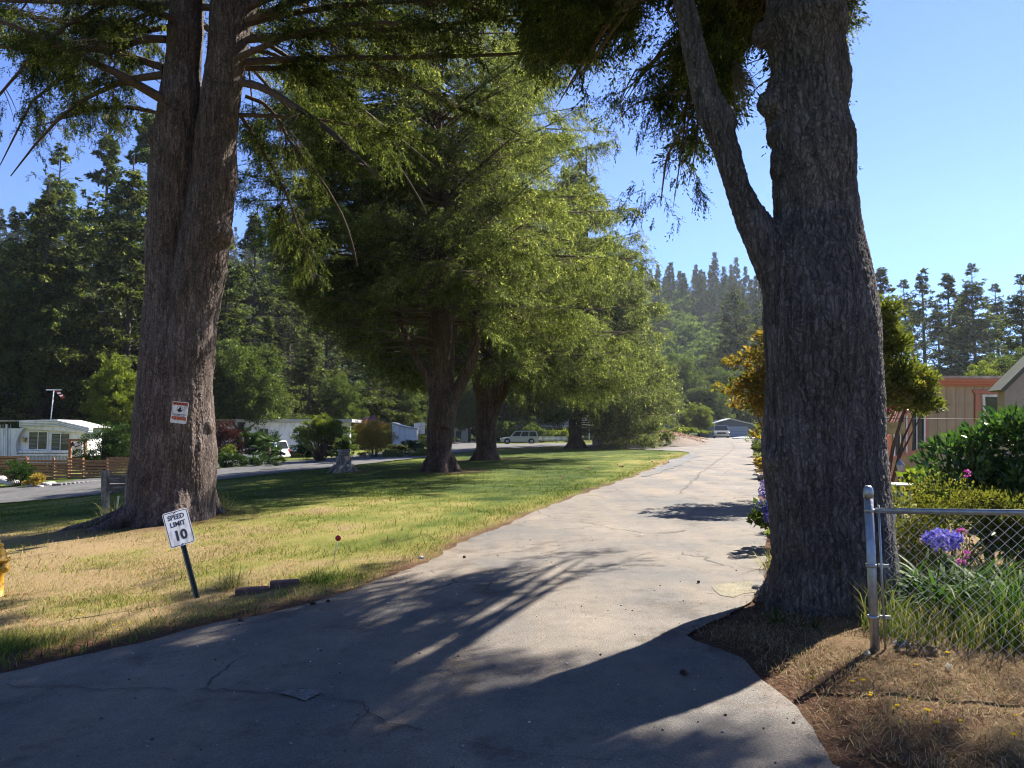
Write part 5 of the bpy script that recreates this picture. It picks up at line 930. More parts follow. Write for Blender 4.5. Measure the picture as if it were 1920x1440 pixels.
# ------------------------------------------------------------------ materials for made things
M_WHITE = simple('white_paint', (.78, .79, .8), .5, var=.05, scale=3, stain=((.55, .56, .55), 3, (1, 1, .3)))
M_WHITE2 = simple('white_metal_siding', (.62, .66, .72), .5, var=.06, scale=3)
M_BLUEG = simple('blue_grey_trim', (.22, .28, .36), .5)
M_TAN = simple('tan_siding', (.42, .34, .24), .75, var=.08, scale=4, stain=((.33, .27, .19), 5, (1, 1, .25)))
M_CORAL = simple('coral_trim', (.50, .19, .13), .6, var=.1, scale=6, stain=((.4, .17, .12), 6))
M_PLANK = simple('stained_planks', (.32, .15, .065), .65, var=.3, scale=9, stain=((.18, .08, .035), 7, (.3, 1, 3)))
M_OLDWOOD = simple('weathered_wood', (.26, .22, .18), .9, var=.3, scale=16, bump=.5, stain=((.13, .11, .095), 14, (1, 1, .15)))
M_GLASS = simple('dark_window_glass', (.03, .04, .045), .08, var=.2)
M_GLASSP = simple('pale_window_glass', (.22, .25, .26), .15, var=.25, scale=2)
M_GALV = simple('galvanised_steel', (.34, .36, .38), .42, .75, var=.18, scale=20, bump=.15, bscale=60)
M_WIRE = simple('fence_wire', (.5, .51, .52), .5, .4, var=.15)
M_YEL = simple('hydrant_yellow', (.62, .33, .02), .5, var=.12, scale=8, stain=((.22, .1, .03), 14), bump=.2)
M_SIGNW = simple('sign_white', (.72, .72, .74), .45, var=.08, scale=14, stain=((.45, .45, .47), 18, (1, 1, .3)))
M_BLACK = simple('black_paint', (.012, .012, .013), .5)
M_REDS = simple('faded_red', (.42, .07, .03), .6, var=.2, scale=30, stain=((.55, .25, .16), 30))
M_REFL = simple('reflector_red', (.30, .01, .02), .25, var=.2)
M_GSTEEL = simple('green_steel_post', (.06, .075, .07), .55, .3, var=.25, scale=20)
M_BLOCK = simple('red_brown_block', (.13, .07, .06), .85, var=.25, scale=22, bump=.5)
M_ROCK = simple('pale_stone', (.46, .44, .41), .9, var=.3, scale=9, bump=.6, bscale=14)
M_DROCK = simple('grey_stone', (.17, .16, .15), .9, var=.3, scale=9, bump=.6, bscale=14)
M_GREYB = simple('grey_blue_siding', (.10, .125, .17), .7, var=.1)
M_GDOOR = simple('pale_blue_door', (.30, .37, .5), .45, var=.05)
M_ROOF = simple('grey_roofing', (.4, .4, .38), .7, var=.12, scale=2)
M_TYRE = simple('tyre_rubber', (.02, .02, .02), .85); M_RIM = simple('wheel_alloy', (.4, .4, .42), .35, .8)
M_CARW = simple('car_paint_white', (.7, .72, .76), .25, var=.03); M_CARS = simple('car_paint_silver', (.42, .45, .48), .3, .3, var=.03); M_CARG = simple('car_paint_champagne', (.35, .34, .29), .22, .5, var=.03)
M_CGLASS = simple('car_glass', (.02, .025, .03), .06, var=.1); M_TAIL = simple('tail_light_red', (.35, .01, .01), .3); M_LAMPC = simple('headlight_clear', (.7, .72, .72), .12); M_CHROME = simple('chrome', (.6, .6, .6), .15, .9); M_PLAST = simple('black_plastic', (.03, .03, .032), .6)
def local(base):
    return lambda u, v, Y: P(u, v, Y) - base
def pquad(mb, pts, base, thick=.03, ydir=(0, 1, 0)):
    "slab from photo-plane corners (u,v,Y), thickness running back"
    q = [P(*p) - base for p in pts]; n = len(q); d = np.array(ydir) * thick
    mb.add(q + [a + d for a in q], [list(range(n)), list(range(n, 2 * n))[::-1]] + [(i, (i + 1) % n, n + (i + 1) % n, n + i) for i in range(n)])
def rect(mb, u0, u1, v0, v1, Y, base, thick=.03):
    pquad(mb, [(u0, v0, Y), (u1, v0, Y), (u1, v1, Y), (u0, v1, Y)], base, thick)
def window(parent, u0, u1, v0, v1, Y, base, frame=M_WHITE, glass=M_GLASS, fw=.07, panes=2, blinds=None):
    a = P(u0, v0, Y) - base; b = P(u1, v1, Y) - base; w = b[0] - a[0]; h = a[2] - b[2]; cx, cz = (a[0] + b[0]) / 2, (a[2] + b[2]) / 2; y = a[1]
    g = MB().box((cx, y - .005, cz), (w, .03, h)); win = g.build('window', glass, parent); f = MB()
    for s in (-1, 1):
        f.box((cx + s * (w / 2), y - .03, cz), (fw, .05, h + fw)); f.box((cx, y - .032, cz + s * (h / 2)), (w - fw - .004, .05, fw))
    for k in range(1, panes): f.box((cx - w / 2 + w * k / panes, y - .034, cz), (fw * .7, .05, h - fw - .004))
    f.build('frame', frame, win)
    if blinds:
        bm_ = MB()
        for k in range(int(h / .09)):
            if rng.uniform() < .85: bm_.box((cx - w * .25, y - .024, cz + h / 2 - .08 - k * .09), (w * .42, .004, .05), rx=.4); 
            if k * .09 < h * .55: bm_.box((cx + w * .25, y - .024, cz + h / 2 - .08 - k * .09), (w * .42, .004, .05), rx=.4)
        bm_.build('blind', M_GLASSP, win)
    return win
# ---- white trailer home at the left edge
Y = 50.; base = gp(90, Y); base[2] = P(90, 866, Y)[2]; home = thing('mobile_home', 'white trailer home with a low arched roof band and two shuttered windows', 'trailer home', base)
m = MB(); rect(m, -60, 157, 803, 855, Y, base, 2.2); m.build('wall', M_WHITE, home)
m = MB()
for i in range(4):
    dv = i * 3.0; pquad(m, [(36, 789 + dv, Y - .55 + .04 * i), (106, 787.5 + dv, Y - .55 + .04 * i), (167 - i * .6, 801.5 + dv, Y - .55 + .04 * i), (167 - i * .6, 803.7 + dv, Y - .55 + .04 * i), (106, 789.8 + dv, Y - .55 + .04 * i), (36, 791.3 + dv, Y - .55 + .04 * i)], base, .5)
m.build('roof_band', M_WHITE, home); m = MB()
for i in range(3):
    dv = i * 3.0; pquad(m, [(36, 791.3 + dv, Y - .5), (106, 789.8 + dv, Y - .5), (166, 803.7 + dv, Y - .5), (166, 804.5 + dv, Y - .5), (106, 790.5 + dv, Y - .5), (36, 792 + dv, Y - .5)], base, .45)
m.build('band_stripes', M_BLUEG, home)
m = MB(); pquad(m, [(-60, 786.5, Y - .4), (36, 788, Y - .4), (106, 786.5, Y - .4), (167, 801, Y - .4), (167, 802, Y - .4), (106, 787.8, Y - .4), (36, 789, Y - .4), (-60, 790, Y - .4)], base, 2.8); m.build('roof', M_ROOF, home)
m = MB(); pquad(m, [(38, 801, Y - .3), (106, 799, Y - .3), (163, 812.5, Y - .3), (110, 808, Y - .3), (60, 805, Y - .3)], base, .25); m.build('soffit', M_WHITE, home)
m = MB()
for k in range(9):
    t = k / 8; a0, a1 = 27 - 5 * math.sin(t * 3) + 11 * (1 - t) ** 3, 31 - 3 * math.sin(t * 3) + 13 * (1 - t) ** 3 + 1
    if k: pquad(m, [(pa0, pv, Y - .35), (pa1, pv, Y - .35), (a1, 802 + 51 * t, Y - .35), (a0, 802 + 51 * t, Y - .35)], base, .3)
    pa0, pa1, pv = a0, a1, 802 + 51 * t
m.build('curved_bracket', M_WHITE2, home)
m = MB(); rect(m, 33, 129, 845, 849, Y - .3, base, .29); rect(m, 33, 129, 851, 854.5, Y - .34, base, .33); m.build('ledge', M_WHITE, home)
m = MB()
for k in range(36): rect(m, 34 + k * 2.6, 35.6 + k * 2.6, 855, 868, Y - .2, base, .1)
rect(m, 33, 128, 855.3, 868, Y - .1, base, .05); m.build('skirting', M_WHITE2, home)
m = MB()
for k in range(16): rect(m, -50 + k * 4.6, -49.4 + k * 4.6, 796, 854, Y - .03, base, .02)
rect(m, 11, 13, 795, 855, Y - .1, base, .08); m.build('wall_ribs', M_WHITE2, home)
window(home, 55, 89, 809, 843, Y, base, blinds=1); window(home, 97, 131, 812, 845, Y, base, blinds=1)
m = MB(); rect(m, 42, 46, 823, 829, Y - .25, base, .15); rect(m, 41, 47, 821, 823, Y - .28, base, .2); m.tube([P(44, 821, Y - .2) - base, P(44, 818.5, Y - .2) - base], [.05, .01], 6); m.build('wall_lamp', simple('brass', (.35, .24, .08), .4, .6), home)
# ---- tan house with patio roof behind
Y = 60.; base = gp(180, Y); base[2] = P(180, 862, Y)[2]; h2 = thing('house', 'tan timber house with a flat white-edged patio roof behind the white trailer', 'house', base)
m = MB(); rect(m, 110, 262, 790, 866, Y + 2.2, base, 5); m.build('wall', simple('tan_boards', (.45, .3, .16), .7, var=.15), h2)
m = MB(); pquad(m, [(95, 786, Y), (256, 782.5, Y), (256, 785, Y), (95, 788.5, Y)], base, 6); m.build('roof', M_ROOF, h2)
m = MB()
for k in range(14): pquad(m, [(112 + k * 10, 788.5, Y + .1), (114.5 + k * 10, 788.5, Y + .1), (114.5 + k * 10, 792, Y + .1), (112 + k * 10, 792, Y + .1)], base, 2)
m.build('rafters', simple('roof_rafter', (.5, .33, .17), .7), h2)
for u in (170, 224, 252): m = MB(); rect(m, u - 1.6, u + 1.6, 789, 866, Y + .05, base, .15); m.build('post', simple('post_brown', (.18, .08, .05), .7), h2)
window(h2, 172, 177, 799, 814, Y + 2.15, base, M_BLACK, M_GLASS, .05, 1); window(h2, 205, 216, 799, 816, Y + 2.15, base, M_WHITE, M_GLASS, .06, 2)
# ---- pole with crossbar and ribbon
base = gp(95, 53); pl = thing('flag_pole', 'slim white pole with a short crossbar and a red and white ribbon', 'pole', base); tb, tt_ = P(95, 790, 53) - base, P(101, 731, 53) - base
m = MB(); m.tube([(tb[0] - .15, 0, 0), tb, tt_], .035, 8); m.build('pole', M_WHITE, pl); m = MB(); m.box(tt_, (1.1, .08, .07)); m.build('crossbar', M_WHITE, pl)
m = MB(); a = P(104, 734, 52.8) - base
for i in range(5):
    m.cur = i % 2; s = i / 5; m.add([a + np.array([s * .45, 0, -s * .48]), a + np.array([s * .45 + .22, .05, -s * .44 + .05]), a + np.array([(s + .2) * .45 + .2, .08, -(s + .2) * .46]), a + np.array([(s + .2) * .45, .03, -(s + .2) * .5])], [(0, 1, 2, 3)])
m.build('ribbon', [M_REFL, M_WHITE], pl)
# ---- timber arch with a hanging lantern, and white banner
base = gp(145, 47.5); ar = thing('timber_arch', 'dark brown timber frame in front of the white trailer', 'arch', base); m = MB()
rect(m, 128, 132.5, 823, 900, 47.5, base, .15); rect(m, 157, 160.5, 823, 900, 47.5, base, .15); m.build('posts', M_PLANK, ar); m = MB(); rect(m, 126, 164, 823, 827, 47.4, base, .2); m.build('beam', M_PLANK, ar)
base = P(137, 836, 47.6); t = thing('lantern', 'small wire lantern hanging in the brown timber frame', 'lantern', base); m = MB(); m.lathe([(.0, 0), (.09, .0), (.11, .05), (.11, .2), (.05, .26), (.015, .3)], 8); m.build('cage', M_PLAST, t); m = MB(); m.tube([(0, 0, .3), (0, 0, .36)], .01, 5); m.build('hook', M_PLAST, t)
base = P(143, 852, 48.4); t = thing('banner', 'white panel with dark painted strokes hanging behind the timber frame', 'banner', base); m = MB(); rect(m, 133, 154, 827, 856, 48.4, base, .03); m.build('panel', M_WHITE, t); m = MB()
for a, b in [((136, 850), (141, 846)), ((141, 846), (146, 842)), ((140, 838), (150, 835)), ((146, 842), (143, 848)), ((136, 852), (143, 848))]: m.tube([P(a[0], a[1], 48.37) - base, P(b[0], b[1], 48.37) - base], [.04, .02], 4)
m.build('strokes', M_BLACK, t)
# ---- horizontal plank fence
fx0, fx1 = at(-70, 44), at(252, 44); base = np.array([fx0, 44, HZ(fx0, 44)]); fe = thing('plank_fence', 'low brown fence of horizontal planks along the side lane', 'fence', base)
def fz(u, v): q = P(u, v, 44) - base; return q
secs = [(-70, 50, 855, 900), (50, 100, 862, 900), (100, 127, 862.5, 903), (127, 155, 859, 900), (155, 200, 863, 900), (200, 252, 857.5, 897)]
for u0, u1, vt, vb in secs:
    m = MB(); n = int((vb - vt) / 5.6)
    for k in range(n):
        v0 = vt + k * (vb - vt) / n; tl_ = rng.uniform(-.4, .4); pquad(m, [(u0 + .15, v0 + tl_, 44), (u1 - .15, v0 - tl_ + .3, 44), (u1 - .15, v0 + 4.3 - tl_ + .3, 44), (u0 + .15, v0 + 4.3 + tl_, 44)], base, .035)
    m.build('plank_panel', M_PLANK, fe)
for u in (-70, 50, 100, 127, 155, 200, 251): m = MB(); rect(m, u - 1.4, u + 1.4, 858, 905, 44.05, base, .1); m.build('post', M_PLANK, fe)
def rockmesh(name, label, loc, r_, mat, seed, group=None, cat='stone'):
    m = MB(); m.ball((0, 0, r_[2] * .4), r_, 10, 7, .16, seed); o = m.build(name, mat); o.location = tuple(map(float, loc)); return tag(o, label, cat, group)
# low stone kerb and rocks along the lane
q0, q1 = G(103, 913), G(192, 902); m = MB()
base = np.array(q0); kb = thing('stone_kerb', 'row of pale kerb stones at the foot of the plank fence', 'kerb', base)
for i in range(11):
    t = (i + .5) / 11; p = np.array(q0) * (1 - t) + np.array(q1) * t - base; p[2] = HZ(p[0] + base[0], p[1] + base[1]) - base[2]; m = MB(); m.box((p[0], p[1], .05), (.44, .25, .26), rz=rng.uniform(-.2, .2) + .15, bev=.03); m.build('kerb_stone', M_DROCK, kb)
rk = [(0, 905, .5), (12, 908, .35), (25, 910, .4), (52, 908, .3), (58, 914, .25), (86, 912, .3), (96, 910, .28), (75, 915, .2)]
for i, (u, v, s) in enumerate(rk): rockmesh('garden_rock', 'pale garden rock at the lane edge below the plank fence', G(u, v), (s, s * .7, s * .55), M_ROCK, i, 'garden rocks at the lane edge', 'rock')
# ---- long white trailer behind the red shrub and round tree
Y = 66.; base = gp(520, Y); wt = thing('mobile_home', 'long white trailer home mostly hidden behind the red shrub and the round-topped tree', 'trailer home', base)
m = MB(); rect(m, 405, 640, 792, 846, Y, base, 4); m.build('wall', M_WHITE, wt); m = MB(); rect(m, 400, 660, 786, 791.5, Y - .4, base, 4.6); m.build('roof', M_ROOF, wt)
for u in (430, 486, 560, 606): window(wt, u, u + 18, 803, 824, Y, base)
m = MB(); rect(m, 630, 642, 803, 842, Y - .04, base, .05); m.build('door', M_WHITE2, wt)
# white garden shed + picket
Y = 64.; base = gp(755, Y); t = thing('garden_shed', 'low white shed with a sloping top right of the purple flowering bush', 'shed', base)
m = MB(); pquad(m, [(735, 794, Y), (754, 801, Y), (776, 804, Y), (776, 832, Y), (735, 834, Y)], base, 3); m.build('wall', M_WHITE, t); m = MB(); pquad(m, [(734, 791.5, Y - .1), (755, 798.5, Y - .1), (777, 802, Y - .1), (777, 804, Y - .1), (755, 801, Y - .1), (734, 794, Y - .1)], base, 3.2); m.build('roof', M_ROOF, t); m = MB()
for u in (742, 750, 758, 766): rect(m, u, u + .6, 803, 832, Y - .02, base, .02)
m.build('battens', M_WHITE2, t)
def picket(name, label, cat, pa_, pb_, hgt, n, mat=M_WHITE, pw=.05, peak=True, rails=(.3, .75)):
    pa_, pb_ = np.array(pa_, float), np.array(pb_, float); t = thing(name, label, cat, pa_); d = pb_ - pa_; L_ = np.hypot(d[0], d[1]); a = math.atan2(d[1], d[0]); m = MB()
    for i in range(n):
        s = (i + .5) / n; p = d * s; M_ = Matrix.Translation(p) @ Matrix.Rotation(a, 4, 'Z'); w_ = pw / 2
        poly = [(-w_, 0), (w_, 0), (w_, hgt * .88), (0, hgt), (-w_, hgt * .88)] if peak else [(-w_, 0), (w_, 0), (w_, hgt), (-w_, hgt)]
        m.prism(poly, -.01, .01, M_)
    m.build('pickets', mat, t); m = MB()
    for r_ in rails: m.tube([np.array([0, 0, hgt * r_]), d + np.array([0, 0, hgt * r_])], .022, 4)
    m.build('rails', mat, t); return t
picket('picket_fence', 'white picket fence seen between the garden shed and the nearest lawn spruce', 'fence', P(776, 815, 68), P(797, 813, 68), 1.1, 10, pw=.07)
picket('picket_edging', 'long low white picket edging in the shade beside the side lane', 'fence', G(402, 877), G(474, 871), .42, 26, pw=.05)
picket('picket_edging', 'short low white picket edging beside the wheel of the white car', 'fence', G(485, 873), G(511, 870), .5, 9, pw=.05)
Y = 68.; base = gp(443, Y); picket('picket_fence', 'white garden fence glimpsed under the dark red shrub', 'fence', gp(416, 60), gp(470, 60), 1.0, 20, pw=.06)
# ---- cars
def car(name, label, base, rz, paint, kind, L_=4.8, W_=1.85, Ht=1.75):
    t = thing(name, label, 'car' if kind != 'pickup' else 'pickup truck', base, rz); hw = W_ / 2; wr = .37; x0, x1 = -L_ / 2, L_ / 2; ax_ = (x0 + .95, x1 - .9); belt = .98 if kind != 'pickup' else 1.05
    def prof(s=0):
        p = [(x0 + .02 + s, .55), (x0 + .0 + s, .8), (x0 + .06 + s, belt - s)] + ([(x1 - 1.35, belt - s), (x1 - .25 - s, belt - .12 - s), (x1 - s, belt - .3)]) + [(x1 - s, .5), (x1 - .06 - s, .32)]
        for xc in ax_[::-1]:
            p += [(xc + (wr + .07) * math.cos(a), max(.32, wr + (wr + .07) * math.sin(a))) for a in np.linspace(-.1, math.pi + .1, 9)]
        return p + [(x0 + .08 + s, .32)]
    m = MB(); p1, p2 = prof(0), prof(.05); n = len(p1)
    ys = [(-hw, p2), (-hw + .07, p1), (hw - .07, p1), (hw, p2)]; V = [(a, y, b) for y, pr in ys for a, b in pr]
    Fs = [list(range(n))[::-1], list(range(3 * n, 4 * n))] + [(k * n + i, k * n + (i + 1) % n, (k + 1) * n + (i + 1) % n, (k + 1) * n + i) for k in range(3) for i in range(n)]
    m.add(V, Fs)
    if kind == 'pickup': c0, c1, r0, r1 = x0 + 1.9, x1 - 1.25, x0 + 2.05, x1 - 1.95
    else: c0, c1, r0, r1 = x0 + .06, x1 - 1.2, x0 + .3, x1 - 2.0
    tw = hw - .16
    m.add([(c0, -hw + .05, belt - .01), (c1, -hw + .05, belt - .01), (c1, hw - .05, belt - .01), (c0, hw - .05, belt - .01), (r0, -tw, Ht), (r1, -tw, Ht), (r1, tw, Ht), (r0, tw, Ht)], [(4, 5, 6, 7), (0, 1, 5, 4), (3, 7, 6, 2), (0, 4, 7, 3), (1, 2, 6, 5)])
    if kind == 'pickup': m.box((x0 + .95, 0, belt + .0), (1.7, .0 + W_ - .3, .02))
    m.build('body', paint, t); gls = []
    def side(s):
        g = MB(); zb, zt = belt + .07, Ht - .1; n_ = 3 if kind != 'pickup' else 1; e0 = c0 + (r0 - c0) * .15 + .08; e1 = c1 + (r1 - c1) * .15 - .12; f0 = r0 + .1; f1 = r1 - .02
        for k in range(n_):
            a0, a1 = k / n_ + .02, (k + 1) / n_ - .02
            def yy(z): return s * ((hw - .05) + (tw - hw + .05) * (z - belt) / (Ht - belt) + .006)
            g.add([(e0 + (e1 - e0) * a0, yy(zb), zb), (e0 + (e1 - e0) * a1, yy(zb), zb), (f0 + (f1 - f0) * a1, yy(zt), zt), (f0 + (f1 - f0) * a0, yy(zt), zt)], [(0, 1, 2, 3)])
        return g.build('side_windows', M_CGLASS, t)
    side(1); side(-1)
    def end(ca, ra, nm, o):
        g = MB(); q = lambda f: (ca + (ra - ca) * f + o, belt + (Ht - belt) * f); (a, z0_), (b, z1_) = q(.1), q(.88); g.add([(a, -hw + .14, z0_), (a, hw - .14, z0_), (b, tw - .08, z1_), (b, -tw + .08, z1_)], [(0, 1, 2, 3)]); g.build(nm, M_CGLASS, t)
    end(c1, r1, 'windshield', .012); end(c0, r0, 'rear_window', -.012)
    for xc in ax_:
        for s in (-1, 1):
            M_ = Matrix.Translation((xc, s * (hw - .12), wr)) @ Matrix.Rotation(R(90), 4, 'X'); w_ = MB(); w_.lathe([(.2, -.11), (wr * .93, -.11), (wr, -.07), (wr, .07), (wr * .93, .11), (.2, .11)], 20, M=M_); wo = w_.build('wheel', M_TYRE, t)
            r_ = MB(); r_.lathe([(.04, -.125), (.22, -.122), (.235, -.1), (.235, .1), (.22, .122), (.04, .125)], 14, M=M_); r_.build('rim', M_RIM, wo)
    for s in (-1, 1):
        m = MB(); m.box((x1 - .02, s * (hw - .25), .72), (.06, .34, .17), bev=.015); m.build('headlight', M_LAMPC, t)
        m = MB(); m.box((x0 + .03, s * (hw - .14), .86), (.06, .2, .3), bev=.015); m.build('tail_light', M_TAIL, t)
        m = MB(); m.box((c1 - .35, s * (hw + .08), belt + .08), (.1, .18, .13), bev=.02); m.build('mirror', paint, t)
    m = MB(); m.box((x1 + .02, 0, .47), (.14, W_ - .1, .18), bev=.03); m.build('front_bumper', M_CHROME if kind == 'pickup' else M_PLAST, t); m = MB(); m.box((x0 - .02, 0, .47), (.14, W_ - .1, .18), bev=.03); m.build('rear_bumper', paint if kind == 'suv' else M_PLAST, t)
    m = MB(); m.box((x1 - .005, 0, .73), (.05, W_ - .95, .2), bev=.01); m.build('grille', M_PLAST, t)
    return t
car('parked_car', 'white car with its rear end showing beside the fan palm', gp(500, 62) + np.array([-.6, 0, -.15]), R(164), M_CARW, 'suv', 4.8, 1.9, 1.72)
car('parked_car', 'silver estate car parked side on between the second and third lawn spruces', P(974, 833, 97) - np.array([0, 0, 0]), R(180), M_CARS, 'wagon', 5.0, 1.9, 1.75)
car('pickup_truck', 'pickup truck facing the camera before the far garage', np.array([at(1351, 97), 97, HZ(at(1351, 97), 97)]), R(-104), M_CARG, 'pickup', 5.2, 1.95, 1.72)
# ---- garage at the road end
Y = 115.; base = np.array([at(1368, Y), Y, HZ(at(1368, Y), Y)]); ga = thing('garage', 'low grey garage with a wide pale door at the end of the road', 'garage', base); b0 = P(1368, 822, Y)[2] - base[2] - .15
wl, wr_ = at(1328, Y) - base[0], at(1411, Y) - base[0]; ze, zp = P(1368, 796, Y)[2] - base[2], P(1368, 786.5, Y)[2] - base[2]; m = MB(); m.prism([(wl, b0 - .5), (wr_, b0 - .5), (wr_, ze), (0, zp), (wl, ze)], 0, 7); m.build('wall', M_GREYB, ga)
m = MB()
for s in (-1, 1):
    x_ = (wr_ if s > 0 else wl) + s * .5; m.prism([(0, zp + .16), (x_, ze + .0), (x_, ze - .14), (0, zp + .02)] if s > 0 else [(0, zp + .16), (0, zp + .02), (x_, ze - .14), (x_, ze)], -.5, 7.3)
m.build('roof', simple('pale_roof', (.55, .58, .6), .6), ga); d0, d1 = at(1337, Y) - base[0], at(1401, Y) - base[0]; zt = P(0, 799.5, Y)[2] - base[2]; m = MB()
for k in range(5): h_ = (zt - b0) / 5; m.box(((d0 + d1) / 2, -.04, b0 + h_ * (k + .5)), (d1 - d0, .07, h_ - .03), bev=.01)
m.build('garage_door', M_GDOOR, ga); m = MB()
for k in range(22):
    x_ = wl + .2 + k * (wr_ - wl - .3) / 21
    if x_ < d0 - .1 or x_ > d1 + .1: m.box((x_, -.012, b0 + (ze - b0) / 2), (.05, .024, ze - b0))
m.build('battens', simple('batten_grey', (.08, .1, .135), .7), ga)
m = MB(); m.ball((0, 0, .05), (1.5, .8, .22), 18, 6, .15, 4); o = m.build('tarp', M_WHITE); o.location = tuple(G(1398, 823.5)); tag(o, 'crumpled white sheet lying in front of the garage door', 'sheet')
# ---- grey barn on the mound
Y = 104.; base = gp(1285, Y); base[2] = P(1285, 812, Y)[2]; t = thing('barn', 'dark grey board barn behind the bark mound', 'barn', base); m = MB()
pquad(m, [(1240, 782, Y), (1289, 775, Y), (1297, 789, Y), (1297, 812, Y), (1240, 812, Y)], base, 6); m.build('wall', M_GREYB, t); m = MB(); pquad(m, [(1238, 779.5, Y - .2), (1289, 772.5, Y - .2), (1300, 790, Y - .2), (1299, 792, Y - .2), (1288, 775, Y - .2), (1238, 782, Y - .2)], base, 6.5); m.build('roof', M_ROOF, t); m = MB()
for k in range(15): rect(m, 1240 + k * 4, 1240.7 + k * 4, 783, 812, Y - .03, base, .03)
m.build('battens', simple('barn_batten', (.06, .075, .1), .7), t)
base = gp(1305, 102); base[2] = P(1305, 809, 102)[2]; t = thing('utility_cabinet', 'small pale green cabinet right of the grey barn', 'cabinet', base); m = MB(); m.box((0, 0, .4), (.75, .5, .85), bev=.04); m.build('body', simple('pale_green_metal', (.2, .27, .24), .6), t); m = MB(); m.box((0, -.27, .4), (.6, .03, .65), bev=.005); m.build('door', simple('green_door', (.23, .3, .27), .6), t)
# bark mound (ground form)
mp_ = [G(*q) for q in [(1188, 837), (1230, 838.5), (1290, 839), (1318, 836), (1328, 828)]]; poly = [tuple(q[:2]) for q in mp_] + [(25.5, 100), (17, 106), (12, 98), (11, 84)]
bdm = np.array(poly)
def mh(V): return np.clip(dline(V, np.vstack([bdm, bdm[:1]])) / 5.5, 0, 1) ** .75 * (1.25 + .15 * NZ(V, .6))
M_CHIP = asphalt('bark_chips', .11, (1.15, .8, .58), False, 1)
sheet('mound', poly, M_CHIP, -.03, .2, hfun=mh)
q = np.c_[rng.uniform(10, 27, 26000), rng.uniform(70, 108, 26000)]; q = q[inpoly(q, poly)]; V, T = strands(q, .22, 0, .7, 0, .05); zz = mh(q); V[:, 2] += np.repeat(zz, 5); tag(link('fallen_leaves', npmesh('fallen_leaves', V, T), straw('leaf_litter', [(0, (.1, .05, .03)), (.6, (.33, .2, .13)), (1, (.5, .36, .26))], .2)), 'brown leaf litter covering the bark mound', kind='stuff')
# ---- white deck house
Y = 112.; base = gp(1035, Y); base[2] = P(1035, 832, Y)[2]; t = thing('house', 'white house on posts with a railed deck seen under the farthest lawn spruce', 'house', base); m = MB(); rect(m, 978, 1105, 768, 801, Y, base, 6); m.build('wall', M_WHITE, t)
m = MB(); pquad(m, [(970, 770, Y - 1.2), (994, 765, Y - 1.2), (1108, 761, Y - 1.2), (1108, 764, Y - 1.2), (994, 767.5, Y - 1.2), (970, 772.5, Y - 1.2)], base, 8); m.build('roof', M_ROOF, t); window(t, 1003, 1016, 776, 786, Y, base, M_WHITE, M_GLASS, .1, 2); window(t, 981, 993, 772, 788, Y, base, M_WHITE, M_GLASS, .1, 2); window(t, 1048, 1060, 774, 788, Y, base, M_WHITE, M_GLASS, .1, 2)
m = MB(); rect(m, 965, 1110, 800, 803, Y - 2, base, 2); m.build('deck', M_OLDWOOD, t); m = MB(); rect(m, 965, 1110, 785, 786.5, Y - 2, base, .1)
for k in range(60): rect(m, 966 + k * 2.4, 966.7 + k * 2.4, 786.5, 800, Y - 1.98, base, .05)
m.build('railing', M_WHITE, t)
for u in (968, 1000, 1035, 1070, 1104): m = MB(); rect(m, u, u + 1.8, 803, 833, Y - 1.9, base, .15); m.build('post', M_WHITE, t)
picket('picket_fence', 'short white scalloped fence beside the tail of the silver estate car', 'fence', P(1010, 826, 99), P(1064, 826, 99), .55, 24, pw=.1, peak=False, rails=(.5,))
for u in (1013, 1044): m = MB(); b_ = P(u, 836, 98.9); m.box((0, 0, .35), (.12, .12, .9), bev=.02); o = m.build('fence_post', M_OLDWOOD); o.location = tuple(b_); tag(o, 'grey post under the left end of the scalloped fence' if u == 1013 else 'grey post under the middle of the scalloped fence', 'post')
base = gp(1120, 78); t = thing('utility_box', 'grey metal utility box right of the farthest lawn spruce trunk', 'utility box', base); m = MB(); m.box((0, 0, .45), (1.05, .8, .9), bev=.04); m.build('body', simple('grey_metal_box', (.22, .22, .2), .6), t); m = MB(); m.box((0, -.42, .42), (.8, .03, .6), bev=.008); m.build('panel', simple('grey_metal_panel', (.27, .27, .25), .6), t)
base = gp(866, 108); t = thing('shed', 'grey shed deep in shade at the bend of the side lane', 'shed', base); m = MB(); m.box((0, 1, 1.0), (2.2, 2, 1.9)); m.build('wall', M_WHITE2, t); m = MB(); m.box((0, 1, 2.05), (2.6, 2.4, .14)); m.build('roof', M_ROOF, t); m = MB(); m.box((-.45, -.03, .85), (.75, .05, 1.5), bev=.01); m.build('door', M_GREYB, t)
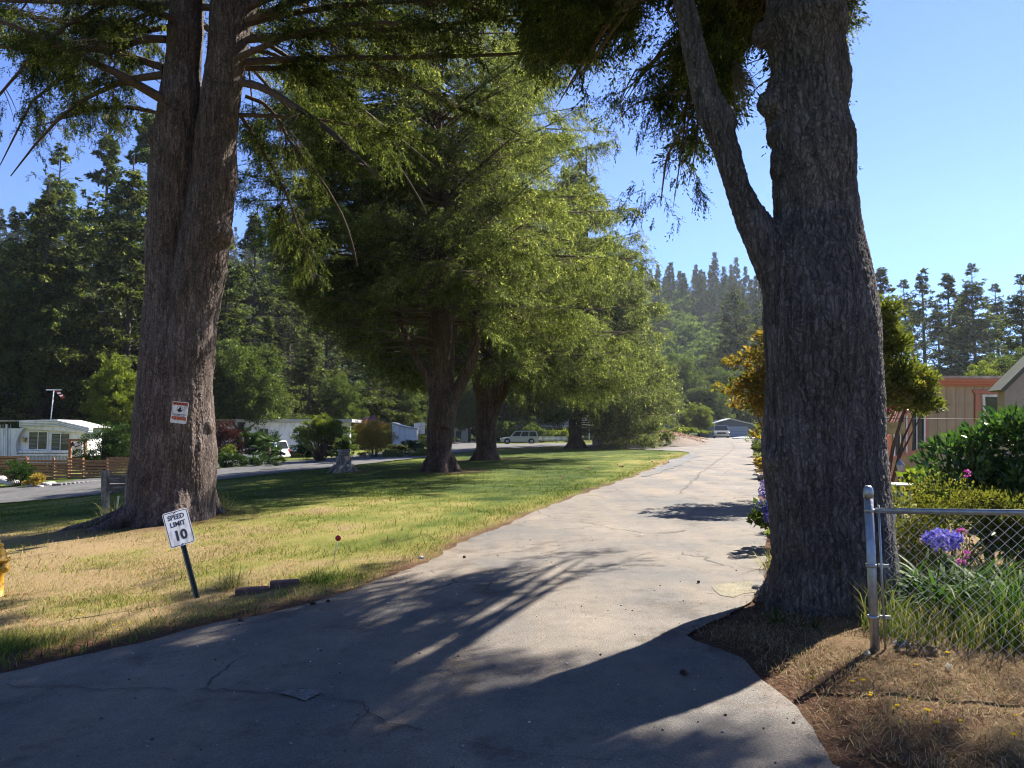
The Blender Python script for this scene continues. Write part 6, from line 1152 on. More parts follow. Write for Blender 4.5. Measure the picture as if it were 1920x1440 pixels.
# ---- stump with planter
base = gp(646, 31); base[2] = HZ(base[0], base[1]); t = thing('tree_stump', 'pale grey cut stump on the lawn left of the nearest lawn spruce', 'stump', base); m = MB(); m.tube([(0, 0, -.1), (0, 0, .12), (0, 0, .4), (0, 0, .7)], [.52, .42, .32, .3], 18)
for a in (0, 1.1, 2.2, 3.4, 4.6, 5.5): m.tube([(.3 * math.cos(a), .3 * math.sin(a), .3), (.5 * math.cos(a), .5 * math.sin(a), .05), (.7 * math.cos(a), .7 * math.sin(a), -.1)], [.12, .1, .04], 8)
o = fuse('trunk', m, bark('bark_stump', (.05, .045, .04), (.3, .28, .25), 9, .03), t, .03) if False else m.build('trunk', bark('bark_stump', (.04, .035, .03), (.26, .24, .22), 9, .03), t)
pb_ = base + np.array([0, 0, .7]); t = thing('barrel_planter', 'round wooden planter with green plants standing on the cut stump', 'planter', pb_); m = MB(); m.lathe([(.2, 0), (.23, .02), (.26, .25), (.25, .27), (.22, .26), (.2, .2)], 18); m.build('tub', M_OLDWOOD, t); m = MB(); m.lathe([(.232, .06), (.24, .06), (.243, .09), (.235, .09)], 18); m.lathe([(.248, .18), (.256, .18), (.259, .21), (.252, .21)], 18); m.build('hoops', M_GALV, t)
lv, _ = leaf_blob([(0, 0, .42, .28, .28, .2)], 700, .09, .035, 20, up=.8); link('plant', npmesh('plant', lv, quadidx(700)), M_LEAF_G, t)
# ---- old two-post sign
base = P(218, 965, 17.7); base[2] = HZ(base[0], base[1]); t = thing('old_sign', 'weathered wooden board hung between two grey posts left of the double-stemmed trunk', 'sign', base)
for u, l in ((198, -.05), (241, .03)):
    a = P(u, 885, 17.7) - base; m = MB(); m.box((a[0] + .02, 0, a[2] / 2 - .05), (.15, .15, a[2] + .15), ry=l, bev=.02); m.build('post', M_OLDWOOD, t)
M_OLDD = simple('dark_weathered_board', (.12, .1, .09), .9, var=.35, scale=12, bump=.6, stain=((.3, .28, .26), 9, (.3, 1, 2)))
m = MB(); rect(m, 205, 234, 891, 906, 17.68, base, .05); pquad(m, [(205, 908, 17.66), (233, 907, 17.66), (234, 922, 17.66), (215, 924, 17.66), (204, 919, 17.66)], base, .04); m.build('board', M_OLDD, t)
b_ = P(219, 962, 17.3); b_[2] = HZ(b_[0], b_[1]); m = MB(); m.box((0, 0, .22), (.04, .02, .55), ry=.08); o = m.build('metal_stake', M_GALV); o.location = tuple(b_); tag(o, 'pale metal stake standing in front of the weathered board', 'stake')
# ---- fire hydrant
base = np.array([at(8, 9.6), 9.6, 0]); base[2] = HZ(base[0], base[1]); t = thing('fire_hydrant', 'yellow rust-stained fire hydrant cut by the left picture edge', 'hydrant', base); k = .78 / .74
m = MB(); m.lathe([(.13, 0), (.13, .03), (.085, .04), (.08, .3), (.1, .34), (.105, .36), (.1, .47), (.145, .475), (.145, .505), (.105, .51), (.1, .56), (.08, .62), (.05, .66), (.045, .68)], 24); m.build('barrel', M_YEL, t)
m = MB(); m.lathe([(.06, .66), (.065, .68), (.06, .7), (.03, .705), (.028, .74)], 8); m.build('top_nut', M_YEL, t)
for a, r_ in ((R(-25), .05), (R(155), .05), (R(-100), .065)):
    M_ = Matrix.Rotation(a, 4, 'Z') @ Matrix.Translation((.09, 0, .4)) @ Matrix.Rotation(R(90), 4, 'Y'); m = MB(); m.lathe([(r_, -.02), (r_, .05), (r_ * 1.15, .055), (r_ * 1.15, .08), (r_ * .8, .09), (r_ * .35, .095), (r_ * .35, .12)], 12, M=M_); m.build('nozzle_cap', M_YEL, t)
for i in range(8):
    a = i * math.pi / 4; m = MB(); m.tube([(.128 * math.cos(a), .128 * math.sin(a), .46), (.128 * math.cos(a), .128 * math.sin(a), .52)], .011, 6); m.build('bolt', M_YEL, t)
# ---- leaning speed limit sign
g0 = G(371, 1128); base = np.array(g0); t = thing('speed_limit_sign', 'leaning white speed limit 10 sign on a perforated dark post', 'sign', base); Ys = base[1]
tilt = Matrix.Rotation(R(-16.5), 4, 'Y'); yaw = Matrix.Rotation(R(45), 4, 'Z'); Ht_ = 1.08 * Ys / 8.7
m = MB(); Mx = tilt @ yaw
for a, b, c, d in [(0, 0, .035, .004), (-.022, .012, .004, .026), (.022, .012, .004, .026)]: m.box(Mx @ Vector((a, b, Ht_ * .44)), (.001, .001, .001))
m = MB(); V = []
def bx(c, d): 
    b = len(m.v); m.box((0, 0, 0), d); 
    for i in range(b, len(m.v)): m.v[i] = tuple(Mx @ (Vector(m.v[i]) + Vector(c)))
bx((0, .02, Ht_ * .44), (.034, .004, Ht_ * 1.04)); bx((-.02, .008, Ht_ * .44), (.004, .028, Ht_ * 1.04)); bx((.02, .008, Ht_ * .44), (.004, .028, Ht_ * 1.04)); bx((-.026, -.006, Ht_ * .44), (.010, .003, Ht_ * 1.04)); bx((.026, -.006, Ht_ * .44), (.010, .003, Ht_ * 1.04)); m.build('post', M_GSTEEL, t)
m = MB()
for i in range(26): bx((0, .0175, .06 + i * .026), (.012, .0012, .011))
m.build('post_holes', M_BLACK, t)
pw, ph = .29, .41
def rrect(w_, h_, r_, n=5):
    o = []
    for cx, cz, a0 in ((w_ / 2 - r_, h_ / 2 - r_, 0), (-w_ / 2 + r_, h_ / 2 - r_, 90), (-w_ / 2 + r_, -h_ / 2 + r_, 180), (w_ / 2 - r_, -h_ / 2 + r_, 270)): o += [(cx + r_ * math.cos(R(a0 + 90 * i / n)), cz + r_ * math.sin(R(a0 + 90 * i / n))) for i in range(n + 1)]
    return o
Mp = Mx @ Matrix.Translation((0, -.012, Ht_ * .97 - ph * .42)) @ Matrix.Rotation(R(0), 4, 'Y')
def signframe(Mb, w_, h_, r_, th, y, mat, name, par):
    "rounded border line as a flat ring"
    a, b = rrect(w_, h_, r_), rrect(w_ - 2 * th, h_ - 2 * th, max(r_ - th, .004)); n = len(a); m = MB(); m.add([Mb @ Vector((p[0], y, p[1])) for p in a + b], [(i, (i + 1) % n, n + (i + 1) % n, n + i) for i in range(n)]); return m.build(name, mat, par)
m = MB(); m.prism(rrect(pw, ph, .03), -.0015, .0015, Mp); pla = m.build('plate', M_SIGNW, t); signframe(Mp, pw - .018, ph - .018, .024, .006, -.0022, M_BLACK, 'border', pla)
def Mt(Mb, x, z, y=-.0022): return Mb @ Matrix.Translation((x, y, z)) @ Matrix.Rotation(R(90), 4, 'X')
text(pla, 'SPEED', .078, M_BLACK, Mt(Mp, 0, .132), bold=.0012, sx=.9, ext=.0004); text(pla, 'LIMIT', .078, M_BLACK, Mt(Mp, 0, .05), bold=.0012, sx=.95, ext=.0004); text(pla, '10', .155, M_BLACK, Mt(Mp, 0, -.086), bold=.006, sx=.98, ext=.0004)
m = MB()
for z_ in (.187, -.185): m.lathe([(.0075, -.002), (.0075, .002)], 8, M=Mt(Mp, 0, z_, -.003))
m.build('bolts', M_BLACK, pla)
# ---- warning sign nailed to the trunk
Yw = YL - 1.02; c = P(336.5, 773.5, Yw); t = thing('warning_sign', 'small white and red watch warning sign nailed to the double-stemmed trunk', 'sign', c); Mw = Matrix.Rotation(R(6), 4, 'Y') @ Matrix.Rotation(R(8), 4, 'Z'); sw, sh = .305, .43
m = MB(); m.prism(rrect(sw, sh, .02), -.002, .002, Mw); pla = m.build('plate', M_SIGNW, t); m = MB(); m.prism([(-sw / 2 + .01, sh / 2 - .012), (sw / 2 - .01, sh / 2 - .012), (sw / 2 - .01, sh / 2 - .07), (-sw / 2 + .01, sh / 2 - .07)], -.004, -.0022, Mw); m.build('red_band', M_REDS, pla)
m = MB(); m.prism([(-sw / 2 + .014, -.082), (sw / 2 - .01, -.082), (sw / 2 - .01, -.15), (-sw / 2 + .05, -.15), (-sw / 2 + .014, -.12)], -.004, -.0022, Mw); m.build('red_band', M_REDS, pla)
text(pla, 'WARNING', .058, simple('sign_dark_red', (.2, .02, .01), .6), Mt(Mw, 0, sh / 2 - .042, -.0045), bold=.0015, sx=.95); text(pla, 'NEIGHBORHOOD WATCH', .026, M_BLACK, Mt(Mw, 0, -.04, -.003), bold=.0012, sx=.86); text(pla, 'PROGRAM IN FORCE', .019, M_BLACK, Mt(Mw, 0, -.066, -.003), bold=.0006, sx=1.1)
m = MB(); n = 20; rr_ = [(.06 * math.cos(a), .07 + .06 * math.sin(a)) for a in np.linspace(0, 6.283, n, False)]; ri = [(.054 * math.cos(a), .07 + .054 * math.sin(a)) for a in np.linspace(0, 6.283, n, False)]; m.add([Mw @ Vector((a, -.003, b)) for a, b in rr_ + ri], [(i, (i + 1) % n, n + (i + 1) % n, n + i) for i in range(n)])
m.prism([(-.05, .05), (-.03, .022), (.0, .014), (.03, .02), (.048, .04), (.02, .07), (.03, .09), (.01, .108), (-.012, .1), (-.02, .08)], -.0034, -.0024, Mw); m.build('emblem', M_BLACK, pla)
# ---- red reflector marker, edging blocks
base = np.array(G(621, 1068)); t = thing('reflector_marker', 'small dark red round reflector on a thin wire in the lawn edge', 'marker', base); dv = P(634, 1009, base[1]) - base; m = MB(); m.tube([(0, 0, -.05), dv * .98], .0045, 5); m.build('wire', M_GALV, t); m = MB(); M_ = Matrix.Translation(dv) @ Matrix.Rotation(R(85), 4, 'X'); m.lathe([(.036, -.005), (.04, 0), (.036, .005)], 10, M=M_); m.build('reflector', M_REFL, t)
for (a, b, lb_) in (((436, 1126), (499, 1117), 'left one of two red brown edging blocks beside the speed limit sign'), ((501, 1112), (557, 1103), 'right one of two red brown edging blocks beside the speed limit sign')):
    p0, p1 = np.array(G(*a)), np.array(G(*b)); c = (p0 + p1) / 2 + np.array([0, .09, .045]); d = p1 - p0; m = MB(); m.box((0, 0, 0), (np.hypot(d[0], d[1]) * 1.0, .17, .12), rx=-.08, bev=.015); o = m.build('edging_block', M_BLOCK); o.location = tuple(c); o.rotation_euler = (0, 0, math.atan2(d[1], d[0])); tag(o, lb_, 'edging block')
# ---- chain link fence
F0 = np.array([at(1627, 5.38), 5.38, 0.]); F0[2] = HZ(F0[0], F0[1]); F1 = np.array([6.2, 4.2, 0.]); F1[2] = HZ(F1[0], F1[1]); fe = thing('wire_fence', 'grey chain link fence with a round capped end post at the right', 'fence', F0); fd = F1 - F0; FL = np.hypot(fd[0], fd[1]); fu = np.array([fd[0] / FL, fd[1] / FL, 0]); zt = P(1627, 957, 5.38)[2] - F0[2]; ph_ = P(1615, 918, 5.38)[2] - F0[2]
m = MB(); m.tube([(.0, 0, -.1), (-.015, 0, ph_ - .02)], .031, 18); m.build('end_post', M_GALV, fe); m = MB(); m.lathe([(.036, ph_ - .06), (.036, ph_ - .02), (.031, ph_ + .01), (.018, ph_ + .03)], 18, c=(-.015, 0, 0)); m.build('post_cap', M_GALV, fe)
m = MB(); m.tube([fu * .03 + np.array([0, 0, zt]), fu * FL + np.array([0, 0, zt + .02 + fd[2]])], .021, 12); m.build('top_rail', M_GALV, fe)
m = MB(); m.tube([fu * .065 + np.array([0, 0, .02]), fu * .05 + np.array([0, 0, zt + .04])], .008, 6); m.build('tension_bar', M_GALV, fe)
for z_ in (zt, zt * .62, zt * .27):
    m = MB(); M_ = Matrix.Translation((-.01, 0, z_)); m.lathe([(.034, -.012), (.037, -.012), (.037, .012), (.034, .012)], 16, M=M_); m.box((.075, -.005, z_), (.07, .02, .022), rz=math.atan2(fd[1], fd[0])); m.build('band', M_GALV, fe)
m = MB(); M_ = Matrix.Translation(fu * 2.6 + np.array([0, 0, zt / 2])); m.tube([fu * 2.6 + np.array([0, 0, -.1]), fu * 2.6 + np.array([0, 0, zt])], .028, 14); m.build('line_post', M_GALV, fe)
dw, dh = .074, .074; nw = int((FL - .09) / dw); rows = int((zt + .045) / dh) * 2; Cw = []
for i in range(nw):
    pts = []
    for j in range(rows + 1):
        s = .085 + (i + (.5 if j % 2 else -.02) * 1.0) * dw; off = (.004 if j % 2 else -.004); p = fu * s + np.array([fu[1] * off * -1, fu[0] * off, .0]) + np.array([0, 0, .01 + j * dh / 2 + fd[2] * s / FL]); p[:2] += rng.normal(0, .0012, 2); pts.append(p)
    Cw.append(pts)
    pts2 = []
    for j in range(rows + 1):
        s = .085 + (i + (.5 if j % 2 else 1.02)) * dw; off = (-.004 if j % 2 else .004); p = fu * s + np.array([fu[1] * off * -1, fu[0] * off, .0]) + np.array([0, 0, .01 + j * dh / 2 + fd[2] * s / FL]); pts2.append(p)
    Cw.append(pts2)
Cw = np.array(Cw); Vw, Fw = tubes(Cw, np.full(len(Cw), .0023), np.full(len(Cw), .0023), 3); link('wire_mesh', npmesh('wire_mesh', Vw, Fw, True), M_WIRE, fe)
# ---- tan trailer with coral trim on the right
Y = 18.; base = np.array([at(1742, Y), Y, 0.]); base[2] = HZ(base[0], base[1]); t = thing('mobile_home', 'tan trailer home with coral red trim behind the glossy bush', 'trailer home', base)
m = MB(); rect(m, 1742, 2250, 720, 905, Y, base, 5); m.build('wall', M_TAN, t); m = MB()
for k in range(24): rect(m, 1758 + k * 17, 1759 + k * 17, 723, 905, Y - .004, base, .006)
m.build('grooves', simple('siding_groove', (.2, .16, .11), .9), t)
m = MB(); rect(m, 1727, 2260, 710, 715.5, Y - .24, base, .3); rect(m, 1731, 2260, 715.7, 720.5, Y - .16, base, .2); rect(m, 1738, 2260, 720.7, 724, Y - .08, base, .075); m.build('cornice', M_CORAL, t); m = MB(); rect(m, 1724, 2260, 704.5, 709.6, Y - .3, base, 5.6); m.build('roof', simple('roof_edge_metal', (.33, .26, .22), .5, .2, stain=((.5, .45, .4), 5)), t)
wn = window(t, 1842, 1885, 742, 778, Y, base, M_WHITE, M_GLASS, .06, 1); m = MB(); pquad(m, [(1824, 731, Y - .05), (1900, 731, Y - .05), (1898, 738, Y - .05), (1828, 738, Y - .05)], base, .06); rect(m, 1829, 1837, 738.3, 790, Y - .04, base, .05); rect(m, 1890, 1897, 738.3, 790, Y - .04, base, .05); m.build('trim', M_CORAL, wn)
# glazed porch bay stepping towards the camera
def bayq(u, v):
    f = (1742 - u) / (1742 - 1664); return (u, v, Y - 1.7 * f)
m = MB(); pquad(m, [bayq(1742, 752), bayq(1664, 789), bayq(1664, 905), bayq(1742, 905)], base, .1); m.build('porch_wall', simple('ochre_boards', (.40, .26, .13), .75, var=.1), t); m = MB()
pquad(m, [bayq(1744, 740), bayq(1660, 781), bayq(1660, 789), bayq(1744, 752)], base - np.array([0, -.06, 0]) * 0 + np.array([0, .06, 0]), .22); m.build('porch_beam', M_CORAL, t)
for (u0, u1, a0, a1, b0_, b1_) in ((1702, 1732, 774, 763, 848, 838), (1675, 1698, 787, 778, 856, 849)):
    m = MB(); q = [bayq(u0, a0), bayq(u1, a1), bayq(u1, b1_), bayq(u0, b0_)]; pquad(m, q, base + np.array([0, .02, 0]), .03); w_ = m.build('window', M_GLASS, t); m = MB(); e = 1.6
    for (ua, ub) in ((u0 - e, u0 + e), (u1 - e, u1 + e), ((u0 + u1) / 2 - 1, (u0 + u1) / 2 + 1)):
        fa = lambda u, x0_, x1_: x0_ + (x1_ - x0_) * (u - u0) / (u1 - u0); pquad(m, [bayq(ua, fa(ua, a0, a1)), bayq(ub, fa(ub, a0, a1)), bayq(ub, fa(ub, b0_, b1_)), bayq(ua, fa(ua, b0_, b1_))], base + np.array([0, .05, 0]), .03)
    m.build('frame', M_WHITE, w_); m = MB(); pquad(m, [bayq(u0 - 4, a0 - 1), bayq(u1 + 3, a1 - 4), bayq(u1 + 3, a1 - 0), bayq(u0 - 4, a0 + 3)], base + np.array([0, .055, 0]), .03); pquad(m, [bayq(u0 - 4, b0_ + .5), bayq(u1 + 3, b1_ - 1), bayq(u1 + 3, b1_ + 5), bayq(u0 - 4, b0_ + 7)], base + np.array([0, .055, 0]), .03)
    pquad(m, [bayq(u1 + 2.2, a1 - 1), bayq(u1 + 5.5, a1 - 2), bayq(u1 + 5.5, b1_ + 2), bayq(u1 + 2.2, b1_ + 3)], base + np.array([0, .052, 0]), .03); m.build('trim', M_CORAL, w_)
b_ = np.array([at(1662, 16), 16., 0]); b_[2] = HZ(b_[0], b_[1]); m = MB(); zz = P(1662, 815, 16)[2] - b_[2]; m.box((0, 0, zz / 2), (.09, .09, zz), bev=.008); [m.box((.05, 0, .3 + k * .12), (.05, .05, .06)) for k in range(6)]; o = m.build('porch_post', M_CORAL); o.location = tuple(b_); tag(o, 'coral red post just right of the lumpy trunk below the flag', 'post')
# flag of red and white stripes
c = P(1670, 770, 15.6); t = thing('flag', 'drooping red and white striped flag between lumpy trunk and porch windows', 'flag', c); m = MB(); nS = 11
for i in range(nS):
    m.cur = i % 2
    for j in range(8):
        def fp(a, b): x_ = -.25 + .62 * a; z_ = .05 - .72 * b * (1 - .25 * a) + (.03 * math.sin(a * 9)); return (x_ - .12 * b, .05 * math.sin(a * 8 + b * 3), z_ + .16 * a - .18 * a * b * 0)
        a0, a1, b0_, b1_ = i / nS, (i + 1) / nS, j / 8, (j + 1) / 8; sh_ = lambda a, b: fp(a + (1 - b) * .35 - .18, b); m.add([sh_(a0, b0_), sh_(a1, b0_), sh_(a1, b1_), sh_(a0, b1_)], [(0, 1, 2, 3)], True)
m.build('cloth', [simple('flag_red', (.42, .03, .04), .8), simple('flag_white', (.7, .68, .64), .8)], t); m = MB(); m.tube([(-.45, .05, -.2), (.3, .0, .32)], .014, 8); m.build('staff', M_OLDWOOD, t)
c = P(1678, 803, 15.3); t = thing('hanging_sign', 'blank olive tan board hanging in front of the porch windows', 'sign', c); m = MB(); m.box((0, 0, 0), (.37, .02, .25), bev=.004); m.build('board', simple('olive_tan_board', (.25, .22, .14), .8, var=.3, scale=9), t); m = MB(); m.tube([(-.15, 0, .125), (-.15, 0, .2)], .004, 4); m.tube([(.15, 0, .125), (.15, 0, .2)], .004, 4); m.tube([(-.3, 0, .2), (2.1, .3, .2)], .006, 5); m.build('wire', M_PLAST, t)
# lamp post with number
Yp = 12.; base = np.array([at(1684, Yp), Yp, 0.]); base[2] = HZ(base[0], base[1]); zl = P(1684, 886, Yp)[2] - base[2]; t = thing('garden_lamp', 'small grey lantern on a post numbered 17 beside the hedge', 'lamp', base); m = MB(); m.tube([(0, 0, 0), (0, 0, zl)], .03, 8); m.lathe([(.05, zl - .04), (.05, zl), (.025, zl + .01)], 8); m.build('post', M_GALV, t)
m = MB(); m.lathe([(.035, zl), (.06, zl + .12), (.06, zl + .125)], 6, smooth=False); m.build('glass', simple('frosted_glass', (.5, .52, .52), .3), t); m = MB(); m.lathe([(.075, zl + .125), (.03, zl + .18), (.01, zl + .22)], 6, smooth=False)
for k in range(6): a = k * math.pi / 3; m.tube([(.037 * math.cos(a), .037 * math.sin(a), zl), (.062 * math.cos(a), .062 * math.sin(a), zl + .125)], .004, 4)
m.build('lantern_frame', M_GALV, t); m = MB(); m.box((0, -.05, zl - .1), (.13, .012, .11), bev=.003); pl_ = m.build('number_plate', simple('plate_dark', (.08, .08, .085), .6), t); text(pl_, '17', .1, M_WHITE, Matrix.Translation((0, -.0575, zl - .1)) @ Matrix.Rotation(R(90), 4, 'X'), bold=.002)
c = P(1692, 908, 9.); t = thing('garden_table', 'white rounded tabletop showing above the low hedge', 'table', (c[0], c[1], HZ(c[0], c[1]))); zz = c[2] - t.location.z; m = MB(); m.lathe([(.1, zz - .012), (.18, zz - .01), (.185, zz), (.17, zz + .008), (.05, zz + .01)], 28); m.build('top', M_WHITE, t)
for a in (0, 2.1, 4.2): m = MB(); m.tube([(.08 * math.cos(a), .08 * math.sin(a), zz - .03), (.15 * math.cos(a), .15 * math.sin(a), 0)], .012, 6); m.build('leg', M_WHITE, t)
# neighbouring gable roof at the right edge
Yg = 13.; base = np.array([at(1925, Yg), Yg, 0.]); base[2] = HZ(base[0], base[1]); t = thing('shed', 'gable corner with a dark green sloping roof edge at the right picture edge', 'shed', base); m = MB(); pquad(m, [(1884, 732, Yg), (2060, 560, Yg), (2200, 700, Yg), (2200, 930, Yg), (1884, 930, Yg)], base, .2); m.build('wall', simple('pale_tan_boards', (.4, .35, .28), .8, var=.08), t); m = MB(); pquad(m, [(1876, 731, Yg - .15), (2060, 549, Yg - .15), (2060, 559, Yg - .15), (1884, 734, Yg - .15)], base, .35); m.build('roof', simple('dark_green_roof', (.1, .11, .08), .7), t)
# ------------------------------------------------------------------ small plants near the camera
M_STRAP = foliage('strap_leaves', (.015, .045, .01), (.045, .095, .018), (.13, .17, .03), .36, .06, rough=.5, clump=4)
M_AGAP = straw('blue_violet_petals', [(0, (.10, .09, .42)), (.5, (.2, .18, .62)), (1, (.34, .3, .75))], .4)
M_HYD = straw('hydrangea_petals', [(0, (.06, .07, .3)), (.6, (.14, .15, .5)), (1, (.35, .25, .5))], .35)
M_PINK = straw('pink_petals', [(0, (.4, .05, .3)), (1, (.65, .2, .5))], .4)
M_YPET = straw('yellow_petals', [(0, (.7, .5, .01)), (1, (.85, .68, .04))], .3)
def straps(n, base_r, ln, wd, seg=6, arch=1.0, up=1.2, az0=0, azr=6.283):
    "arching strap leaves from one clump; returns quads"
    V = []; Fq = []; o = 0
    for i in range(n):
        a = az0 + rng.uniform(-azr / 2, azr / 2); e = rng.uniform(.5, 1.0) * up; L_ = ln * rng.uniform(.6, 1.15); w_ = wd * rng.uniform(.7, 1.2); r_ = rng.uniform(0, base_r); b = rng.uniform(0, 6.283)
        p = np.array([r_ * math.cos(b), r_ * math.sin(b), 0.]); h = np.array([math.cos(a), math.sin(a), 0]); s = np.array([-h[1], h[0], 0]); ar_ = arch * rng.uniform(.5, 1.4)
        for k in range(seg + 1):
            f = k / seg; ww = w_ * (1 - f ** 2.2) * .5 + .001; V += [p - s * ww + np.array([0, 0, .15 * ww]), p + s * ww]; ee = e - ar_ * 1.5 * f ** 1.3; p = p + (h * math.cos(ee) + np.array([0, 0, math.sin(ee)])) * L_ / seg
        Fq += [(o + 2 * k, o + 2 * k + 1, o + 2 * k + 3, o + 2 * k + 2) for k in range(seg)]; o += 2 * (seg + 1)
    return np.array(V), np.array(Fq)
def gz_(x, y): return np.array([x, y, HZ(x, y)])
ag = gz_(at(1770, 6.25), 6.25)
for x_, y_, n_, lab in [(at(1770, 6.3), 6.3, 150, 'clump of arching strap leaves behind the wire fence, blue flower head over it'), (at(1890, 6.1), 6.1, 110, 'bright upright strap leaved clump at the right edge behind the wire fence'), (at(1850, 6.9), 6.9, 90, 'strap leaved clump below the glossy bush'), (at(1700, 6.9), 6.9, 70, 'smaller strap leaved clump close to the lumpy trunk')]:
    t = thing('strap_leaved_plant', lab, 'plant', gz_(x_, y_)); V, Fq = straps(n_, .16, .82, .034); V[:, 2] = np.maximum(V[:, 2], .01); link('leaves', npmesh('leaves', V, Fq, True), M_STRAP, t)
def umbel(name, label, head, foot, r_, n, pl, pwid, mat, cat='flower', stem=.006, flat=.7, group=None):
    t = thing(name, label, cat, foot, 0, group); hd = head - foot; m = MB(); m.tube([(0, 0, 0), hd * np.array([.4, .4, .55]), hd], [stem, stem * .9, stem * .7], 6); m.build('stem', M_STRAP, t)
    d = unit(rng.normal(size=(n, 3)) * np.array([1, 1, flat]) + np.array([0, 0, .12])); c = hd + d * r_ * np.array([1, 1, flat]) * rng.uniform(.75, 1.0, (n, 1)); V = []
    for k in range(6):
        dd = unit(d * .7 + rng.normal(size=d.shape) * .55); V.append(leafquads(c, dd, pl, pwid))
    V.append(leafquads(hd + d * .01, d, r_ * .8, .003)); V = np.vstack(V); link('petals', npmesh('petals', V, quadidx(len(V) // 4)), mat, t); return t
hd = P(1768, 1011, 5.85); umbel('agapanthus', 'large blue violet flower head seen through the fence wire', hd, gz_(hd[0] + .05, 6.1), .13, 150, .034, .012, M_AGAP, flat=.6)
for i, (u, v, Yq, lab) in enumerate([(1803, 998, 5.7, 'pink pea flower right of the blue violet flower head'), (1812, 1040, 5.7, 'pink pea flower below and right of the blue violet head'), (1803, 1055, 5.75, 'lowest pink pea flower behind the wire'), (1813, 888, 6.5, 'pink flower standing high in front of the glossy bush')]):
    h_ = P(u, v, Yq); f_ = gz_(h_[0] + .06, Yq + .1); umbel('pink_flower', lab, h_, f_, .022, 7, .022, .016, M_PINK, stem=.003, flat=1)
hb = gp(1446, 10.2); hb_t = thing('hydrangea', 'blue and mauve mophead bush peeking from behind the left side of the lumpy trunk', 'bush', hb)
lv, _ = leaf_blob([(0, 0, .45, .35, .35, .42), (.45, 0, .5, .4, .35, .45)], 1100, .11, .07, 40, up=.3); lv[:, 2] = np.maximum(lv[:, 2], .02); link('leaves', npmesh('leaves', lv, quadidx(1100)), M_LEAF_G, hb_t)
for (u, v, Yq, r_) in [(1440, 885, 10.5, .07), (1441, 895, 10.3, .07), (1437, 910, 10.1, .085), (1434, 922, 10, .09), (1440, 927, 10, .08), (1429, 948, 9.9, .08), (1441, 957, 9.9, .085), (1441, 970, 9.8, .07), (1446, 940, 10, .08)]:
    c = P(u, v, Yq) - hb; d = unit(rng.normal(size=(150, 3))); V = np.vstack([leafquads(c + d * r_ * .9, unit(np.cross(d, rng.normal(size=d.shape)) + d * .25), .022, .02)]); link('flower_head', npmesh('flower_head', V, quadidx(150)), M_HYD, hb_t)
def tuft(label, p, n, ln, wd, mat, up=1.4, r_=.1, arch=.8, name='grass_tuft'):
    t = thing(name, label, 'grass tuft', p); V, Fq = straps(n, r_, ln, wd, 5, arch, up); V[:, 2] = np.maximum(V[:, 2], .005); link('blades', npmesh('blades', V, Fq), mat, t)
    return t
M_TUFT = straw('tuft_blades', [(0, (.1, .15, .03)), (.5, (.3, .3, .1)), (1, (.5, .42, .22))], .4)
tuft('feathery dry grass tuft between the speed limit sign and the edging blocks', np.array(G(432, 1108)), 130, .36, .006, M_TUFT, r_=.16)
tuft('green grass clump around the foot of the red reflector wire', np.array(G(612, 1094)), 170, .26, .008, straw('green_tuft', [(0, (.04, .1, .02)), (1, (.16, .22, .05))], .4), r_=.22, up=1.2)
tuft('tall pale grass tuft at the right foot of the double-stemmed trunk', np.array(G(418, 962)), 110, .62, .01, M_TUFT, r_=.2)
tuft('thin dry grass tuft in front of the old wooden board', np.array(G(212, 980)), 60, .6, .008, M_TUFT, r_=.3)
tuft('dry grass tuft on the left root of the double-stemmed trunk', np.array(G(185, 992)), 60, .4, .008, M_TUFT, r_=.35)
tuft('small green strap tuft at the left foot of the lumpy trunk', gz_(at(1448, 6.15), 6.15) + np.array([0, 0, .0]), 14, .26, .018, M_STRAP, r_=.03, up=1.1, name='leaf_tuft')
tuft('second small strap tuft in front of the lumpy trunk', gz_(at(1518, 6.0), 6.0), 9, .22, .016, M_STRAP, r_=.03, up=1.3, name='leaf_tuft')
tuft('dry weedy tuft on the road edge left of the lumpy trunk', gz_(at(1436, 8.6), 8.6), 50, .36, .006, M_TUFT, r_=.12)
tuft('long bladed weed clump at the right end of the fence', gz_(at(1895, 5.5), 5.6), 130, .75, .01, M_STRAP, r_=.3, up=1.45, arch=.5)
# weeds under and behind the fence
q = np.c_[rng.uniform(2.75, 6, 9000), rng.uniform(4.6, 7.6, 9000)]; fl_ = F0[1] + (q[:, 0] - F0[0]) * fd[1] / fd[0]; q = q[(q[:, 1] > fl_ + .14) & (q[:, 1] < fl_ + 2.4) & (np.hypot(q[:, 0] - rb[0], q[:, 1] - rb[1]) > .85)]
V, T, k = blades(q, rng.uniform(.08, .5, len(q)) * (.7 + .5 * NZ(q, 1.5)).clip(.3, 1.4), .009, .5, 0, True); tag(link('weeds', npmesh('weeds', V, T, False, {'dry': np.repeat(rng.uniform(-.1, .6, len(q)), k)}), M_BLADE), 'rank weeds and tall grass behind the wire fence', kind='stuff')
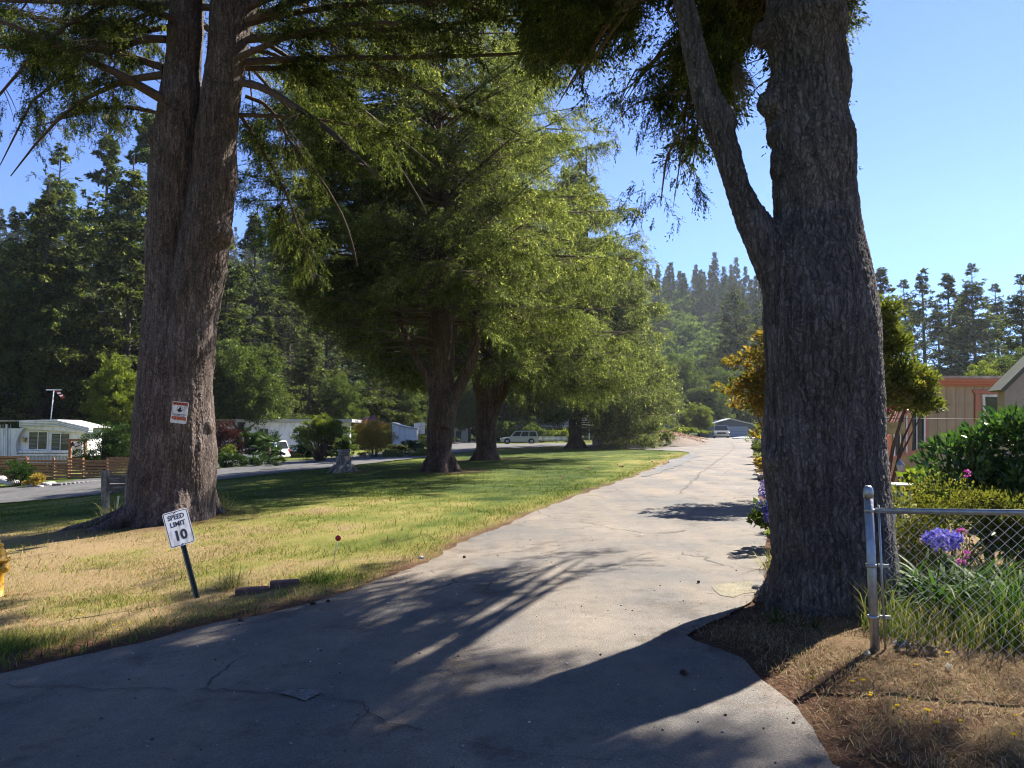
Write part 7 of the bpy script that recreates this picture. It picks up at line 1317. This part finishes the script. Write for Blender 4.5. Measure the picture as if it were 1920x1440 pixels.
# dandelions, seed heads, cones, stones: one master each, then copies
def flower_master():
    t = thing('dandelion', 'small yellow dandelion flower in the grass', 'flower', (0, 0, 0), 0, 'yellow dandelions in lawn and verge'); m = MB(); m.tube([(0, 0, 0), (.004, 0, .07)], .0016, 4); m.build('stem', M_STRAP, t)
    V = []; 
    for k in range(16): a = k * .3927; V.append(leafquads(np.array([[.004, 0, .07]]), unit(np.array([[math.cos(a), math.sin(a), .45]])), .017, .009))
    V = np.vstack(V); link('petals', npmesh('petals', V, quadidx(16)), M_YPET, t); return t
fm = flower_master(); first = True
sp_ = [(1522, 1296), (1533, 1298), (1598, 1296), (1619, 1299), (1634, 1318), (1633, 1323), (1705, 1325), (1684, 1343), (1677, 1348), (1742, 1350), (1738, 1358), (1688, 1371), (1757, 1382), (1800, 1370), (1905, 1362), (1714, 1241), (1718, 1264), (1778, 1245), (1905, 1405),
       (270, 1070), (251, 1032), (278, 1006), (262, 1085), (326, 1067), (308, 1040), (317, 1040), (252, 1082), (142, 1101), (148, 1160), (152, 1163), (118, 1029), (129, 1028), (230, 1037), (192, 1037), (210, 1037), (172, 1072), (131, 1055), (385, 1089), (220, 1196), (226, 1178), (243, 1176), (212, 1186), (182, 1183), (443, 1036), (457, 1035), (397, 1036), (385, 977), (302, 975), (158, 1006), (93, 1015), (108, 1075), (123, 1083), (285, 1060), (265, 1093), (70, 1050), (350, 1050), (520, 1075), (545, 1058)]
for u, v in sp_:
    p = np.array(G(u, v)); s = rng.uniform(.65, 1.1)
    if first: fm.location = tuple(p); first = False; fm.scale = (s, s, s)
    else: dup(fm, p, rng.uniform(0, 6), s=s)
def seed_master():
    t = thing('seed_head', 'round white dandelion seed head near the fence post', 'seed head', (0, 0, 0), 0, 'dandelion clocks by the fence post'); m = MB(); m.tube([(0, 0, 0), (0, .004, .1)], .0018, 4); m.build('stem', M_STRAP, t)
    d = unit(rng.normal(size=(140, 3))); V = leafquads(np.array([[0, .004, .1]]) + d * .006, d, .016, .003); link('seeds', npmesh('seeds', V, quadidx(140)), straw('seed_white', [(0, (.5, .48, .42)), (1, (.7, .68, .6))], .4), t); return t
sm_ = seed_master()
for i, (u, v) in enumerate([(1592, 1145), (1602, 1142), (1607, 1150), (1626, 1246), (1580, 1165), (1640, 1175), (1780, 1272), (1765, 1120), (1785, 1100)]):
    p = np.array(G(u, v)) - np.array([0, 0, .03]); 
    if i == 0: sm_.location = tuple(p)
    else: dup(sm_, p, i, s=rng.uniform(.8, 1.2))
def cone_master():
    m = MB(); n = 9
    for i in range(n): z = i / n * .06 - .03; r_ = .014 * math.sin(math.pi * (i + .8) / (n + 1)) + .003; m.lathe([(r_ * .6, z), (r_ * 1.3, z + .004), (r_ * .7, z + .008)], 8, M=Matrix.Rotation(R(90), 4, 'X'), smooth=False)
    o = m.build('fir_cone', M_TWIG); return tag(o, 'brown fir cone lying on the road edge', 'cone', 'fir cones along the road edges')
cm_ = cone_master(); o_ = []
for i in range(14):
    if i % 2: e = LE[4 + rng.integers(0, 8)]; e2 = e + rng.uniform(-.5, .5, 2)
    else: e = RE[5 + rng.integers(0, 9)]; e2 = e + rng.uniform(-.6, .5, 2)
    if i == 12: e2 = np.array(G(1700, 1437)[:2])
    p = (e2[0], e2[1], HZ(*e2) + .035); s = rng.uniform(.6, 1.1)
    if i == 0: cm_.location = p; cm_.rotation_euler = (0, 0, 1)
    else: dup(cm_, p, rng.uniform(0, 6), s=s)
for i, (u, v, s, mt, lab) in enumerate([(1690, 1222, .085, M_DROCK, 'round grey stone behind the wire near the fence post'), (1577, 1152, .035, M_ROCK, 'small pale pebble at the foot of the lumpy trunk'), (790, 1048, .045, M_ROCK, 'small white stone on the left road edge'), (1424, 872, .22, M_ROCK, 'white stone nearest the pale flower bed on the right road edge'), (1436, 877, .25, M_ROCK, 'larger white stone on the right road edge'),
                                           (1418, 893, .12, M_ROCK, 'first of the small white stones left of the blue mopheads'), (1428, 898, .14, M_ROCK, 'second of the small white stones left of the blue mopheads'), (1437, 905, .12, M_DROCK, 'greyish stone touching the blue mopheads'), (1424, 1108, .07, M_DROCK, 'dark stone wedged at the left foot of the lumpy trunk')]):
    p = np.array(G(u, v)); rockmesh('stone', lab, p + np.array([0, 0, s * .1]), (s, s * .8, s * .6), mt, 40 + i)
# loose fallen maple leaves on the far lawn
def leaf_master():
    V = leafquads(np.zeros((3, 3)), unit(np.array([[1, 0, .15], [.4, .9, .2], [.4, -.9, .1]])), .12, .07); o = link('fallen_leaf', npmesh('fallen_leaf', V, quadidx(3)), M_REDS); return tag(o, 'red fallen leaf on the lawn', 'leaf', 'red fallen leaves on the lawn')
lm_ = leaf_master()
for i, (u, v) in enumerate([(1052, 899), (1160, 874), (1200, 859), (1255, 852), (1164, 878), (1100, 880), (1225, 868)]):
    p = np.array(G(u, v)) + np.array([0, 0, .06])
    if i == 0: lm_.location = tuple(p)
    else: dup(lm_, p, i * 1.3, s=rng.uniform(.8, 1.4))
# ------------------------------------------------------------------ air
hz = MB(); hz.box((0, 190, 60), (640, 440, 136)); ho = hz.build('haze', None); mh_ = bpy.data.materials.new('haze'); mh_.use_nodes = True; hn = mh_.node_tree; hn.nodes.clear(); oo = hn.nodes.new('ShaderNodeOutputMaterial'); pv_ = hn.nodes.new('ShaderNodeVolumePrincipled')
pv_.inputs['Color'].default_value = (.82, .9, 1, 1); pv_.inputs['Density'].default_value = .0002; pv_.inputs['Anisotropy'].default_value = .35; hn.links.new(pv_.outputs[0], oo.inputs['Volume']); ho.data.materials.append(mh_); tag(ho, 'thin summer haze filling the valley air', kind='stuff')
